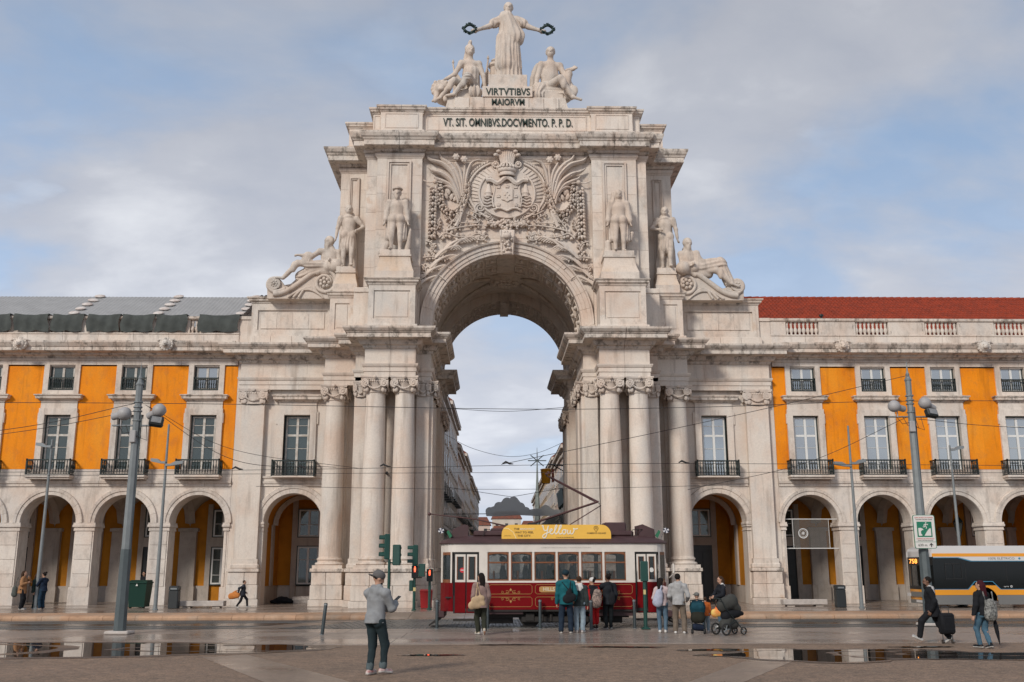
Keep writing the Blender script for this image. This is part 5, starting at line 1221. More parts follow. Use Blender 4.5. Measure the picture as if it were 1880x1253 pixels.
ex = [cap((fxL(560), yc-.3, fz(470)), (fxL(557), yc-.3, fz(480)), .22, .26, 0, ((0, 1, 0), .5), (.03, 10, 0)), cap((fxL(570), yc, fz(492)), (fxL(545), yc+.1, fz(505)), .3, .26, 0, None, (.03, 9, 0)), cap((fxL(612), yc-.25, fz(488)), (fxL(617), yc+.3, fz(492)), .34, .3), cap((fxL(585), yc-.2, fz(484)), (fxL(560), yc-.2, fz(487)), .2, .2, 0, None, (.03, 8, 1)), cap((fxL(603), yc, fz(494)), (fxL(565), yc, fz(497)), .28, .25)]
river(-1, J, ex, 'bearded stone river figure reclining on a scroll left of the arch, arm stretched out')
fxR = lambda px: 8.92+(px-1262)*.0262
fz2 = lambda py: fz(py-2)
J = dict(pelvis=V3(fxR(1264), yc, fz2(489)), chest=V3(fxR(1262), yc-.05, fz2(471)), neck=V3(fxR(1261), yc-.08, fz2(455)), head=V3(fxR(1262), yc-.14, fz2(443)), hd=rotz3(PI+.35)@rotx3(-.25),
    shR=V3(fxR(1249), yc-.08, fz2(463)), shL=V3(fxR(1276), yc-.15, fz2(464)), elR=V3(fxR(1249), yc-.2, fz2(483)), haR=V3(fxR(1262), yc-.4, fz2(484)), elL=V3(fxR(1288), yc-.2, fz2(478)), haL=V3(fxR(1312), yc-.25, fz2(474)),
    hipL=V3(fxR(1272), yc-.1, fz2(489)), hipR=V3(fxR(1272), yc+.15, fz2(490)), knL=V3(fxR(1320), yc-.1, fz2(478)), knR=V3(fxR(1312), yc-.3, fz2(496)), anL=V3(fxR(1336), yc, fz2(512)), anR=V3(fxR(1340), yc-.3, fz2(520)), toeL=V3(fxR(1352), yc-.1, fz2(520)), toeR=V3(fxR(1353), yc-.3, fz2(526)))
ex = [cap((fxR(1285), yc-.1, fz2(488)), (fxR(1322), yc-.1, fz2(484)), .26, .34, 0, None, (.03, 9, 0)), cap((fxR(1322), yc-.1, fz2(480)), (fxR(1337), yc-.05, fz2(514)), .30, .30, 0, ((1, 0, 0), .8), (.03, 12, 0)), cap((fxR(1278), yc-.15, fz2(462)), (fxR(1280), yc-.2, fz2(484)), .16, .16, 0, None, (.02, 8, 0)), cap((fxR(1250), yc-.3, fz2(492)), (fxR(1252), yc+.3, fz2(494)), .34, .3), cap((fxR(1262), yc, fz2(495)), (fxR(1300), yc, fz2(500)), .26, .22)]
river(1, J, ex, 'bearded stone river figure reclining on a scroll right of the arch, knees draped')
# crowning group
s = 2.56
J = scaleJ(pose(aL=(-.08,.04,.06), aR=(.10,.0,.06), hL=(-.62,.12,1.08), hR=(.62,.12,1.08), poleL=(-.2,-.6,-1), poleR=(.2,-.6,-1), fem=1), s, (.1, 46.45, 25.84), PI)
pr = limb_prims(J, s, f=1.3, fem=1)+head_prims(J, s*1.12, 0, 0)+hand_prims(J, 'L', s)+hand_prims(J, 'R', s); hd, Rm = J['head'], J['hd']
pr += [cap(J['chest']-V3(0, 0, .1*s), (.1, 46.45, 26.05), .19*s, .265*s, 0, ((0, 1, 0), .8), (.02*s, 17, 0)), cap(J['neck']+V3(-.05*s, -.05*s, -.06*s), J['pelvis']+V3(.12*s, -.03*s, .05*s), .15*s, .20*s, 0, ((0, 1, 0), .8), (.016*s, 9, 1)),
       cap(J['pelvis']+V3(.13*s, -.04*s, .1*s), V3(.1+.17*s, 46.35, 26.6), .07*s, .085*s, 0, None, (.02*s, 6, 0)), cap(J['pelvis']+V3(-.1*s, -.05*s, .0), V3(.1-.06*s, 46.2, 26.7), .15*s, .20*s, 0, ((0, 1, 0), .8), (.018*s, 9, 2)),
       ell(hd+Rm@V3(0, -.03, .04)*s, (.095*s, .11*s, .10*s), Rm), ell(hd+Rm@V3(0, -.12, .02)*s, (.05*s, .05*s, .05*s), Rm), ell(J['chest']+V3(0, -.02*s, .08*s), (.15*s, .10*s, .12*s))]
for q in 'LR': pr.append(cap(J['sh'+q], J['sh'+q]*.45+J['el'+q]*.55, .085*s, .095*s, 0, None, (.012*s, 7, 0)))
statue('stone_statue', 'robed stone woman standing at the very top with a wreath in each outstretched hand', pr, .034, .06)
JG = J
M_LAUR = mat('bronze_wreath', (0.012, 0.035, 0.032), 0.5, 0.3, var=0.5, vs=9)
for q, nm in (('R', 'left'), ('L', 'right')):
    h = JG['ha'+q]; sx = 1 if h[0] > .1 else -1; c = V3(h[0]+sx*.42, h[1]-.05, h[2]+.02); mb = MB(); rw = random.Random(4)
    for i in range(46):
        a = 2*PI*i/46; p = c+V3(.29*math.cos(a), .08*math.sin(3*a)*.5, .20*math.sin(a)); mb.ball(tuple(p), (.075, .07, .07), 6, 4)
        d = Vector((math.cos(a)*rw.choice((1, -.6)), rw.uniform(-.6, .2), math.sin(a)))*.13; mb.tube([tuple(p), tuple(p+np.array(d)*.6), tuple(p+np.array(d))], [.04, .045, .004], 4)
    tag(mb.build('laurel_wreath', M_LAUR, None, 60), f'dark green laurel wreath in the {nm}most hand of the crowning statue', 'wreath', 'wreaths of the crowning statue')
def seat(x0, x1, z0, z1): MB().box(x0, x1, 45.75, 47.3, z0, z1, b=.15).build('seat_block', M_STAT, ARCH)
yc = 46.3
J = dict(pelvis=V3(-1.78, yc+.25, 25.45), chest=V3(-1.82, yc+.12, 26.28), neck=V3(-1.86, yc+.05, 26.98), head=V3(-1.86, yc-.02, 27.48), hd=rotz3(PI+.3), shR=V3(-2.30, yc+.02, 26.82), shL=V3(-1.42, yc+.05, 26.80), elR=V3(-2.62, yc-.1, 26.15), haR=V3(-3.12, yc-.15, 25.82), elL=V3(-1.18, yc, 26.1), haL=V3(-1.08, yc-.05, 25.35),
    hipL=V3(-1.62, yc+.05, 25.42), hipR=V3(-2.0, yc+.05, 25.42), knL=V3(-1.95, yc-.85, 25.62), knR=V3(-2.62, yc-.7, 25.5), anL=V3(-2.62, yc-.72, 24.75), anR=V3(-3.32, yc-.55, 24.62), toeL=V3(-3.0, yc-.8, 24.62), toeR=V3(-3.68, yc-.6, 24.42))
s = 2.45; pr = limb_prims(J, s, f=1.22, fem=1)+head_prims(J, s*1.12, 0, 0)+hand_prims(J, 'L', s)+hand_prims(J, 'R', s); hd, Rm = J['head'], J['hd']
pr += [ell(hd+Rm@V3(0, -.04, .07)*s, (.10*s, .115*s, .10*s), Rm), cap(hd+Rm@V3(0, .06, .17)*s, hd+Rm@V3(0, -.12, .16)*s, .05*s, .05*s, 0, ((1, 0, 0), .4)), ell(hd+Rm@V3(0, -.05, .2)*s, (.03*s, .11*s, .07*s), Rm), cap(hd+Rm@V3(0, -.1, 0)*s, J['neck']+V3(-.2, .25, -.2), .09*s, .09*s),
       cap(J['chest']+V3(.05, -.05, 0), J['pelvis'], .16*s, .17*s, 0, None, (.012*s, 11, 0)), cap(J['hipL'], J['knL'], .12*s, .09*s, 0, None, (.012*s, 9, 0)), cap((-1.75, yc, 25.3), (-1.62, yc-.45, 24.95), .15*s, .15*s, 0, None, (.02*s, 9, 0)), cap((-2.1, yc+.1, 25.2), (-1.75, yc+.1, 25.0), .18*s, .18*s)]
statue('stone_statue', 'helmeted stone figure seated beside a lion, left of the crowning woman', pr, .034, .06)
lp = [ell((-3.3, 46.1, 25.2), (.42, .42, .44)), ell((-3.28, 45.78, 25.12), (.22, .24, .22)), ell((-3.3, 45.58, 25.02), (.14, .10, .10)), cap((-3.25, 46.4, 24.95), (-2.6, 46.9, 24.9), .36, .34), cap((-3.5, 45.9, 24.9), (-3.55, 45.7, 24.45), .14, .12), cap((-3.1, 45.9, 24.9), (-3.05, 45.7, 24.5), .14, .12)]
for i in range(14):
    a = 2*PI*i/14; lp.append(ell((-3.3+.40*math.cos(a), 45.98, 25.2+.40*math.sin(a)), (.12, .14, .12)))
for q in (-1, 1): lp += [ell((-3.29+q*.11, 45.62, 25.22), .04), ell((-3.3+q*.28, 45.9, 25.55), .09)]
statue('lion_statue', 'stone lion lying under the outstretched arm of the helmeted figure', lp, .03, .05)
tp = MB()
for a, b in (((-2.45,47.0,25.0),(-2.75,47.0,27.15)), ((-1.15,46.9,25.4),(-.95,46.9,27.35)), ((-.9,47.0,25.4),(-.6,47.0,27.0))): tp.tube([a, b], .045, 6); tp.lathe([(0,.28),(.07,.08),(.03,0)], b, 6)
for pts in ([(-2.72,26.9),(-2.2,26.1),(-2.3,25.2),(-2.75,25.0),(-2.72,26.9)], [(-1.0,27.0),(-.8,26.5),(-1.0,25.9),(-1.3,25.9)], [(-.7,26.7),(-.4,26.2),(-.6,25.7),(-.95,25.8)]): tp.prism(pts[:4], 'y', 46.95, 47.15)
tp.lathe([(.36,25.3),(.4,25.4),(.32,25.5),(.30,27.0),(.4,27.1),(.36,27.25),(.2,27.3)], (-.55, 47.2, 0), 16); tp.ball((-.5, 47.1, 27.4), (.3, .2, .12))
tag(tp.build('stone_trophy', M_STAT, None, 40), 'stone flags and column stump behind the helmeted seated figure', 'statue', 'statues of the arch')
J = dict(pelvis=V3(2.12, yc+.25, 25.45), chest=V3(2.2, yc+.12, 26.2), neck=V3(2.22, yc+.03, 26.9), head=V3(2.24, yc-.03, 27.42), hd=rotz3(PI-.1), shR=V3(1.76, yc+.02, 26.76), shL=V3(2.7, yc+.05, 26.72), elR=V3(1.56, yc, 26.05), haR=V3(1.42, yc-.05, 25.38), elL=V3(2.95, yc-.1, 26.15), haL=V3(3.25, yc-.3, 26.3),
    hipL=V3(2.3, yc+.05, 25.42), hipR=V3(1.98, yc+.0, 25.42), knL=V3(3.12, yc-.5, 26.0), knR=V3(2.65, yc-.9, 25.55), anL=V3(2.98, yc-.6, 24.95), anR=V3(3.3, yc-.75, 24.62), toeL=V3(3.25, yc-.8, 24.75), toeR=V3(3.68, yc-.8, 24.46))
pr = limb_prims(J, s, f=1.34)+head_prims(J, s*1.12, 0, 0)+hand_prims(J, 'L', s)+hand_prims(J, 'R', s); hd, Rm = J['head'], J['hd']
pr += [ell(hd+Rm@V3(0, -.02, .04)*s, (.095*s, .11*s, .10*s), Rm), cap((1.7, yc-.1, 25.2), (1.6, yc-.4, 24.8), .2*s, .12*s, 0, None, (.02*s, 10, 0)), cap((2.2, yc, 25.15), (2.9, yc-.2, 25.0), .2*s, .16*s, 0, None, (.02*s, 9, 0)), cap((3.0, yc-.3, 25.7), (3.15, yc-.4, 25.0), .1*s, .14*s, 0, None, (.015*s, 8, 0)), cap((3.05, yc-.3, 26.32), (3.38, yc-.35, 26.38), .035*s, .04*s), cap((3.38, yc-.35, 26.3), (3.42, yc-.35, 26.5), .02*s, .02*s), ell((3.3, yc-.75, 24.98), (.25, .1, .28))]
for i in range(10):                       # folded wings behind the shoulders
    pr += [cap((1.62-.03*i, yc+.42, 26.95-.08*i), (1.38-.012*i, yc+.5, 26.6-.15*i), .14, .10), cap((2.78+.02*i, yc+.42, 26.75-.08*i), (2.9+.01*i, yc+.5, 26.5-.13*i), .11, .08)]
statue('stone_statue', 'bare-chested winged stone figure seated right of the crowning woman', pr, .034, .06)
seat(-2.6, -1.25, 24.3, 25.2); seat(1.35, 2.95, 24.3, 25.2)
# ------------------------------------------------------------------ people
CM = {}
def cloth(r, g, b, v=.25): 
    k = f'cloth_{r}_{g}_{b}'.replace('.', ''); return mat(k, (r, g, b), 0.85, var=v, vs=9, bump=.12, bs=60, spec=.2)
BLACK = cloth(.012, .013, .016); NAVY = cloth(.014, .022, .045); JEAN = cloth(.10, .16, .22); JEANL = cloth(.26, .33, .38); GREY = cloth(.25, .26, .27); WHITE = cloth(.62, .60, .58); M_HAIR = mat('hair_dark', (.012, .009, .008), .8, spec=.15); M_HAIRB = mat('hair_brown', (.045, .025, .015), .8, spec=.15); M_RUB = mat('rubber_sole', (.5, .48, .45), .7)
def person(label, loc, face, H, J, top, pants, shoes, hair, skin_m=M_SKIN, vox=.014, tf=1.2, hem=.80, pw=1.0, sleeve=1.0, hood=0, skirt=0, fem=0, beard=None, group=None, top2=None, cuff=None, pend=.05, name='person', curl=.5):
    k = H/1.75; Ms = np.diag((k, k, k, 1.0)); T = thing(name, label, 'person', loc, R(face), group)
    pr = limb_prims(J, 1, 0, .84, fem)+head_prims(J, 1, 0, 1, beard)+hand_prims(J, 'L', 1, 0, curl)+hand_prims(J, 'R', 1, 0, curl)
    skin_obj('body', pr, [skin_m, M_EYE, M_HAIR], T, vox, .022, M=Ms)
    # top
    pv, ch, nk = J['pelvis'], J['chest'], J['neck']; hp = pv+V3(0, -.01, hem-.93); tp = [cap(ch, nk-V3(0, 0, .05), .150*tf, .085*tf, 0, ((0, 1, 0), .74)), cap(ch, pv+V3(0, 0, .04), .145*tf, .140*tf, 0, ((0, 1, 0), .76)), cap(pv+V3(0, -.015, .04), hp-V3(0, .015, .05), .142*tf, .158*tf, 0, ((0, 1, 0), .96), (.006, 7, 0)), cap(J['shL'], J['shR'], .062*tf, .062*tf), ell(nk+V3(0, -.005, .01), (.075*tf, .072*tf, .045))]
    for q in 'LR':
        tp.append(cap(nk+V3(0, -.012, -.015), J['sh'+q]+V3(0, -.01, .0), .058*tf, .056*tf))
        tp.append(cap(J['sh'+q], J['el'+q], .063*tf, .053*tf, 1 if top2 else 0, None, (.004, 4, 1)))
        if sleeve > .5: tp.append(cap(J['el'+q], J['el'+q]+(J['ha'+q]-J['el'+q])*min(1, sleeve*.96), .057*tf, .044*tf, 1 if top2 else 0, None, (.004, 4, 0)))
    if fem:
        for q in (-1, 1): tp.append(ell(ch+V3(q*.06, .08, .02), .07*tf))
    if hood: tp += [ell(nk+V3(0, -.085, -.06), (.13, .06, .11), None, 2), cap(nk+V3(-.075, -.01, .03), nk+V3(-.04, -.10, -.13), .045, .05, 2), cap(nk+V3(.075, -.01, .03), nk+V3(.04, -.10, -.13), .045, .05, 2), cap(nk+V3(-.06, -.03, .04), nk+V3(.06, -.03, .04), .04, .04, 2)]
    ms = [top, top2 or top, hood if not isinstance(hood, int) else top]; skin_obj('top', tp, ms, T, vox, .025, .006, 13, M=Ms, cut=pv[2]+hem-.93)
    # trousers
    lp = [cap(pv+V3(-.04, 0, .02), pv+V3(.04, 0, .02), .135, .135, 0, ((0, 1, 0), .85))]
    for q in 'LR':
        hi, kn, an = J['hip'+q], J['kn'+q], J['an'+q]; en = an+(kn-an)*pend; lp += [cap(hi, kn, .100, .074*pw), cap(kn, en, .073*pw, .054*pw*(1.15 if pw > 1.1 else 1), 0, None, (.004, 5, 0)), ell(hi+V3(0, -.045, -.01), (.092, .09, .105))]
        if cuff: lp.append(cap(en+(kn-en)*.10, en, .062*pw, .060*pw, 1))
    skin_obj('trousers', lp, [pants, cuff or pants], T, vox, .03, .0045, 13, M=Ms)
    for q in 'LR':
        an, to = J['an'+q], J['toe'+q]; hl = an+(an-to)*.28; hl = V3(hl[0], hl[1], an[2]-.035+(an[2]-to[2]-.045)*.5); up = [cap(hl, to+V3(0, 0, .012), .042, .036, 0, ((1, 0, 0), .95)), cap(an+V3(0, 0, .03), an-V3(0, 0, .02), .046, .05), cap(hl-V3(0, 0, .022), to-V3(0, 0, .012), .038, .038, 1, ((0, 0, 1), .5))]
        skin_obj('shoe', up, [shoes, M_RUB], T, max(.011, vox*.85), .018, M=Ms)
    # hair or headgear
    st, hm = hair[:2]; h, Rm = J['head'], J['hd']; P = lambda x, y, z: h+Rm@V3(x, y, z); hs = .9 if len(hair) > 2 else 1; hp_ = [ell(P(0, -.028, .036), (.088*hs, .098*hs, .098*hs), Rm)]
    if st in ('long', 'pony', 'verylong'):
        if st == 'pony': hp_ += [ell(P(0, -.13, .03), .04, Rm), cap(P(0, -.14, .02), P(.06, -.17, -.32), .045, .02)]
        else: dz = -.30 if st == 'long' else -.48; hp_ += [cap(P(-.05, -.06, .0), P(-.06, -.10, dz), .055, .035, 0, None, (.006, 5, 0)), cap(P(.05, -.06, .0), P(.06, -.10, dz), .055, .035, 0, None, (.006, 5, 0)), cap(P(0, -.085, .0), P(0, -.13, dz), .065, .045)]
    if st == 'bun': hp_ += [ell(P(.02, -.10, .11), .055, Rm), ell(P(-.04, -.11, .06), .05, Rm)]
    if st == 'afro': hp_ += [ell(P(0, -.03, .06), (.12, .12, .11), Rm)]+[ell(P(.1*math.cos(a), -.03+.1*math.sin(a), .09), .045, Rm) for a in np.arange(0, 6.28, .8)]
    skin_obj('hair', hp_, hm, T, vox, .02, .003, 25, M=Ms)
    if len(hair) > 2:
        c = [ell(P(0, -.012, .062), (.103, .117, .092), Rm)]
        if hair[3] == 'back': c += [ell(P(0, -.125, .015), (.07, .085, .016), Rm)]
        elif hair[3] == 'front': c += [ell(P(0, .11, .045), (.07, .08, .012), Rm)]
        skin_obj('cap', c, hair[2], T, vox, .012, M=Ms)
    return T
def at(T, x, y, z):   # a point given in a person's own frame
    a = T.rotation_euler.z; return (T.location.x+x*math.cos(a)-y*math.sin(a), T.location.y+x*math.sin(a)+y*math.cos(a), T.location.z+z)
# foreground man looking at a telephone
Jm = pose(aL=(-.10,-.02,.08), aR=(.055,.15,.10), hL=(.0,.32,1.10), hR=(.13,.36,1.20), poleL=(-.25,-.3,-1), poleR=(.5,-.45,-1), yaw=-.5, pitch=-.35, lean=.015, tR=-.1)
CAPM = cloth(.13, .125, .125)
MAN = person('man in grey hoodie and backward cap looking at his phone, nearest the camera', (-2.75, 18.3, 0), -36, 1.77, Jm, GREY, cloth(.022, .036, .042), mat('white_red_trainer', (.55, .50, .47), .6, var=.5, vs=11, col2=(.40, .12, .11)), ('short', M_HAIR, CAPM, 'back'), vox=.011, tf=1.27, hem=.87, hood=1, beard=2, cuff=cloth(.10, .13, .14), pend=.10, pw=1.02)
h = at(MAN, .11, .43, 1.29); ph = MB().box(-.037, .037, -.005, .005, -.075, .075, b=.008).build('phone', mat('phone_black', (.01, .012, .014), .2), None, None, h, (R(-55), R(10), R(-36))); tag(ph, 'dark phone in the hand of the man in grey hoodie', 'phone')
gl = MB(); 
# woman with tote
Jt = pose(aL=(-.06,.05,.09), aR=(.07,-.16,.14), tR=-.75, hL=(-.20,.14,.90), hR=(.22,.10,.86), yaw=.5, fem=1, lean=.01)
TOTE = person('woman in mauve jacket with long dark hair walking past the tram', (-1.0, 28.7, 0), 14, 1.68, Jt, cloth(.27, .185, .165), cloth(.030, .032, .022), mat('cream_trainer', (.42, .36, .28), .6), ('verylong', M_HAIR), tf=1.34, hem=.76, fem=1, pw=1.12)
def soft_bag(name, label, cat, prims, m, loc, rz=0, vox=.014, k=.03, wr=.003):
    o = skin_obj(name, prims, m, None, vox, k, wr, 14, loc=loc, rot=(0, 0, rz)); return tag(o, label, cat)
soft_bag('tote_bag', 'cream tote bag hanging from the shoulder of the woman in mauve', 'bag', [cap((-.17,0,.80),(.12,0,.84),.11,.10,0,((0,1,0),.5)), cap((-.08,0,.92),(.10,0,.98),.12,.10,0,((0,1,0),.45)), cap((-.06,0,1.05),(.0,.04,1.40),.016,.016), cap((.07,0,1.05),(.0,.06,1.40),.016,.016)], cloth(.50, .36, .22), (-1.08, 28.50, 0), .3)
# teal man, companion
Jn = pose(hL=(-.26,.06,.82), hR=(.24,.14,.92), aL=(-.15,0,.08), aR=(.13,.02,.08))
TEAL = person('man in teal sweatshirt and dark cap facing the tram', (1.42, 29.3, 0), -4, 1.74, Jn, cloth(.010, .105, .125), cloth(.016, .028, .048), cloth(.02, .02, .02), ('short', M_HAIR, cloth(.012, .03, .042), 'none'), tf=1.26, hem=.80, pw=1.15)
soft_bag('sling_backpack', 'black sling backpack on the back of the man in teal', 'backpack', [cap((.02,0,.95),(.17,0,1.0),.13,.11,0,((0,1,0),.5)), cap((.08,0,1.12),(.1,0,1.18),.09,.06,0,((0,1,0),.5)), cap((.06,.0,1.2),(-.12,.02,1.42),.015,.015), cap((.1,0,1.2),(.13,.02,1.44),.015,.015)], BLACK, (1.42, 29.10, 0))
person('person in dark jacket and pale jeans behind the man in teal', (1.82, 29.55, 0), -15, 1.58, pose(aL=(-.09,0,.08), hL=(-.25,.1,.85)), cloth(.035, .045, .045), JEANL, cloth(.42, .36, .35), ('short', M_HAIRB), tf=1.28, hem=.82, hood=WHITE, pw=1.15)
# red trousers
Jr = pose(side=-.05, aL=(-.05,-.05,.08), aR=(.09,.05,.08), hL=(-.16,.0,.80), hR=(.18,.2,.95), yaw=.6, fem=1)
person('woman in black waistcoat with red sleeves and red trousers at the tram', (2.40, 31.0, 0), 12, 1.51, Jr, BLACK, cloth(.40, .012, .014), cloth(.03, .02, .02), ('bun', M_HAIR, WHITE, 'none'), tf=1.28, hem=.78, top2=cloth(.40, .012, .014), pw=1.25, pend=.36, fem=1)
o = soft_bag('flowered_backpack', 'black backpack with bright flowers on the woman in red', 'backpack', [cap((-.02,0,.78),(.02,0,1.06),.16,.13,0,((0,1,0),.55))], mat('flower_print', (.02, .02, .02), .7, var=1, vs=26, col2=(.42, .30, .25)), (2.46, 30.82, 0))
# dark man filming
Jd = pose(hL=(-.08,.28,1.42), hR=(.22,.05,.86), poleL=(-1,0,-1), aL=(-.08,.0,.08), aR=(.08,.03,.08), yaw=.3)
person('man in dark navy with tied up hair raising a hand to his face', (2.85, 31.2, 0), 10, 1.62, Jd, cloth(.014, .017, .022), cloth(.012, .016, .018), BLACK, ('bun', M_HAIR), M_SKIND, tf=1.26, hem=.78)
soft_bag('shoulder_bag', 'small dark shoulder bag on the man in navy by the tram', 'bag', [cap((0,0,.80),(.02,0,1.0),.10,.09,0,((0,1,0),.5)), cap((.02,0,1.05),(-.02,.05,1.38),.015,.015)], BLACK, (2.93, 31.02, 0))
# couple
person('woman in pale top and blue jeans standing beside the man in grey jacket', (4.18, 29.4, 0), -12, 1.53, pose(aL=(-.09,0,.08), hL=(-.2,.18,1.0), hR=(.14,.26,1.08), poleR=(1,-.3,-1), yaw=-.7, fem=1), cloth(.52, .42, .42), JEAN, WHITE, ('long', M_HAIR), tf=1.22, hem=.86, fem=1)
soft_bag('pale_backpack', 'lilac grey backpack on the woman in pale top', 'backpack', [cap((-.07,0,.86),(-.02,0,1.10),.15,.11,0,((0,1,0),.55)), cap((0,.0,1.12),(.06,.03,1.3),.03,.02)], cloth(.40, .42, .52), (4.10, 29.22, 0))
person('man in light grey jacket and khaki trousers beside the pushchairs', (4.58, 28.95, 0), -18, 1.65, pose(aL=(-.12,0,.08), aR=(.15,.02,.08), hL=(-.22,.2,.95), hR=(.24,.2,.98), yaw=-.3), cloth(.36, .36, .36), cloth(.17, .135, .105), WHITE, ('short', M_HAIR), tf=1.26, hem=.84, hood=1, pw=1.2)
person('long haired woman in black sweater and jeans facing the pushchairs', (6.35, 31.4, 0), 105, 1.55, pose(hL=(-.10,.30,1.05), hR=(.10,.34,1.02), poleL=(-1,-.4,-.6), poleR=(1,-.4,-.6), fem=1, pitch=-.1), cloth(.016, .018, .024), JEAN, WHITE, ('verylong', M_HAIRB), tf=1.2, hem=.84, hood=WHITE, fem=1)
# children
person('small child in orange top between the two pushchairs', (5.50, 29.75, 0), -8, .98, pose(hL=(-.22,.12,.85), hR=(.22,.1,.85)), cloth(.40, .10, .02), JEANL, WHITE, ('short', M_HAIRB), tf=1.3, pw=1.2)
soft_bag('bright_bag', 'orange and yellow bag hanging from the grey pushchair', 'bag', [cap((-.08,0,.55),(.10,0,.58),.12,.12,0,((0,1,0),.6)), cap((0,0,.68),(.03,0,.82),.07,.03,0,((0,1,0),.5))], mat('bright_print', (.75, .12, .02), .7, var=1, vs=5, col2=(.75, .55, .15)), (5.72, 29.15, 0))
# walkers on the right
Jw = pose(hipz=.90, aL=(-.08,.36,.16), tL=.35, aR=(.08,-.40,.13), tR=-.55, hL=(-.24,.04,.84), hR=(.27,-.05,.84), yaw=.1, lean=.03)
WALK = person('man in black coat with pale hood striding left with a case', (10.15, 25.2, 0), 72, 1.62, Jw, BLACK, BLACK, cloth(.42, .42, .42), ('short', M_HAIR), M_SKIND, tf=1.3, hem=.70, hood=cloth(.48, .47, .46), pw=1.15, beard=2)
Jx = pose(hipz=.91, aL=(-.05,.14,.09), aR=(.05,-.10,.10), tR=-.2, hL=(-.34,.0,.84), hR=(.27,.06,.78), yaw=.5, fem=1)
UMB = person('woman in black jacket and blue jeans with dark red hair on the right', (10.60, 23.5, 0), 22, 1.54, Jx, BLACK, cloth(.07, .14, .20), BLACK, ('verylong', mat('hair_red', (.045, .008, .012), .8, spec=.15)), tf=1.3, hem=.86, fem=1)
soft_bag('patterned_backpack', 'black and white patterned backpack on the red haired woman', 'backpack', [cap((.0,0,.76),(.02,0,.98),.16,.13,0,((0,1,0),.6)), cap((-.08,.02,1.0),(-.1,.06,1.26),.015,.015), cap((.1,.02,1.0),(.1,.06,1.26),.015,.015)], mat('zebra_print', (.02, .02, .02), .6, var=1, vs=28, col2=(.30, .30, .28)), (10.70, 23.34, 0))
u_ = MB(); u_.lathe([(.0,0),(.012,.06),(.045,.30),(.05,.45),(.025,.62),(.035,.66),(.014,.70),(.012,.80)], seg=8); u_.tube([(0,0,.8),(0,0,.88),(.03,0,.93),(.075,0,.92),(.09,0,.87)], .013, 6)
tag(u_.build('umbrella', BLACK, None, 50, (10.90, 23.45, .06), (0, R(-7), 0)), 'furled black umbrella with hooked handle beside the red haired woman', 'umbrella')
cs = thing('suitcase', 'black wheeled suitcase trailing behind the man with pale hood', 'suitcase', (10.42, 25.05, 0), R(10))
MB().box(-.19, .19, -.11, .11, .22, .72, b=.05).build('shell', BLACK, cs, 40); MB().box(-.14, .14, -.125, -.10, .30, .62, b=.01).build('pocket', BLACK, cs)
MB().tube([(-.1,.02,.7),(-.1,.02,.86),(.1,.02,.86),(.1,.02,.7)], .012, 6).build('handle', M_RAIL, cs)
for q in (-.13, .13): MB().tube([(q,0,.24),(q,0,.07)], .014, 6).lathe([(.0,-.018),(.05,-.018),(.05,.018),(0,.018)], (q, 0, .05), 12, ax='x').build('wheel', M_RAIL, cs)
# distant people under the arcades
person('woman in tan coat and dark trousers by the far left lamp post', (-20.02, 42.7, PAVE), -78, 1.57, pose(hL=(-.06,.22,1.42), hR=(.16,.2,1.2), poleL=(-1,0,-1), fem=1), cloth(.34, .175, .085), BLACK, cloth(.2, .2, .2), ('verylong', M_HAIRB), vox=.018, tf=1.32, hem=.72, fem=1, pw=1.3)
soft_bag('canvas_bag', 'dark canvas bag on the shoulder of the woman in tan coat', 'bag', [cap((0,0,.62),(0,0,.85),.12,.10,0,((0,1,0),.6)), cap((0,0,.9),(.08,.05,1.3),.015,.015)], cloth(.10, .11, .10), (-20.30, 42.6, PAVE), .4, .018)
person('person in dark green standing half hidden behind the tan coat', (-19.72, 43.25, PAVE), -100, 1.45, pose(), cloth(.02, .04, .035), cloth(.012, .03, .032), BLACK, ('long', M_HAIRB), vox=.018, tf=1.3, pw=1.2)
person('person in navy jacket and jeans holding a phone by the far left lamp post', (-19.38, 43.15, PAVE), 70, 1.50, pose(hL=(-.04,.34,1.18), hR=(.12,.36,1.05), poleL=(-1,-.3,-1), poleR=(1,-.3,-1)), cloth(.012, .022, .045), cloth(.016, .04, .07), cloth(.15, .07, .04), ('bun', M_HAIR), vox=.018, tf=1.26, hem=.85, pw=1.2)
Jb = pose(hipz=.90, aL=(-.08,.30,.13), aR=(.08,-.34,.13), tR=-.4, hL=(-.2,.16,.95), hR=(.22,-.26,.98), lean=.04)
CH = person('small figure in dark clothes walking along the pavement with an orange bag', (-11.22, 43.7, PAVE), -82, 1.17, Jb, cloth(.03, .034, .045), BLACK, cloth(.25, .24, .23), ('short', M_HAIRB), vox=.018, tf=1.35, pw=1.1)
soft_bag('orange_bag', 'orange shopping bag carried behind the small walking figure', 'bag', [cap((-.12,0,.50),(.12,0,.54),.13,.13,0,((0,1,0),.6)), cap((-.02,0,.64),(.12,.02,.74),.05,.02)], cloth(.55, .20, .05), (-11.55, 43.55, PAVE), 0, .018)
person('dark figure standing in the arcade shade behind the green container', (-17.30, 49.3, PAVE), 150, 1.5, pose(), BLACK, BLACK, BLACK, ('short', M_HAIR), vox=.02)
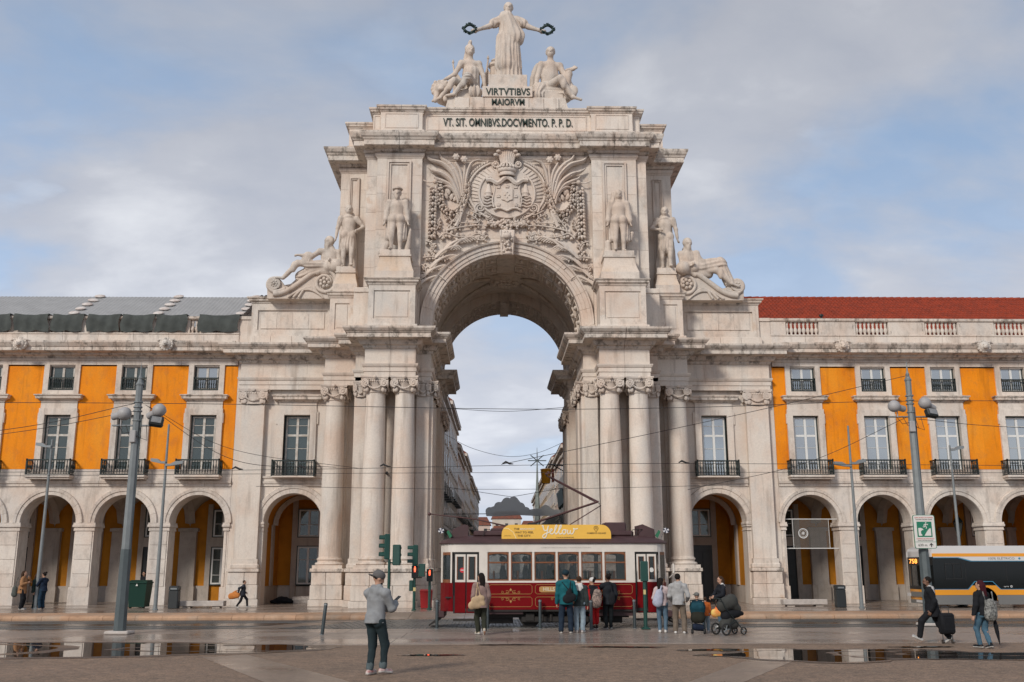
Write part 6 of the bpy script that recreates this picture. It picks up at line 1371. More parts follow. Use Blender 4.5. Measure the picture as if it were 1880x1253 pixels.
# blankets and bedding in the vestibule
soft_bag('bedding_heap', 'grey white sleeping bag lying in the arched recess left of the columns', 'bedding', [cap((-.8,0,.12),(.8,.05,.12),.18,.14,0,None,(.03,5,0)), cap((-.6,.15,.16),(.4,.2,.2),.16,.12)], cloth(.42, .38, .35), (-9.35, 49.6, PAVE), .1, .03, .05, .012)
soft_bag('black_bag_heap', 'black bags heaped beside the sleeping bag in the recess', 'bag', [ell((0,0,.14),(.35,.25,.18)), ell((.3,.05,.1),(.28,.22,.13)), ell((-.3,.02,.08),(.3,.2,.1))], BLACK, (-10.7, 49.4, PAVE), 0, .03, .05, .012)
# ------------------------------------------------------------------ the tram
TR = thing('tram', 'vintage red and white tram with dark maroon roof and yellow banner, standing before the arch', 'tram', (1.27, 31.62, 0))
M_RED = mat('tram_red', (0.165, 0.0035, 0.006), 0.42, var=0.3, vs=2.0, spec=0.12); M_CRM = mat('tram_cream', (0.66, 0.61, 0.55), 0.35, var=0.12, vs=3, coat=0.3); M_MAR = mat('tram_roof', (0.062, 0.028, 0.030), 0.55, var=0.3, vs=3)
M_WOOD = mat('varnished_wood', (0.22, 0.075, 0.025), 0.35, var=0.3, vs=8); M_UND = mat('underframe', (0.020, 0.016, 0.014), 0.7, var=0.4); M_GOLD = mat('gold_line', (0.50, 0.28, 0.10), 0.4, 0.4); M_TG = mat('tram_glass', (0.03, 0.045, 0.045), 0.03, spec=0.8, alpha=0.32); M_BLK = mat('black_gap', (.01, .01, .01), .5)
def fp(x):  # near side of the body in plan, drawn in towards the ends
    a = abs(x); return 0.0 if a < 2.45 else (.05*((a-2.45)/.6)**2 if a < 3.05 else .05+.75*((a-3.05)/.52)**2.4)
W2 = 2.24
ends = [2.45, 2.6, 2.8, 3.05, 3.2, 3.35, 3.47, 3.55, 3.575]
plan = [(-x, fp(x)) for x in ends[::-1]]+[(x, fp(x)) for x in ends]; plan = plan+[(x, W2-y) for x, y in plan[::-1]]
M_ = MB().prism([(x*.985, .02+y*.98) for x, y in plan], 'z', .50, .60); M_.build('floor', M_UND, TR)
# lower red panels, one per stretch of the side
def side_panel(x0, x1, z0, z1, m, name, far=False, th=.035, n=1):
    q = MB(); k = max(1, int((x1-x0)/.12)) if abs(x0) > 2.4 or abs(x1) > 2.5 else 1
    for i in range(k):
        xa, xb = x0+(x1-x0)*i/k, x0+(x1-x0)*(i+1)/k; ya, yb = fp(xa), fp(xb); Fq = (lambda y: W2-y) if far else (lambda y: y)
        vs = [(xa,Fq(ya),z0),(xb,Fq(yb),z0),(xb,Fq(yb+th),z0),(xa,Fq(ya+th),z0),(xa,Fq(ya),z1),(xb,Fq(yb),z1),(xb,Fq(yb+th),z1),(xa,Fq(ya+th),z1)]
        q.add(vs, [(3,2,1,0),(4,5,6,7),(0,1,5,4),(1,2,6,5),(2,3,7,6),(3,0,4,7)])
    return q.build(name, m, TR)
for far in (False, True):
    side_panel(-2.36, 2.48, .56, 1.36, M_RED, 'side_panel', far)
    side_panel(-3.57, -3.16, .50, 1.36, M_RED, 'end_panel', far); side_panel(3.20, 3.57, .50, 1.36, M_RED, 'end_panel', far)
    side_panel(-2.36, 2.48, 1.36, 1.42, M_CRM, 'waist_rail', far, .045); side_panel(-3.57, 3.57, 2.29, 2.58, M_CRM, 'letter_board', far, .04)
    F = (lambda a, b: (W2-b, W2-a)) if far else (lambda a, b: (a, b))
    for i in range(7):
        xa = -2.10-.067+.727*i; ya, yb = F(-.004, .05); MB().box(xa, xa+.067, ya, yb, 1.42, 2.29).build('window_post', M_CRM, TR)
    for xa, xb in ((-2.36, -2.167), (2.262, 2.48)): ya, yb = F(0, .05); MB().box(xa, xb, ya, yb, 1.42, 2.29).build('window_post', M_CRM, TR)
    for i in range(6):
        x0 = -2.10+.727*i; x1 = x0+.66; ya, yb = F(.012, .05); f = MB(); fw_ = .035
        for q in ((x0, x0+fw_, 1.42, 2.26), (x1-fw_, x1, 1.42, 2.26), (x0+fw_, x1-fw_, 1.42, 1.46), (x0+fw_, x1-fw_, 1.95, 1.99)): f.box(q[0], q[1], ya, yb, q[2], q[3])
        ar = [(x0+fw_+(x1-x0-2*fw_)*t_/8, 2.20+.04*math.sin(PI*t_/8)) for t_ in range(9)]; f.prism(ar+[(x1-fw_, 2.292), (x0+fw_, 2.292)], 'y', ya, yb)
        o = f.build('window', M_WOOD, TR); yg = (ya+yb)/2
        for z0, z1 in ((1.46, 1.95), (1.99, 2.25)): MB().box(x0+.03, x1-.03, yg-.004, yg+.004, z0, z1).build('pane', M_TG, o)
        if not far: MB().box(x0+.02, x1-.02, .004, .012, 1.425, 1.455).build('sill', M_WOOD, o)
    for x0, x1 in ((-3.12, -2.40), (2.52, 3.17)):          # folding doors
        ya = fp((x0+x1)/2)+.03; mid = (x0+x1)/2; Y0, Y1 = F(ya+.03, ya+.045); MB().box(x0-.03, x1+.03, Y0, Y1, .45, 2.29).build('door_gap', M_BLK, TR)
        for a, b in ((x0+.02, mid-.02), (mid+.02, x1-.02)):
            Y0, Y1 = F(ya-.01, ya+.025); d = MB().box(a, b, Y0, Y1, .47, 1.38).build('door', M_RED, TR); fr = MB()
            for q in ((a, a+.05, 1.38, 2.22), (b-.05, b, 1.38, 2.22), (a+.05, b-.05, 1.38, 1.45), (a+.05, b-.05, 2.15, 2.22)): fr.box(q[0], q[1], Y0, Y1, q[2], q[3])
            fr.build('door_frame', M_CRM, d); fw2 = MB()
            for q in ((a+.05, a+.075, 1.45, 2.15), (b-.075, b-.05, 1.45, 2.15)): fw2.box(q[0], q[1], Y0+.005, Y1, q[2], q[3])
            fw2.build('door_bead', M_WOOD, d); MB().box(a+.06, b-.06, (Y0+Y1)/2-.004, (Y0+Y1)/2+.004, 1.45, 2.15).build('pane', M_TG, d)
    for x0, x1 in ((-3.56, -3.20), (3.24, 3.565)):        # corner windows
        for a, b, mm, nm in ((x0, x0+.05, M_CRM, 'corner_post'), (x1-.05, x1, M_CRM, 'corner_post')): side_panel(a, b, 1.36, 2.29, mm, nm, far)
        side_panel(x0+.05, x1-.05, 1.36, 1.46, M_WOOD, 'corner_sill', far, .03); side_panel(x0+.05, x1-.05, 2.2, 2.29, M_WOOD, 'corner_head', far, .03); side_panel(x0+.05, x1-.05, 1.46, 2.2, M_TG, 'corner_pane', far, .008)
    for x in (-3.155, -2.385, 2.50, 3.185):
        ya = fp(x)-.035; Y0 = F(ya, ya)[0]; MB().tube([(x, Y0, 1.0), (x, Y0, 1.75)], .012, 6).build('grab_rail', M_IRON, TR)
for s in (1, -1):                                          # end walls
    q = MB().box(*sorted((s*3.53, s*3.575)), .82, W2-.82, .5, 1.36).build('end_panel', M_RED, TR)
    for yy in (.80, 1.02, 1.22, 1.42): MB().box(*sorted((s*3.53, s*3.57)), yy-.03, yy+.03, 1.36, 2.3).build('end_post', M_CRM, TR)
    MB().box(*sorted((s*3.53, s*3.575)), .78, W2-.78, 2.29, 2.58).build('letter_board', M_CRM, TR)
    for ya, yb in ((.83, .99), (1.05, 1.19), (1.25, 1.39)): MB().box(*sorted((s*3.545, s*3.553)), ya, yb, 1.4, 2.28).build('pane', M_TG, TR)
    MB().box(*sorted((s*3.42, s*3.68)), .35, W2-.35, .30, .50, b=.03).build('bumper', M_MAR, TR)
    MB().prism([(s*3.58,.22),(s*3.90,.06),(s*3.92,.09),(s*3.6,.32)], 'y', .45, W2-.45).build('lifeguard', M_UND, TR)
    MB().box(*sorted((s*2.5, s*3.15)), .03, .25, .22, .28).build('step', M_UND, TR)
# roof: cambered shell and raised clerestory
n = 14; rf = MB(); ring = []
for i in range(n+1):
    t_ = -1+2*i/n; e = .035; row = []
    for x, y in [(p[0], p[1]) for p in plan[:len(plan)//2]]: row.append((x, y))
    ring.append(t_)
xs = [p[0] for p in plan[:len(plan)//2]]; vs = []
for j, x in enumerate(xs):
    y0 = fp(x)-.05; y1 = W2-y0; fz_ = 1-max(0, (abs(x)-2.6)/1.0)**2*.75
    for i in range(n+1):
        t_ = i/n; vs.append((x*1.012, y0+(y1-y0)*t_, 2.57+.26*fz_*math.sin(PI*t_)**.6))
rf.add(vs, [(j*(n+1)+i, j*(n+1)+i+1, (j+1)*(n+1)+i+1, (j+1)*(n+1)+i)[::-1] for j in range(len(xs)-1) for i in range(n)])
rf.add([v for v in vs], [tuple(range(n+1)), tuple(range((len(xs)-1)*(n+1), len(xs)*(n+1)))[::-1]]); rf.build('roof', M_MAR, TR, 50)
gt = MB().tube([(x*1.012, fp(x)-.05, 2.565) for x in xs], .022, 6); gt.build('gutter', M_MAR, TR, 50)
MB().box(-2.55, 2.55, .55, W2-.55, 2.78, 2.96, b=.05).build('clerestory', M_MAR, TR, 30)
MB().box(1.62, 2.32, .6, 1.5, 2.9, 3.22, b=.04).build('roof_box', M_MAR, TR, 30); MB().box(-2.0, -1.55, .7, 1.5, 2.95, 3.04, b=.02).build('roof_box', M_MAR, TR); MB().box(-1.3, -.5, .7, 1.4, 2.95, 3.05, b=.02).build('roof_box', M_UND, TR)
for s in (1, -1):
    MB().prism([(s*3.25, 2.72), (s*2.72, 2.78), (s*2.72, 3.13), (s*2.85, 3.16), (s*3.22, 3.0)], 'y', .62, .68).build('route_board', M_MAR, TR); MB().prism([(s*3.25, 2.72), (s*2.72, 2.78), (s*2.72, 3.13), (s*2.85, 3.16), (s*3.22, 3.0)], 'y', 1.5, 1.56).build('route_board', M_MAR, TR)
    MB().box(*sorted((s*2.74, s*3.2)), .68, 1.5, 2.78, 2.95).build('route_box', M_MAR, TR)
    fl = thing('flag', f'small flags on a short staff at the {"right" if s > 0 else "left"} end of the tram roof', 'flag', (1.27+s*3.42, 32.1, 2.74), 0, 'flags on the tram')
    MB().tube([(0,0,0),(s*.10,0,.36)], .008, 5).build('staff', M_IRON, fl); MW = mat('flag_white', (.6, .6, .62), .8); MN = mat('flag_black', (.02, .025, .05), .8); MG = mat('flag_green', (.02, .14, .07), .8)
    for k in range(8):
        a0, a1 = 2*PI*k/8, 2*PI*(k+1)/8; c = (s*.15, .0, .22); r_ = .085; MB().prism([(c[0], c[2]), (c[0]+r_*math.cos(a0)*1.2, c[2]+r_*math.sin(a0)), (c[0]+r_*math.cos(a1)*1.2, c[2]+r_*math.sin(a1))], 'y', -.006, .006).build('cloth_field', (MW, MN)[k % 2], fl)
    MB().prism([(-s*.12, -.02), (-s*.02, .18), (-s*.08, .24), (-s*.2, .06)], 'y', .03, .04).build('cloth_field', MG, fl)
# underframe, wheels
MB().box(-2.2, 2.3, .35, W2-.35, .30, .52).build('underframe', M_UND, TR); MB().box(-2.36, -1.0, .1, .18, .42, .54).build('sole_bar', M_MAR, TR); MB().box(1.1, 2.4, .1, .18, .36, .54).build('sole_bar', M_MAR, TR)
MB().box(-1.05, 1.05, .18, .30, .16, .34, b=.03).build('truck_frame', M_UND, TR)
for x in (-.78, .78):
    for y in (.42, W2-.42):
        w_ = MB().lathe([(.0,-.04),(.10,-.05),(.12,-.02),(.26,-.02),(.28,-.05),(.31,-.05),(.33,.05),(0,.05)], (x, y, .33), 24, ax='y').build('wheel', M_UND, TR, 40)
    MB().box(x-.14, x+.14, .16, .34, .2, .46, b=.02).build('axle_box', M_UND, TR)
for x in (-.4, -.13, .13, .4): MB().tube([(x, .2, .2+.03*k) for k in range(8)], .05, 8).build('spring', M_UND, TR)
MB().box(-2.2, -1.3, .5, 1.6, .12, .34, b=.02).build('equipment_box', M_UND, TR); MB().box(1.5, 2.1, .4, 1.2, .14, .34, b=.02).build('equipment_box', M_UND, TR)
# gilt lining, scrolls, name board
def gline(pts, r_=.008, nm='gold_line'): MB().tube([(x, -.006, z) for x, z in pts], r_, 4).build(nm, M_GOLD, TR)
def grect(x0, x1, z0, z1, c=.05): gline([(x0+c,z0),(x1-c,z0),(x1,z0+c),(x1,z1-c),(x1-c,z1),(x0+c,z1),(x0,z1-c),(x0,z0+c),(x0+c,z0)])
for x0, x1 in ((-2.05, -.72), (-.62, .92), (1.0, 2.38)):
    grect(x0, x1, 1.02, 1.30); grect(x0, x1, .64, .93)
def scrollwork(cx_, z, s):
    for sx in (1, -1):
        for r0, dx in ((.075, .11), (.05, .26)):
            gline([(cx_+sx*(dx+r0*(1-.8*i/14)*math.cos(1.0+i*.5)), z+s*(.05+r0*.8*(1-.8*i/14)*math.sin(1.0+i*.5))) for i in range(15)], .007, 'scroll_line')
        gline([(cx_+sx*.02, z+s*.14), (cx_+sx*.06, z+s*.06), (cx_+sx*.18, z+s*.01), (cx_+sx*.40, z+s*.0)], .007, 'scroll_line')
    MB().prism([(cx_-.03, z+s*.13), (cx_, z+s*.18), (cx_+.03, z+s*.13), (cx_, z+s*.08)], 'y', -.012, .0).build('scroll_tip', M_GOLD, TR)
for c in (-1.38, .15, 1.7): scrollwork(c, .93, -1); scrollwork(c, 1.02, 1) if c != .15 else None
MB().prism([(-.50,1.10),(-.44,1.07),(.92,1.07),(.92,1.25),(-.44,1.25),(-.50,1.22)], 'y', -.014, .0).build('name_board', M_GOLD, TR)
text('name_lettering', 'HILLS TRAM', .15, mat('cream_letter', (.62, .52, .36), .5), (.02, -.018, 1.16), TR, .003, .80, bold=.004)
text('board_lettering', 'LISBOA-HISTORICAL-TRAMCAR-TOURS', .06, mat('faint_letter', (.45, .41, .37), .5), (.35, -.006, 2.42), TR, .002, 1.55)
for x, r_, m in ((-2.88, .075, mat('no_entry_red', (.55, .02, .03), .5)), (3.0, .07, mat('disc_white', (.6, .6, .58), .5))):
    o = MB().lathe([(0, .0), (r_, 0), (r_, -.006)], (x, fp(x)+.012, 1.74), 20, ax='y').build('door_disc', m, TR)
    if x < 0: MB().box(x-.05, x+.05, fp(x)+.004, fp(x)+.010, 1.73, 1.755).build('disc_bar', mat('disc_white', (.6, .6, .58), .5), o)
# interior: floor, benches, ceiling lights off, riders
MB().box(-3.4, 3.4, .1, W2-.1, .9, .94).build('saloon_floor', M_UND, TR)
for i in range(6):
    x = -1.9+.75*i
    for y in (.42, W2-.42): MB().box(x-.03, x+.03, y-.32, y+.32, 1.0, 1.72, b=.02).box(x-.03, x+.36, y-.32, y+.32, 1.28, 1.36).build('bench', M_WOOD, TR)
rnp = random.Random(8); k0 = 0
for x, y in ((-1.62, .45), (-1.35, .9), (-.9, .5), (-.15, .5), (.55, .48), (-.55, 1.6), (.2, 1.7)):
    Js = pose(hipz=.52, aL=(-.1,.42,.08), aR=(.1,.42,.08), hL=(-.12,.3,.62), hR=(.12,.3,.62)); k0 += 1
    tone = rnp.choice((.02, .05, .10, .16)); T = thing('person', ['rider in the leftmost tram window', 'second rider from the left in the tram', 'rider leaning by the second tram window', 'rider behind the third tram window', 'rider behind the fourth tram window', 'rider on the far bench near the tram middle', 'rider on the far bench right of the tram middle'][k0-1], 'person', (1.27+x, 31.62+y, .83), R(-90), 'riders in the tram')
    pr = limb_prims(Js, 1, 0)+head_prims(Js, 1, 1, 2)+hand_prims(Js, 'L', 1, 1)+hand_prims(Js, 'R', 1, 1); skin_obj('body', pr, [cloth(tone, tone*.9, tone*1.05), M_SKIN, M_EYE], T, .022, .03)
    skin_obj('hair', [ell(Js['head']+V3(0, -.03, .04), (.09, .10, .10))], rnp.choice((M_HAIR, M_HAIRB)), T, .02, .02)
# yellow advertising board on the roof
AD = thing('roof_sign', 'long yellow advertising board with rounded corners on the tram roof', 'sign', (1.27, 31.80, 2.68))
x0, x1, zt = -1.66, 1.78, .45; r_ = .30
pts = [(x0, 0), (x1, 0), (x1, zt-r_)]+[(x1-r_+r_*math.cos(a), zt-r_+r_*math.sin(a)) for a in np.linspace(.1, PI/2, 8)]+[(x0+r_+r_*math.cos(a), zt-r_+r_*math.sin(a)) for a in np.linspace(PI/2, PI-.05, 8)]
MB().prism([(float(a), float(b)) for a, b in pts], 'y', 0, .035).build('board', mat('sign_yellow', (.80, .47, .07), .5, var=.08, vs=2), AD)
M_INK = mat('sign_ink', (.09, .055, .02), .6); M_WH = mat('sign_white', (.72, .68, .56), .6)
text('lettering', 'THE', .085, M_INK, (-1.19, -.004, .315), AD, .002, .17, bold=.0012); text('lettering', 'BRIGHTEST', .072, M_WH, (-.85, -.004, .315), AD, .002, .46, bold=.001)
text('lettering', 'WAY TO FEEL', .085, M_INK, (-.95, -.004, .21), AD, .002, .60, bold=.0012); text('lettering', 'THE CITY.', .085, M_INK, (-.95, -.004, .105), AD, .002, .43, bold=.0012); text('lettering', 'yellowbus', .035, M_INK, (-1.47, -.004, .11), AD, .002, .22)
def stroke(pts, r_=.019):
    c = spline(pts, 6); MB().tube([(a, -.006, b) for a, b in c], r_, 6, flat=.3, nrm=(0, 1, 0)).build('script_stroke', M_WH, AD)
stroke([(-.40,.40),(-.36,.42),(-.345,.34),(-.31,.27),(-.25,.27),(-.21,.34),(-.19,.42)]); stroke([(-.19,.42),(-.21,.30),(-.24,.16),(-.28,.06),(-.34,.04),(-.37,.09),(-.32,.15),(-.22,.19)])
stroke([(-.22,.19),(-.12,.24),(-.07,.29),(-.10,.32),(-.14,.27),(-.13,.19),(-.08,.16),(-.02,.20)]); stroke([(-.02,.20),(.06,.34),(.08,.42),(.05,.43),(.02,.34),(.01,.22),(.05,.16),(.10,.20)]); stroke([(.10,.20),(.19,.34),(.22,.42),(.19,.43),(.15,.34),(.14,.22),(.18,.16),(.24,.19)])
stroke([(.33,.29),(.27,.28),(.25,.21),(.29,.16),(.34,.18),(.36,.25),(.33,.29),(.38,.28)]); stroke([(.42,.29),(.41,.21),(.44,.16),(.49,.20),(.51,.28)]); stroke([(.51,.28),(.50,.20),(.54,.16),(.59,.20),(.62,.28),(.60,.33),(.66,.31),(.74,.33)])
text('lettering', 'TOURS & EXPERIENCES', .04, M_INK, (.33, -.004, .055), AD, .002, .56); text('lettering', 'COMERCIO SQUARE', .062, M_INK, (1.32, -.004, .185), AD, .002, .60, bold=.001)
pin = [(1.31+.065*math.cos(a), .34+.065*math.sin(a)) for a in np.linspace(-.5, PI+.5, 14)]+[(1.31, .225)]; pin.append(pin[0]); MB().tube([(float(a), -.006, float(b)) for a, b in pin], .007, 4).build('map_pin', M_INK, AD); MB().tube([(1.31+.026*math.cos(a), -.006, .34+.026*math.sin(a)) for a in np.linspace(0, 2*PI, 13)], .006, 4).build('map_pin', M_INK, AD)
MB().tube([(-1.6, -.005, .34), (-1.45, -.005, .33), (-1.3, -.005, .22), (-1.2, -.005, .02)], .012, 4, flat=.3, nrm=(0, 1, 0)).build('road_line', mat('sign_pale', (.85, .65, .3), .6), AD)
# pantograph and trolley pole
PG = MB(); gx = lambda w: w-1.27
for y in (.85, 1.3): PG.tube([(gx(.35), y, 3.12), (gx(2.73), y, 3.89)], .028, 6).tube([(gx(2.73), y, 3.89), (gx(1.15), y+(.1 if y < 1 else -.1), 4.72)], .022, 6)
PG.tube([(gx(1.75), .9, 3.12), (gx(2.85), 1.08, 3.78), (gx(2.73), 1.08, 3.9)], .016, 6).tube([(gx(2.5), .9, 3.97), (gx(2.5), 1.3, 3.97)], .012, 6).tube([(gx(2.73), .8, 3.89), (gx(2.73), 1.35, 3.89)], .03, 8)
PG.tube([(gx(1.15), .45, 4.78), (gx(1.12), .75, 4.84), (gx(1.12), 1.5, 4.84), (gx(1.15), 1.8, 4.78)], .025, 6).tube([(gx(1.0), .5, 4.74), (gx(1.3), .5, 4.8)], .02, 6)
PG.build('pantograph', mat('pantograph_brown', (.075, .03, .028), .5), TR, 40)
MB().box(gx(.3), gx(1.9), .75, 1.4, 3.0, 3.08).box(gx(.45), gx(.75), .8, 1.3, 3.06, 3.22, b=.03).box(gx(1.2), gx(1.7), .8, 1.3, 3.06, 3.2, b=.02).build('pantograph_base', M_UND, TR)
MB().tube([(gx(.1), 1.1, 3.05), (gx(-1.2), 1.1, 3.34), (gx(-2.69), 1.1, 3.51)], [.028, .022, .016], 6).ball((gx(-2.72), 1.1, 3.51), .06, 8, 6).build('trolley_pole', mat('pantograph_brown', (.075, .03, .028), .5), TR, 40)
MB().tube([(gx(-2.6), 1.1, 3.49), (gx(-2.58), .9, 2.4), (gx(-2.45), .6, 1.3)], .006, 4).build('trolley_rope', M_IRON, TR)
for x in (-2.25, 2.45, 2.6): MB().tube([(x, .5, 2.75), (x+.05, .5, 2.98), (x+.22, .6, 3.0), (x+.3, .7, 2.92)], .012, 5).build('roof_conduit', M_UND, TR)
MB().tube([(3.60, .35, 1.5), (3.72, .28, 1.62), (3.72, .28, 1.95)], .012, 5).box(3.69, 3.75, .2, .36, 1.62, 1.92, b=.02).build('mirror', M_CRM, TR)
# ------------------------------------------------------------------ the bus
BU = thing('bus', 'white and yellow city bus with dark windows entering from the right', 'bus', (17.55, 42.0, PAVE))
M_BW = mat('bus_white', (.58, .58, .58), .35, coat=.3); M_BY = mat('bus_yellow', (.72, .29, .012), .35, coat=.3); M_BG = mat('bus_grey', (.16, .16, .155), .5); M_BGL = mat('bus_glass', (.006, .009, .010), .08, spec=.35, alpha=.9); M_BBL = mat('bus_blue', (.05, .22, .36), .4); M_TYRE = mat('tyre', (.015, .015, .015), .8)
LB = 11.5
MB().box(1.5, LB, .10, 2.4, .28, 2.30).box(.12, 1.5, 1.3, 2.4, .28, 2.3).box(.12, 1.5, .05, 1.3, .28, .6).build('inner_body', M_DARK, BU)
rp = [(0.0,2.06),(.02,2.24),(.10,2.40),(.28,2.49),(.5,2.51),(LB,2.51),(LB,2.06)]
MB().prism(rp, 'y', 0, 2.5).build('roof_shell', M_BW, BU, 30)
sw = [2.0, 4.9]
def sheet(pts, m, nm, y=0.0, th=.02): MB().prism(pts, 'y', y-th, y).build(nm, m, BU)
sheet([(.06,2.07),(LB,2.07),(LB,2.20),(.06,2.20)], M_BY, 'yellow_stripe', -.002)
sheet([(1.4,1.98),(1.7,1.90),(LB,1.90),(LB,2.068),(.1,2.068),(.1,2.04),(1.15,2.04)], M_BW, 'white_band', -.001)
sheet([(.1,2.035),(1.14,2.035),(1.38,1.975),(1.68,1.895),(LB,1.895),(LB,1.875),(1.66,1.872),(1.36,1.95),(1.12,2.012),(.1,2.012)], M_BBL, 'blue_line', -.004)
sheet([(.06,.76),(1.45,.76),(1.75,1.05),(2.5,1.05),(2.8,.76),(LB,.76),(LB,1.87),(1.66,1.87),(1.36,1.945),(1.1,2.01),(.06,2.01)], M_BGL, 'side_glass', .0, .012)
sheet([(.06,.735),(1.46,.735),(1.76,1.045),(2.49,1.045),(2.79,.735),(LB,.735),(LB,.758),(2.81,.758),(2.5,1.072),(1.74,1.072),(1.44,.758),(.06,.758)], M_BBL, 'blue_line', -.006)
sheet([(.06,.52),(1.5,.52),(1.62,.52),(1.62,.90),(1.45,.732),(.06,.732)], M_BY, 'yellow_panel', -.002); sheet([(2.62,.52),(LB,.52),(LB,.732),(2.80,.732),(2.62,.90)], M_BY, 'yellow_panel', -.002)
sheet([(.06,.14),(1.56,.14),(1.62,.515),(.06,.515)], M_BG, 'skirt', -.002); sheet([(2.62,.515),(2.68,.14),(LB,.14),(LB,.515)], M_BG, 'skirt', -.002)
ar = [(2.12+.52*math.cos(a), .32+.52*math.sin(a)) for a in np.linspace(0, PI, 13)]
MB().prism([(2.62,.9),(2.62,.30)]+[(float(a), float(b)) for a, b in ar]+[(1.62,.30),(1.62,.9)], 'y', -.022, .0).build('wheel_arch', M_BY, BU)
for x in (2.12, 8.4):
    for y in (.16, 2.3):
        w_ = MB().lathe([(.0,-.10),(.2,-.11),(.22,-.13),(.40,-.13),(.43,-.08),(.43,.12),(0,.12)], (x, y, .43), 24, ax='y').build('wheel', M_TYRE, BU, 40)
        MB().lathe([(0,-.02),(.2,-.02),(.21,.0)], (x, y-.115, .43), 16, ax='y').build('rim', M_BG, w_)
for q in ((4.1, 4.16, .38, .78), (5.9, 5.96, .38, .78), (4.16, 5.9, .72, .78), (4.16, 5.9, .38, .43)): MB().box(q[0], q[1], -.045, -.02, q[2], q[3]).build('hatch_frame', M_BY, BU)
fr = MB()
for q in ((.55, .58, 1.15, 1.8), (1.22, 1.25, 1.15, 1.8), (.58, 1.22, 1.77, 1.8), (.58, 1.22, 1.15, 1.18), (.88, .91, 1.18, 1.77)): fr.box(q[0], q[1], -.03, -.012, q[2], q[3])
fr.build('driver_window_frame', M_BLK, BU)
for x in (1.38, 3.1, 4.6, 6.1): MB().box(x, x+.025, -.018, -.012, 1.1, 1.85).build('window_post', M_BLK, BU)
# front end
fp_ = [(0.06,0),(-.03,.25),(-.07,.8),(-.08,1.25),(-.07,1.7),(-.03,2.25),(.06,2.5)]
def front(z0, z1, m, nm, o=0.0):
    q = MB(); k = len(fp_); q.add([(x-o, y, z) for z in (z0, z1) for x, y in fp_], [(i, i+1, k+i+1, k+i) for i in range(k-1)]); q.build(nm, m, BU, 50)
front(.14, .30, M_BG, 'front_skirt'); front(.30, .72, M_BY, 'front_panel'); front(.72, .86, M_BLK, 'front_rail'); front(.86, 1.72, M_BGL, 'windscreen'); front(1.72, 2.06, M_BLK, 'destination_box'); front(2.06, 2.30, M_BW, 'front_dome', -.02)
MB().prism([(-.09,.42),(-.09,.62),(-.12,.62),(-.12,.42)], 'y', .5, 2.0).build('front_grille', M_BG, BU); MB().box(-.12, -.06, .1, .42, .42, .56).build('headlight', mat('lamp_clear', (.5, .5, .5), .2), BU); MB().box(-.12, -.06, 2.08, 2.4, .42, .56).build('headlight', mat('lamp_clear', (.5, .5, .5), .2), BU); MB().box(-.1, -.05, .95, 1.55, .18, .28).build('number_plate', M_BW, BU)
M_LED = mat('amber_led', (.5, .15, .02), .5, emit=(1.0, .34, .06), es=1.6)
text('destination', '758', .27, M_LED, (-.10, 1.55, 1.88), BU, .004, .8, rot=(PI/2, 0, -PI/2))
MB().tube([(-.0, .1, 1.95), (-.35, .0, 1.9), (-.38, .0, 1.65)], .02, 6).box(-.44, -.34, -.08, .08, 1.25, 1.66, b=.03).build('mirror', M_BLK, BU)
M_BT = mat('bus_text', (.12, .12, .12), .6)
text('lettering', '100% ELÉTRICO', .13, M_BT, (2.95, -.024, 1.985), BU, .002, 1.10); text('lettering', 'EU AN', .14, M_BT, (4.25, -.006, 2.30), BU, .002, .5); text('lettering', 'carris', .09, M_BW, (3.05, -.016, .86), BU, .002, .20)
MB().ball((3.72, -.02, 1.99), (.05, .012, .05), 10, 6).build('logo', M_BBL, BU); MB().lathe([(.02,0),(.045,0),(.045,.004)], (3.26, -.016, .86), 14, ax='y').build('logo', M_BW, BU)
Js = pose(hipz=.52, aL=(-.1,.42,.08), aR=(.1,.42,.08), hL=(-.16,.42,.95), hR=(.16,.42,.95)); T = thing('person', 'driver behind the side window of the bus', 'person', (18.55, 42.45, .75), R(90))
skin_obj('body', limb_prims(Js, 1, 0)+head_prims(Js, 1, 1, 2)+hand_prims(Js, 'L', 1, 1)+hand_prims(Js, 'R', 1, 1), [WHITE, M_SKIN, M_EYE], T, .022, .03); skin_obj('hair', [ell(Js['head']+V3(0, -.03, .04), (.09, .10, .10))], M_HAIR, T, .02, .02)
# ------------------------------------------------------------------ street furniture
M_POST = mat('post_grey_paint', (.20, .22, .225), .5, .1, var=.2, vs=4); M_POSTD = mat('post_dark_paint', (.085, .105, .11), .5, .1, var=.2, vs=4); M_LAMP = mat('lamp_grey', (.20, .22, .23), .45, .2); M_HORN = mat('horn_grey', (.36, .35, .35), .55, var=.15); M_CONC = mat('white_concrete', (.50, .45, .41), .7, var=.25, vs=5); M_TLG = mat('signal_green', (.010, .058, .046), .4, var=.15); M_BIN = mat('bin_dark', (.016, .020, .022), .5); M_CABLE = mat('cable', (.018, .016, .016), .6)
def horn(parent, p, d, m=M_HORN):
    """bullet shaped loudspeaker: narrow driver at the back, round bell in front, on a bracket"""
    o = MB().lathe([(.0,-.40),(.12,-.40),(.135,-.36),(.135,-.12),(.16,-.06),(.22,.0),(.25,.10),(.25,.20),(.20,.31),(.11,.37),(0,.39)], seg=20); q = Vector(d).normalized().to_track_quat('Z', 'Y').to_matrix().to_4x4(); o.xform(Matrix.Translation(p) @ q @ Matrix.Scale(.78, 4)); b = o.build('loudspeaker', m, parent, 50)
    MB().tube([(p[0], p[1], p[2]), (p[0], p[1], p[2]-.34)], .022, 6).build('bracket', M_HORN, b); return b
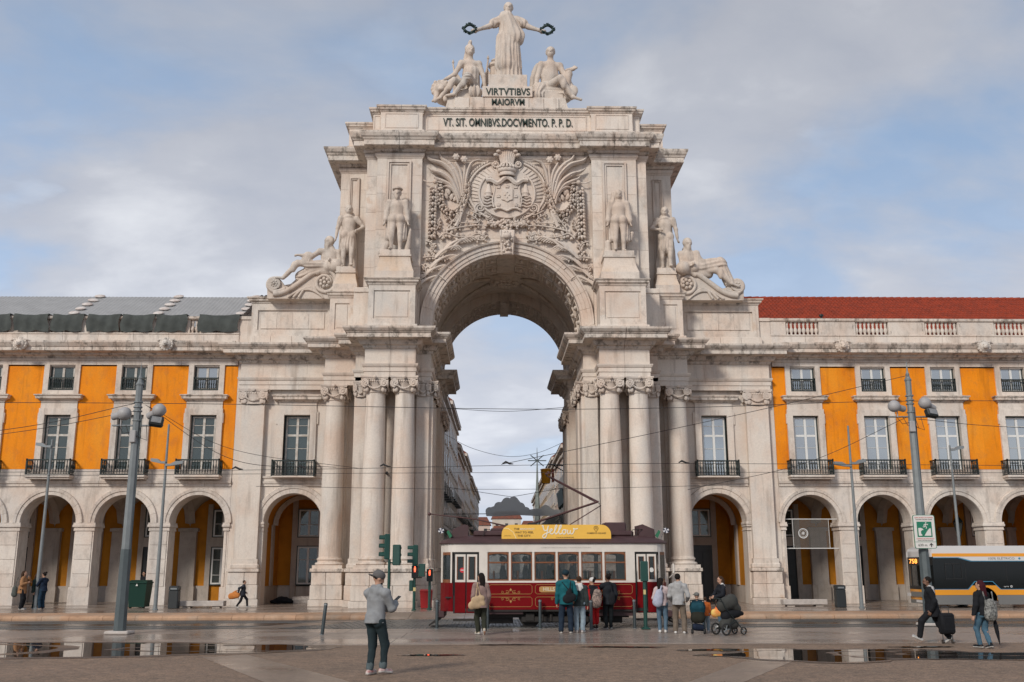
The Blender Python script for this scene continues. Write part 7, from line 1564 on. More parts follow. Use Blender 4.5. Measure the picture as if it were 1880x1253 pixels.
def post(label, x, y, h, s, base):
    T = thing('lamp_post', label, 'lamp post', (x, y, 0), 0, 'tall square lamp posts with loudspeakers')
    if base: MB().box(-.34, .34, -.30, .30, 0, .10, b=.03).build('base', M_CONC, T)
    zd = 2.35; r0, r1 = .17, .095
    def oct_(z0, z1, ra, rb, m, nm, seg=8): return MB().lathe([(0, z0), (ra, z0), (rb, z1), (0, z1)], (0, 0, 0), seg).build(nm, m, T)
    rr = lambda z: r0+(r1-r0)*z/h
    oct_(.06, zd, rr(0)+.012, rr(zd)+.012, M_POSTD, 'pole'); oct_(zd+.002, h-.9, rr(zd), rr(h-.9), M_POST, 'pole'); oct_(h-.9, h-.42, .10, .105, M_POST, 'pole_head')
    MB().lathe([(.12,h-.42),(.125,h-.38),(.09,h-.34),(.055,h-.22),(.07,h-.2),(.05,h-.17),(.03,h-.1),(.018,h+.1),(0,h+.3)], seg=8).build('finial', M_POST, T)
    for z in (h-.95, h-1.1, h-1.22, h-1.5): MB().lathe([(.115, z), (.135, z+.01), (.135, z+.04), (.115, z+.05)], seg=10).build('band', M_POST, T)
    MB().tube([(.13, -.02, .3), (.125, -.02, h-1.3)], .022, 6).build('conduit', M_POSTD, T)
    za = h-1.62; MB().tube([(-.72, 0, za), (.78, 0, za)], .022, 6).tube([(-.72, .1, za), (.7, .1, za)], .018, 6).build('cross_arm', M_LAMP, T)
    horn(T, (-.46, -.02, za+.32), (-.8*s, -.30, .16)); horn(T, (.56, -.02, za+.40), (-.8*s, -.30, .38))
    f = MB().box(-.20, .20, -.10, .12, -.15, .15, b=.04); f.xform(Matrix.Translation((.62, -.14, za+.10)) @ Matrix.Rotation(R(-28), 4, 'X') @ Matrix.Rotation(R(15), 4, 'Z')); f = f.build('floodlight', M_BIN, T, 30)
    gq = MB().box(-.14, .14, -.108, -.1, -.10, .10).ball((0, -.105, 0), (.1, .02, .09), 10, 6); gq.xform(Matrix.Translation((.62, -.14, za+.10)) @ Matrix.Rotation(R(-28), 4, 'X') @ Matrix.Rotation(R(15), 4, 'Z')); gq.build('lens', mat('lens', (.25, .25, .25), .15, .3), f)
    MB().box(-.13, .05, -.17, -.02, za-.52, za-.16, b=.02).build('junction_box', M_HORN, T)
    rr_ = random.Random(3)
    for k in range(5): MB().tube([(-.5+.2*k, -.03, za), (-.35+.18*k, -.08, za-.25-.05*k), (-.06, -.12, za-.2-.1*(k % 3))], .010, 5).build('cable', M_CABLE, T)
    return T
post('grey octagonal lamp post with two loudspeakers on a white base, left foreground', -11.2, 29.45, 7.55, -1, True)
PR = post('grey octagonal lamp post with two loudspeakers carrying the green evacuation sign', 13.08, 32.2, 8.25, 1, True)
# evacuation sign
SG = thing('evacuation_sign', 'white and green tsunami evacuation route sign on the right lamp post', 'sign', (13.06, 31.93, 2.38))
def rrect(w, h, r_, n=5): return [(sx*(w/2-r_)+r_*math.cos(a), h/2+sz*(h/2-r_)+r_*math.sin(a)) for sx, sz, a0 in ((1,1,0),(-1,1,PI/2),(-1,-1,PI),(1,-1,3*PI/2)) for a in np.linspace(a0, a0+PI/2, n)]
M_SGG = mat('sign_green', (.008, .16, .09), .45); M_SGW = mat('sign_white_panel', (.62, .61, .58), .45); M_SGR = mat('sign_red', (.5, .05, .05), .5); M_SGK = mat('sign_black', (.02, .02, .02), .5)
F2 = lambda P_: [(float(a), float(b)) for a, b in P_]
MB().prism(F2(rrect(.70, 1.05, .06)), 'y', 0, .02).build('plate', M_SGG, SG); MB().prism(F2([(a, b+.015) for a, b in rrect(.665, 1.02, .05)]), 'y', -.004, .001).build('face', M_SGW, SG); MB().box(-.335, .335, -.006, 0, .20, .212).build('divider', M_SGG, SG)
MB().box(-.24, .24, -.007, 0, .36, .84).build('pictogram_field', M_SGG, SG)
def sp(pts, m=M_SGW, nm='pictogram'): MB().prism(pts, 'y', -.010, -.004).build(nm, m, SG)
sp([(-.02,.40),(.20,.40),(.20,.63),(.14,.63)]); wv = [(-.20,.40),(-.06,.40),(-.12,.46),(-.125,.53),(-.08,.58),(-.03,.575),(-.06,.62),(-.12,.645),(-.20,.64)]; sp(wv)
MB().tube([(-.10,-.01,.385),(.17,-.01,.66)], .012, 4).build('pictogram', M_SGG, SG)
def limb2(a, b, r_=.014): MB().tube([(a[0], -.01, a[1]), (b[0], -.01, b[1])], r_, 5).build('pictogram', M_SGW, SG)
MB().ball((.055, -.01, .80), (.022, .006, .022), 8, 5).build('pictogram', M_SGW, SG)
for a, b in (((.045,.77),(.03,.70)), ((.03,.70),(.07,.665)), ((.07,.665),(.05,.62)), ((.03,.70),(-.01,.67)), ((-.01,.67),(-.05,.675)), ((.045,.76),(.09,.735)), ((.09,.735),(.12,.76)), ((.04,.76),(-.005,.745)), ((-.005,.745),(-.015,.71))): limb2(a, b)
text('lettering', 'ZONA DE RISCO DE TSUNAMI', .05, M_SGR, (0, -.007, .965), SG, .002, .58); text('lettering', 'TSUNAMI HAZARD ZONE', .05, M_SGK, (0, -.007, .905), SG, .002, .54); text('lettering', 'CAMINHO DE EVACUAÇÃO', .05, M_SGR, (0, -.007, .305), SG, .002, .56); text('lettering', 'EVACUATION ROUTE', .05, M_SGK, (0, -.007, .248), SG, .002, .48)
text('lettering', '630 m', .115, M_SGK, (-.10, -.007, .105), SG, .002, .28); MB().prism([(.16,.05),(.19,.05),(.19,.125),(.225,.09),(.235,.115),(.175,.175),(.115,.115),(.125,.09),(.16,.125)], 'y', -.009, -.004).build('arrow', M_SGK, SG)
# slim lamps
def slim(label, x, y, h, z0, heads):
    T = thing('street_lamp', label, 'street lamp', (x, y, z0), 0, 'slim grey street lamps')
    MB().lathe([(0,0),(.085,0),(.075,h*.3),(.042,h),(0,h+.02)], seg=10).build('pole', M_POST, T, 50); MB().lathe([(.12,0),(.12,.05),(.09,.07)], seg=10).build('foot', M_POST, T)
    for sx, za, ln in heads:
        q = MB().prism([(0,-.05),(sx*.25,-.03),(sx*ln,.05*1),(sx*ln,.17),(sx*ln*.55,.15),(sx*.2,.04),(0,.05)], 'y', -.10, .10); q.xform(Matrix.Translation((0, 0, za))); q.build('lamp_head', M_LAMP, T)
    return T
slim('slim grey street lamp with one head beside the woman in tan coat', -19.6, 43.1, 7.05, PAVE, [(-1, 6.75, .65)]); slim('slim grey street lamp with two heads in front of the left arcade', -14.28, 41.9, 7.55, PAVE, [(-1, 5.95, .62), (1, 5.85, .72)]); slim('slim grey street lamp with two heads in front of the right arcade', 14.55, 42.1, 7.55, PAVE, [(-1, 5.85, .72), (1, 5.95, .62)]); slim('slim grey street lamp with one head rising behind the bus', 20.35, 45.3, 7.1, PAVE, [(1, 6.9, .62)])
# bollards
for i, (x, y, lx, lab) in enumerate(((-5.42, 28.95, .09, 'grey steel bollard leaning right, left of the man in hoodie'), (-2.36, 31.45, 0, 'grey steel bollard at the left end of the tram'), (-.82, 31.42, 0, 'grey steel bollard behind the woman in mauve'), (.78, 31.42, 0, 'grey steel bollard in front of the tram middle'), (2.27, 30.75, 0, 'grey steel bollard in front of the woman in red'), (3.66, 31.4, 0, 'grey steel bollard left of the green signal pole'))):
    T = thing('bollard', lab, 'bollard', (x, y, 0), 0, 'steel bollards along the plaza edge'); T.rotation_euler = (0, lx, 0)
    MB().lathe([(0,0),(.05,0),(.05,.84),(.044,.86),(0,.87)], seg=16).build('tube', mat('bollard_grey', (.055, .068, .072), .4, .4, var=.2), T, 50); MB().lathe([(.052,.80),(.054,.81),(.054,.825),(.052,.835)], seg=16).build('collar', M_LAMP, T); MB().lathe([(.075,0),(.075,.012),(.05,.016)], seg=16).build('flange', M_LAMP, T)
# traffic signals
M_RL = mat('red_signal_man', (.6, .05, .03), .5, emit=(1.0, .12, .05), es=1.6); M_RK = mat('signal_black', (.01, .01, .01), .4); M_OFF = mat('signal_off', (.03, .035, .03), .3)
def head3(T, p, rz, h=.92, w=.28):
    o = MB().box(-w/2, w/2, 0, .22, 0, h, b=.03); Mx = Matrix.Translation(p) @ Matrix.Rotation(R(rz), 4, 'Z'); o.xform(Mx); H_ = o.build('signal_head', M_TLG, T)
    for k in range(3):
        z = h*(k+.5)/3; v = MB().lathe([(w*.42,.0),(w*.40,.20)], (0, 0, z), 12, ax='y', a0=-.35, a1=PI+.35); v.xform(Mx); v.build('visor', M_TLG, H_); q = MB().lathe([(0,.004),(w*.38,.004)], (0, 0, z), 14, ax='y'); q.xform(Mx); q.build('lens', M_OFF, H_)
def headp(T, p, rz, lit=True, h=.50, w=.26):
    Mx = Matrix.Translation(p) @ Matrix.Rotation(R(rz), 4, 'Z'); o = MB().box(-w/2, w/2, 0, .16, 0, h, b=.02); o.xform(Mx); H_ = o.build('pedestrian_head', M_TLG, T); q = MB().box(-w/2+.02, w/2-.02, -.012, .002, .02, h-.02); q.xform(Mx); q.build('face', M_RK, H_)
    if lit:
        m_ = MB().ball((0, -.02, h-.07), (.03, .008, .03), 8, 5).box(-.035, .035, -.024, -.012, h-.19, h-.10); m_.box(-.03, -.006, -.024, -.012, h-.26, h-.19).box(.006, .03, -.024, -.012, h-.26, h-.19); m_.xform(Mx); m_.build('red_man', M_RL, H_)
    v = MB().box(-w/2, w/2, -.09, 0, h-.015, h+.0); v.xform(Mx); v.build('hood', M_TLG, H_)
def sigpole(label, x, y, z, h): 
    T = thing('traffic_signal', label, 'traffic light', (x, y, z), 0, 'green traffic signals left of the tram'); MB().lathe([(0,0),(.10,0),(.10,.06),(.06,.09),(.055,h),(0,h+.02)], seg=12).build('pole', M_TLG, T, 40); return T
T = sigpole('green traffic signal with a side facing head, nearest the man in hoodie', -4.72, 40.2, .08, 2.05)
head3(T, (-.22, .05, 2.05), -78, .98, .30); head3(T, (.30, .14, 1.82), 172, .80, .30); MB().tube([(0,0,1.92),(.3,.1,1.92)], .03, 6).build('arm', M_TLG, T)
T = sigpole('green traffic signal with lit red figure on the middle pole', -3.78, 41.0, .12, 1.95)
head3(T, (-.10, .05, 1.78), -82, .80, .26); headp(T, (.02, -.12, 1.28), 6); headp(T, (.30, .05, 1.34), 175, False); MB().tube([(0,0,1.32),(.3,.05,1.3)], .022, 6).build('arm', M_TLG, T); MB().box(-.20, -.05, -.1, .06, .78, 1.2, b=.02).build('control_box', M_TLG, T); MB().box(-.04, .06, -.075, -.05, .78, .92).build('label_plate', mat('label_yellow', (.55, .45, .2), .5), T)
T = sigpole('green pedestrian signal with lit red figure before the red wheeled bin', -3.20, 41.5, .14, 1.18); headp(T, (0, -.08, 1.12), 0, True, .50, .25)
T = sigpole('green signal pole seen from behind in front of the right tram door', 3.93, 30.95, 0, 1.6); T['group'] = 'green traffic signals by the tram'
MB().box(-.11, .11, -.1, .1, 1.40, 2.0, b=.02).build('pedestrian_head', M_TLG, T); MB().box(-.05, .02, -.075, -.055, 1.02, 1.16).build('label_plate', mat('label_yellow', (.55, .45, .2), .5), T); MB().box(-.13, .13, -.13, .13, 0, .05, b=.02).build('foot', M_TLG, T)
# bins
def wheelie(label, x, y, w, d, h, m, z=PAVE, rz=0):
    T = thing('wheeled_bin', label, 'bin', (x, y, z), rz); MB().add([(-w*.42,-d*.42,.05),(w*.42,-d*.42,.05),(w*.42,d*.42,.05),(-w*.42,d*.42,.05),(-w/2,-d/2,h*.88),(w/2,-d/2,h*.88),(w/2,d/2,h*.88),(-w/2,d/2,h*.88)], [(3,2,1,0),(4,5,6,7),(0,1,5,4),(1,2,6,5),(2,3,7,6),(3,0,4,7)]).build('tub', m, T)
    MB().box(-w*.53, w*.53, -d*.55, d*.55, h*.88, h*.94, b=.015).prism([(-d*.5,h*.94),(d*.5,h*.94),(d*.45,h),(-d*.2,h)], 'x', -w*.48, w*.48).build('lid', m, T)
    for q in (-1, 1): MB().lathe([(0,-.04),(.09,-.04),(.1,0),(.09,.04),(0,.04)], (q*w*.36, d*.36 if w < .7 else -d*.3, .09), 14, ax='x').build('wheel', M_TYRE, T)
    return T
wheelie('red wheeled bin at the foot of the columns behind the signals', -3.42, 43.0, .50, .52, .80, mat('bin_red', (.30, .010, .012), .45), .12); G_ = wheelie('tall dark green waste container in front of the left arcade', -15.72, 44.2, .78, .8, 1.16, mat('bin_green', (.004, .032, .022), .5, spec=.25)); MB().prism([(-.05,.92),(.05,.92),(0,1.02)], 'y', -.47, -.455).build('mark', M_SGW, G_)
def litter(label, x, y, h=.92):
    T = thing('litter_bin', label, 'bin', (x, y, PAVE), 0, 'dark litter bins'); MB().box(-.20, .20, -.18, .18, 0, h*.82, b=.03).build('body', M_BIN, T, 30); MB().prism([(-.20,h*.82+.003),(-.20,h*.97),(-.14,h),(.14,h),(.20,h*.97),(.20,h*.82+.003)], 'y', -.18, .18).build('hood', M_BIN, T); MB().box(-.13, .13, -.186, -.178, h*.85, h*.92).build('slot', M_LAMP, T); return T
litter('dark litter bin beside the left white bench', -14.0, 43.4); litter('dark litter bin beside the right white bench', 13.92, 42.8)
for lab, x, y in (('low white stone bench next to the left litter bin', -12.95, 43.9), ('low white stone bench next to the right litter bin', 12.75, 44.0)):
    T = thing('bench', lab, 'bench', (x, y, PAVE), 0, 'low white benches'); MB().box(-.95, .95, -.25, .25, .08, .30, b=.02).build('seat', M_CONC, T)
    for q in (-.62, .62): MB().box(q-.16, q+.16, -.18, .18, 0, .085).build('foot', M_PIL, T)
# pushchairs
def wheel(T, p, r_, m=M_TYRE, ax='x', w_=.03):
    o = MB().lathe([(r_*.78,-w_),(r_,-w_*.7),(r_*1.02,0),(r_,w_*.7),(r_*.78,w_),(r_*.78,-w_)], p, 24, ax=ax).build('wheel', m, T, 50); q = MB()
    for k in range(5):
        a = 2*PI*k/5; c, s_ = math.cos(a)*r_*.8, math.sin(a)*r_*.8; q.tube([p, (p[0], p[1]+c, p[2]+s_) if ax == 'x' else (p[0]+c, p[1], p[2]+s_)], .014, 5)
    q.ball(p, .03, 8, 5); q.build('spokes', M_LAMP, o)
PA = thing('pushchair', 'large grey pushchair with raised hood and big wheels', 'pushchair', (5.85, 28.35, 0), R(-64)); M_PG = cloth(.055, .056, .052); PA.scale = (.8, .92, .94)
skin_obj('hood', [cap((-.02,-.20,.84),(.02,.10,.96),.20,.21,0,((1,0,0),.9)), cap((0,.10,.92),(0,.32,.74),.16,.12,0,((1,0,0),1.2))], M_PG, PA, .016, .05, .003, 16); skin_obj('seat', [cap((0,-.12,.55),(0,.30,.62),.16,.13,0,((1,0,0),1.1)), cap((0,.3,.62),(0,.50,.60),.12,.06)], BLACK, PA, .016, .04); skin_obj('basket', [cap((0,-.18,.30),(0,.18,.30),.17,.14,0,((1,0,0),1.1)), cap((0,-.05,.42),(0,.0,.40),.17,.15)], M_PG, PA, .016, .05, .004)
MB().tube([(-.22,-.42,1.02),(-.22,-.30,.80),(-.22,.15,.35),(-.24,.34,.14)], .016, 6).tube([(.22,-.42,1.02),(.22,-.30,.80),(.22,.15,.35),(.24,.34,.14)], .016, 6).tube([(-.22,-.42,1.02),(0,-.46,1.05),(.22,-.42,1.02)], .022, 6).tube([(-.24,-.32,.18),(-.2,.05,.42)], .016, 6).tube([(.24,-.32,.18),(.2,.05,.42)], .016, 6).tube([(-.27,-.32,.18),(.27,-.32,.18)], .014, 6).build('frame', M_IRON, PA)
for q in (-.28, .28): wheel(PA, (q, -.32, .18), .17); wheel(PA, (q*.85, .36, .12), .11)
PB = thing('pushchair', 'narrow dark pushchair with petrol blue hood seen from behind', 'pushchair', (5.10, 28.9, 0), R(-14)); PB.scale = (.86, .9, .93)
skin_obj('hood', [cap((-.10,0,.80),(.10,0,.80),.16,.16,0,((0,1,0),.85)), cap((-.08,.02,.70),(.08,.02,.70),.17,.17,0,((0,1,0),.6))], cloth(.012, .06, .085), PB, .016, .04, .003, 16); skin_obj('seat', [cap((-.09,0,.46),(.09,0,.46),.15,.15,0,((0,1,0),.8)), cap((-.08,0,.58),(.08,0,.58),.13,.13,0,((0,1,0),.7))], cloth(.022, .022, .016), PB, .016, .04); skin_obj('basket', [cap((-.10,.05,.20),(.12,.12,.17),.11,.10)], NAVY, PB, .016, .04)
MB().tube([(-.22,-.15,.98),(-.21,.0,.6),(-.19,.1,.08)], .014, 6).tube([(.22,-.15,.98),(.21,.0,.6),(.19,.1,.08)], .014, 6).tube([(-.22,-.15,.98),(0,-.17,1.0),(.22,-.15,.98)], .018, 6).tube([(-.19,-.12,.08),(-.2,.1,.45)], .012, 6).tube([(.19,-.12,.08),(.2,.1,.45)], .012, 6).build('frame', M_IRON, PB)
for q in (-.2, .2): wheel(PB, (q, -.14, .075), .07); wheel(PB, (q, .22, .075), .07)
Jk = pose(hipz=.5, aL=(-.1,.35,.15), aR=(.1,.35,.15), hL=(-.2,.2,.7), hR=(.2,.2,.7)); T = thing('person', 'toddler in grey cap sitting in the narrow pushchair', 'person', (5.12, 29.05, .33), R(-14)); Mk = np.diag((.58, .58, .58, 1))
skin_obj('body', limb_prims(Jk, 1, 0)+head_prims(Jk, 1.25, 1, 2)+hand_prims(Jk, 'L', 1, 1)+hand_prims(Jk, 'R', 1, 1), [NAVY, M_SKIN, M_EYE], T, .022, .03, M=Mk); skin_obj('cap', [ell(Jk['head']+V3(0, -.02, .08), (.135, .145, .11)), ell(Jk['head']+V3(-.12, .04, .07), (.10, .09, .018))], cloth(.15, .15, .14), T, .018, .02, M=Mk)
# banner between the piers, arcade lantern
BN = thing('hanging_banner', 'transparent banner with round emblem hung in the first right arcade arch', 'banner', (14.45, 47.75, 2.66))
for z in (.0, 1.36): MB().tube([(-1.27, 0, z), (1.27, 0, z)], .022, 6).build('rod', M_SASHC, BN)
MB().box(-.86, .86, -.004, .004, .03, 1.33).build('sheet', mat('clear_banner', (.24, .23, .21), .3, alpha=.16, spec=.2), BN); em = MB().lathe([(.20,0),(.235,0),(.235,.006)], (-.38, -.006, .70), 28, ax='y').lathe([(.155,0),(.17,0),(.17,.006)], (-.38, -.006, .70), 28, ax='y'); em.build('emblem', M_SASHC, BN)
for k in range(6): a = PI*k/6; MB().tube([(-.38+.1*math.cos(a), -.008, .70+.1*math.sin(a)), (-.38-.1*math.cos(a), -.008, .70-.1*math.sin(a))], .008, 4).build('emblem_line', M_SASHC, BN)
for q in (-.86, .86): MB().tube([(q, 0, .0), (q, 0, 1.36)], .012, 5).build('edge', M_SASHC, BN)
LT = thing('hanging_lantern', 'black iron lantern hanging in the third right arcade arch', 'lantern', (22.3, 49.4, 3.3)); MB().tube([(0,0,1.0),(0,0,2.1)], .015, 5).build('chain', M_IRON, LT)
MB().lathe([(0,-.12),(.05,-.06),(.10,0),(.10,.02)], seg=6).lathe([(.24,.62),(.26,.66),(.16,.80),(.06,.92),(.08,.98),(0,1.05)], seg=6).build('cap', M_IRON, LT)
for k in range(6): a = 2*PI*k/6; MB().tube([(.10*math.cos(a), .10*math.sin(a), .02), (.24*math.cos(a), .24*math.sin(a), .62)], .014, 4).build('glazing_bar', M_IRON, LT); b = 2*PI*(k+1)/6; MB().add([(.10*math.cos(a), .10*math.sin(a), .02), (.10*math.cos(b), .10*math.sin(b), .02), (.235*math.cos(b), .235*math.sin(b), .6), (.235*math.cos(a), .235*math.sin(a), .6)], [(0,1,2,3)]).build('pane', M_GLASS, LT)
# overhead wires
def wire(label, pts, r_=.012, nm='overhead_wire'):
    r_ *= .75; c = spline(pts, 10) if len(pts) > 2 else [V3(*p) for p in pts]; tag(MB().tube([tuple(p) for p in c], r_, 5).build(nm, M_CABLE, None, 60), label, 'wire', 'overhead tram wires')
wire('long wire running level between the two tall lamp posts', [(-28, 30.5, 6.78), (-11.2, 30.3, 6.73), (0, 30.5, 6.60), (6, 30.8, 6.72), (13.1, 32.2, 7.15), (26, 32.5, 7.2)], .013)
wire('short sagging wire crossing inside the arch opening', [(-3.45, 56, 10.62), (0.1, 56, 10.44), (3.5, 56, 10.68)], .018)
wire('deep sagging wire across the street beyond the arch', [(-5.0, 90, 13.6), (-2.5, 90, 12.3), (.65, 90, 11.55), (3.4, 90, 11.85), (6.2, 90, 13.0)], .025)
wire('contact wire over the near tram track', [(-30, 32.7, 4.75), (-9.1, 32.7, 4.92), (0, 32.7, 5.08), (6.5, 32.7, 5.14), (28, 32.7, 5.0)], .011)
wire('contact wire over the far tram track', [(-30, 35.7, 4.9), (0, 35.7, 5.12), (28, 35.7, 5.1)], .011)
wire('lowest span wire passing in front of the columns', [(-8.65, 34, 4.50), (0, 34, 4.40), (7.8, 34, 4.55)], .010)
wire('slanting wire from the right lamp post down to the tram', [(13.08, 32.1, 8.0), (8.67, 32, 6.96), (4.18, 32, 5.98), (-.4, 32.4, 5.08)], .013)
wire('steep wire from the right lamp post towards the wing pilaster', [(12.9, 32.2, 6.6), (9.75, 33, 5.2), (6.0, 34.2, 3.9+.5)], .012)
wire('wire from the left lamp post down to the right', [(-11.0, 29.5, 6.55), (-8.41, 30, 4.97), (-5.6, 31.5, 4.9)], .012)
wire('second slack wire from the left lamp post to the right', [(-10.9, 29.5, 6.5), (-8.6, 30.6, 5.35), (-5.0, 33, 5.0)], .010)
wire('upper wire from the left lamp post off to the left', [(-11.2, 29.5, 6.62), (-15.4, 30, 5.86), (-24, 31, 5.2)], .013)
wire('lower wire from the left lamp post off to the left', [(-11.25, 29.5, 6.38), (-15.4, 30, 5.74), (-24, 31, 5.0)], .012)
wire('wire from the right lamp post off to the right', [(13.3, 32.2, 6.55), (16.5, 32, 6.25), (26, 32, 5.9)], .013)
for i, (x, y, z) in enumerate(((-9.0, 32.7, 4.93), (-6.9, 32.7, 4.97), (-4.2, 32.7, 5.02), (5.6, 32.7, 5.14), (-.2, 32.55, 5.09))):
    tag(MB().tube([(x-.16, y, z+.03), (x-.05, y, z+.09), (x+.08, y, z+.03), (x+.2, y, z+.02)], [.018, .035, .03, .012], 6).build('wire_clamp', M_CABLE, None, 50), f'{["leftmost", "second", "third", "rightmost", "fourth"][i]} dark clamp from the left on the near contact wire', 'clamp', 'wire clamps')
# bird on the ledge
sk = skin_obj('pigeon', [ell((0,0,.07),(.06,.11,.06)), ell((0,.09,.13),.035), cap((0,-.08,.06),(0,-.2,.03),.03,.015), cap((.02,0,.03),(.02,0,0),.008), cap((-.02,0,.03),(-.02,0,0),.008)], mat('pigeon_grey', (.05, .05, .055), .7), None, .012, .015, loc=(-5.5, 45.8, 5.95)); tag(sk, 'small dark pigeon between the paired columns on the left', 'bird')
# ------------------------------------------------------------------ the street beyond the arch
SK = .0104      # the street runs a touch to the right of the arch axis
M_F = [mat('plaster_grey', (.52, .50, .47), .8, var=.2, vs=.4), mat('plaster_cream', (.60, .53, .45), .8, var=.2, vs=.4), mat('plaster_pink', (.58, .45, .38), .8, var=.2, vs=.4), mat('plaster_white', (.62, .60, .57), .8, var=.2, vs=.4), mat('plaster_ochre', (.46, .33, .20), .8, var=.2, vs=.4)]
M_RT = mat('street_roof', (.24, .075, .045), .8, var=.5, vs=1.5, col2=(.13, .06, .045)); M_SW = mat('street_window', (.05, .055, .055), .2); M_SL = mat('grey_slats', (.24, .24, .24), .6)
def house(s, y0, y1, h, m, label, floors=4, front=True, mans=True):
    T = thing('street_house', label, 'house', (0, y0, 0), 0, 'houses lining the street'); X0 = lambda y: s*6.0+SK*y; xo = s*9.0; ln = y1-y0
    MB().prism([(X0(y0), 0), (X0(y1), ln), (X0(y1)+xo, ln), (X0(y0)+xo, 0)], 'z', 0, h).build('wall', m, T)
    MB().prism([(X0(y0)-s*.45, -.1), (X0(y1)-s*.45, ln-.1), (X0(y1)+xo, ln-.1), (X0(y0)+xo, -.1)], 'z', h, h+.35).build('cornice', M_STW, T)
    MB().prism([(X0(y0)-s*.22, -.1), (X0(y1)-s*.22, ln-.1), (X0(y1), ln-.1), (X0(y0), -.1)], 'z', h-.6, h-.35).build('cornice', M_STW, T)
    xa, xb = X0(y0), X0(y1); rh = 2.6
    MB().add([(xa-s*.5,-.1,h+.35),(xb-s*.5,ln-.1,h+.35),(xb+s*3.2,ln-.1,h+.35+rh),(xa+s*3.2,-.1,h+.35+rh),(xa+xo,-.1,h+.35),(xb+xo,ln-.1,h+.35)], [(0,1,2,3),(3,2,5,4),(0,3,4),(1,5,2)]).build('roof', M_RT, T)
    MB().prism([(X0(y0)-s*.55, -.1), (X0(y1)-s*.55, ln-.1), (X0(y1), ln-.1), (X0(y0), -.1)], 'z', h*.30, h*.30+.25).build('belt', M_STW, T)
    nb = max(3, int(ln/2.8))
    for f in range(floors):
        z0 = h*.32+(h*.62)*f/max(1, floors)*1.0; zh = h*.62/floors
        for b in range(nb):
            yy = ln*(b+.5)/nb; x = X0(y0+yy); o = MB().prism([(x-s*.10, yy-.75), (x-s*.10, yy+.75), (x+s*.1, yy+.75), (x+s*.1, yy-.75)], 'z', z0+.15, z0+zh*.78).build('window', M_STW, T)
            MB().prism([(x-s*.12, yy-.52), (x-s*.12, yy+.52), (x, yy+.52), (x, yy-.52)], 'z', z0+.3, z0+zh*.70).build('pane', M_SW, o)
            if f in (0, 1): MB().prism([(x-s*.6, yy-.85), (x-s*.6, yy+.85), (x, yy+.85), (x, yy-.85)], 'z', z0+.05, z0+.16).prism([(x-s*.62, yy-.85), (x-s*.62, yy+.85), (x-s*.58, yy+.85), (x-s*.58, yy-.85)], 'z', z0+.16, z0+.95).build('balcony', M_IRON if f else M_STW, o)
    for q in range(2): yy = ln*(.3+.4*q); MB().box(X0(y0)+s*3-.4, X0(y0)+s*3+.4, yy-.4, yy+.4, h+1.5, h+3.6).build('chimney', m, T)
    return T, X0
rr = random.Random(12)
L_ = [(62,80,17.2,0),(80,98,16.4,3),(98,118,17.6,1),(118,140,15.6,2),(140,165,17.0,1),(165,195,16.0,4),(195,230,16.5,0)]
for i, (a, b, h, m) in enumerate(L_): house(-1, a, b, h, M_F[m], f'{["nearest", "second", "third", "fourth", "fifth", "sixth", "farthest"][i]} house on the left side of the street through the arch')
R_ = [(62,86,10.2,3),(86,106,13.0,3),(106,126,14.2,2),(126,150,15.0,1),(150,178,15.2,4),(178,215,15.0,1)]
for i, (a, b, h, m) in enumerate(R_): house(1, a, b, h, M_F[m], f'{["nearest", "second", "third", "fourth", "fifth", "farthest"][i]} house on the right side of the street through the arch', 3 if i == 0 else 4)
# slatted shop front and slanted strokes on the nearest right house
SF = thing('shop_cladding', 'grey slatted cladding with three slanted strokes on the nearest right house', 'cladding', (0, 0, 0))
for k in range(40): y = 88+k*.62; MB().prism([(6.0+SK*y-.34, y), (6.0+SK*y-.34, y+.40), (6.0+SK*y-.02, y+.40), (6.0+SK*y-.02, y)], 'z', 3.5, 11.2).build('slat', M_SL, SF)
for k in range(3): y = 101+k*3.2; x = 6.0+SK*y-.5; MB().tube([(x, y, 7.9), (x, y+2.6, 9.6)], .2, 5).build('stroke', M_IRON, SF)
# turret, spire
TU = thing('roof_turret', 'small pink turret with orange tiled roof above the right houses', 'turret', (9.4, 100, 0)); MB().box(-1.6, 1.6, -1.6, 1.6, 12, 18.2).build('wall', M_F[2], TU); MB().add([(-2,-2,18.2),(2,-2,18.2),(2,2,18.2),(-2,2,18.2),(0,0,20.4)], [(0,1,4),(1,2,4),(2,3,4),(3,0,4),(3,2,1,0)]).build('roof', mat('orange_tile', (.42, .11, .035), .8, var=.4), TU)
SPR = thing('spire', 'thin green grey lattice spire topped by a star above the right houses', 'spire', (5.25, 130, 0)); MB().lathe([(.42,4),(.30,9.5),(.18,12),(.09,14.4),(.03,16.9),(0,17.1)], seg=6).build('needle', mat('verdigris', (.26, .30, .29), .7, var=.3), SPR)
for k in range(4): a = PI*k/4; MB().tube([(-1.2*math.cos(a), 0, 15.3+1.0*math.sin(a)), (1.2*math.cos(a), 0, 15.3-1.0*math.sin(a))], .07, 5).build('star_ray', M_POSTD, SPR)
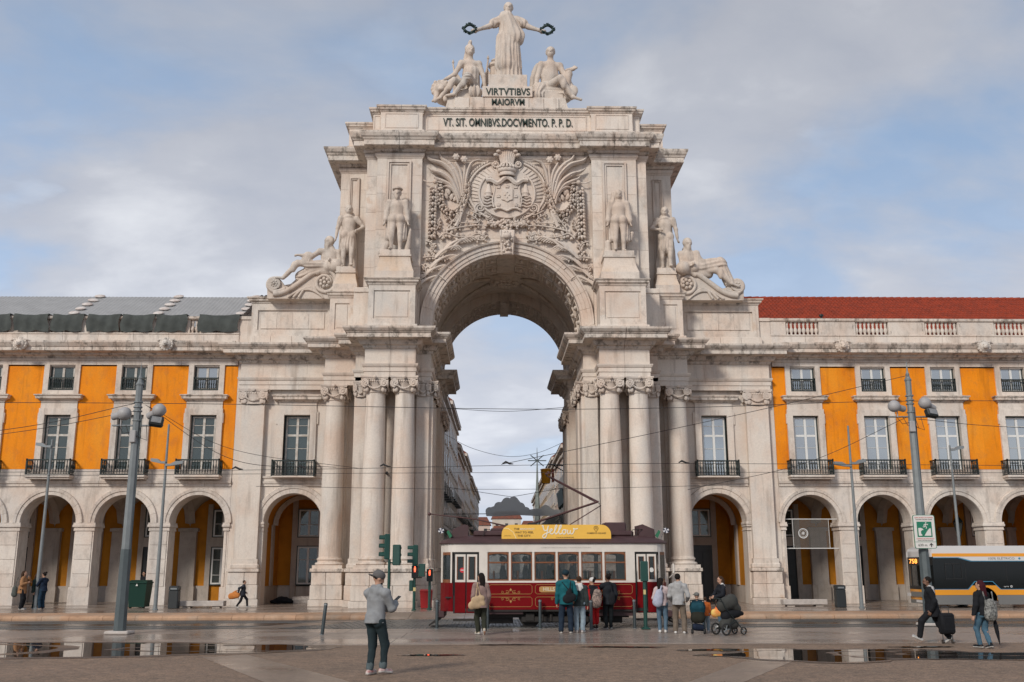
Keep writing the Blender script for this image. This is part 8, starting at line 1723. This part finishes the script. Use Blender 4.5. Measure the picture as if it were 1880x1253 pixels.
# yellow hanging bucket lantern with bracket
YL = thing('hanging_light', 'big orange yellow hanging lantern on a bracket at the right of the street', 'lantern', (3.1, 70, 7.5)); MB().lathe([(0,0),(.26,.0),(.30,.08),(.36,.92),(.40,.98),(.30,1.02),(0,1.05)], seg=18).build('shade', mat('orange_shade', (.95, .40, .015), .5), YL, 40)
MB().tube([(0,0,1.05),(.15,0,1.35),(1.2,0,1.25),(3.6,0,.9)], .05, 6).tube([(.5,0,1.3),(1.2,.1,.9),(3.6,.1,.2)], .04, 6).build('bracket', M_IRON, YL); MB().box(.42, .58, -.1, .1, .1, 1.0).build('side_plate', mat('rust_red', (.30, .07, .03), .6), YL)
# grey cloud shaped decoration hung over the street
CL = thing('cloud_decoration', 'grey cloud shaped decoration hung across the street behind the tram', 'decoration', (0, 80, 0)); pts = [(-1.15,5.95)]
for cx_, cz_, r_, a0, a1 in ((-.85,6.12,.32,200,75),(-.1,6.45,.40,170,70),(.55,6.75,.45,160,70),(1.05,6.85,.42,140,40),(1.6,6.45,.36,90,20),(2.05,6.15,.30,100,20),(3.6,6.1,.5,150,30),(4.5,5.95,.32,120,-10)): pts += [(cx_+r_*math.cos(R(a)), cz_+r_*math.sin(R(a))) for a in np.linspace(a0, a1, 8)]
pts += [(4.9,5.8),(3.0,5.75),(1.5,5.82),(-.4,5.72),(-1.1,5.75)]
MB().prism(F2(pts), 'y', -.12, .12).build('panel', mat('cloud_grey', (.70, .70, .68), .8, alpha=.8), CL); MB().tube([(-5.4, 0, 5.9), (6.4, 0, 5.95)], .03, 5).build('cable', M_CABLE, CL); MB().tube([(-5.4, 0, 8.2), (.9, 0, 7.25), (6.4, 0, 8.2)], .02, 5).build('cable', M_CABLE, CL)
# far hillside houses
for i, (x, y, w_, h, m) in enumerate(((-9, 330, 9, 15, 2), (1, 350, 10, 18, 1), (10, 335, 9, 14, 3), (-1, 300, 6, 11, 3), (16, 360, 10, 22, 0))):
    T = thing('hill_house', f'{["leftmost", "tall pink roofed", "right", "small near", "rightmost"][i]} far house with red roof closing the street', 'house', (x+SK*y, y, 0), 0, 'far houses closing the street'); MB().box(-w_/2, w_/2, 0, 8, 0, h).build('wall', M_F[m], T); MB().prism([(-w_/2-.4, h), (w_/2+.4, h), (w_/2-1, h+2.6), (-w_/2+1, h+2.6)], 'y', -.4, 8).build('roof', M_RT, T)
    for f in range(4):
        for b in range(3): MB().box(-w_/2+w_*(b+.5)/3-.5, -w_/2+w_*(b+.5)/3+.5, -.05, .05, h*.45+f*h*.13, h*.45+f*h*.13+1.3).build('window', M_SW, T)
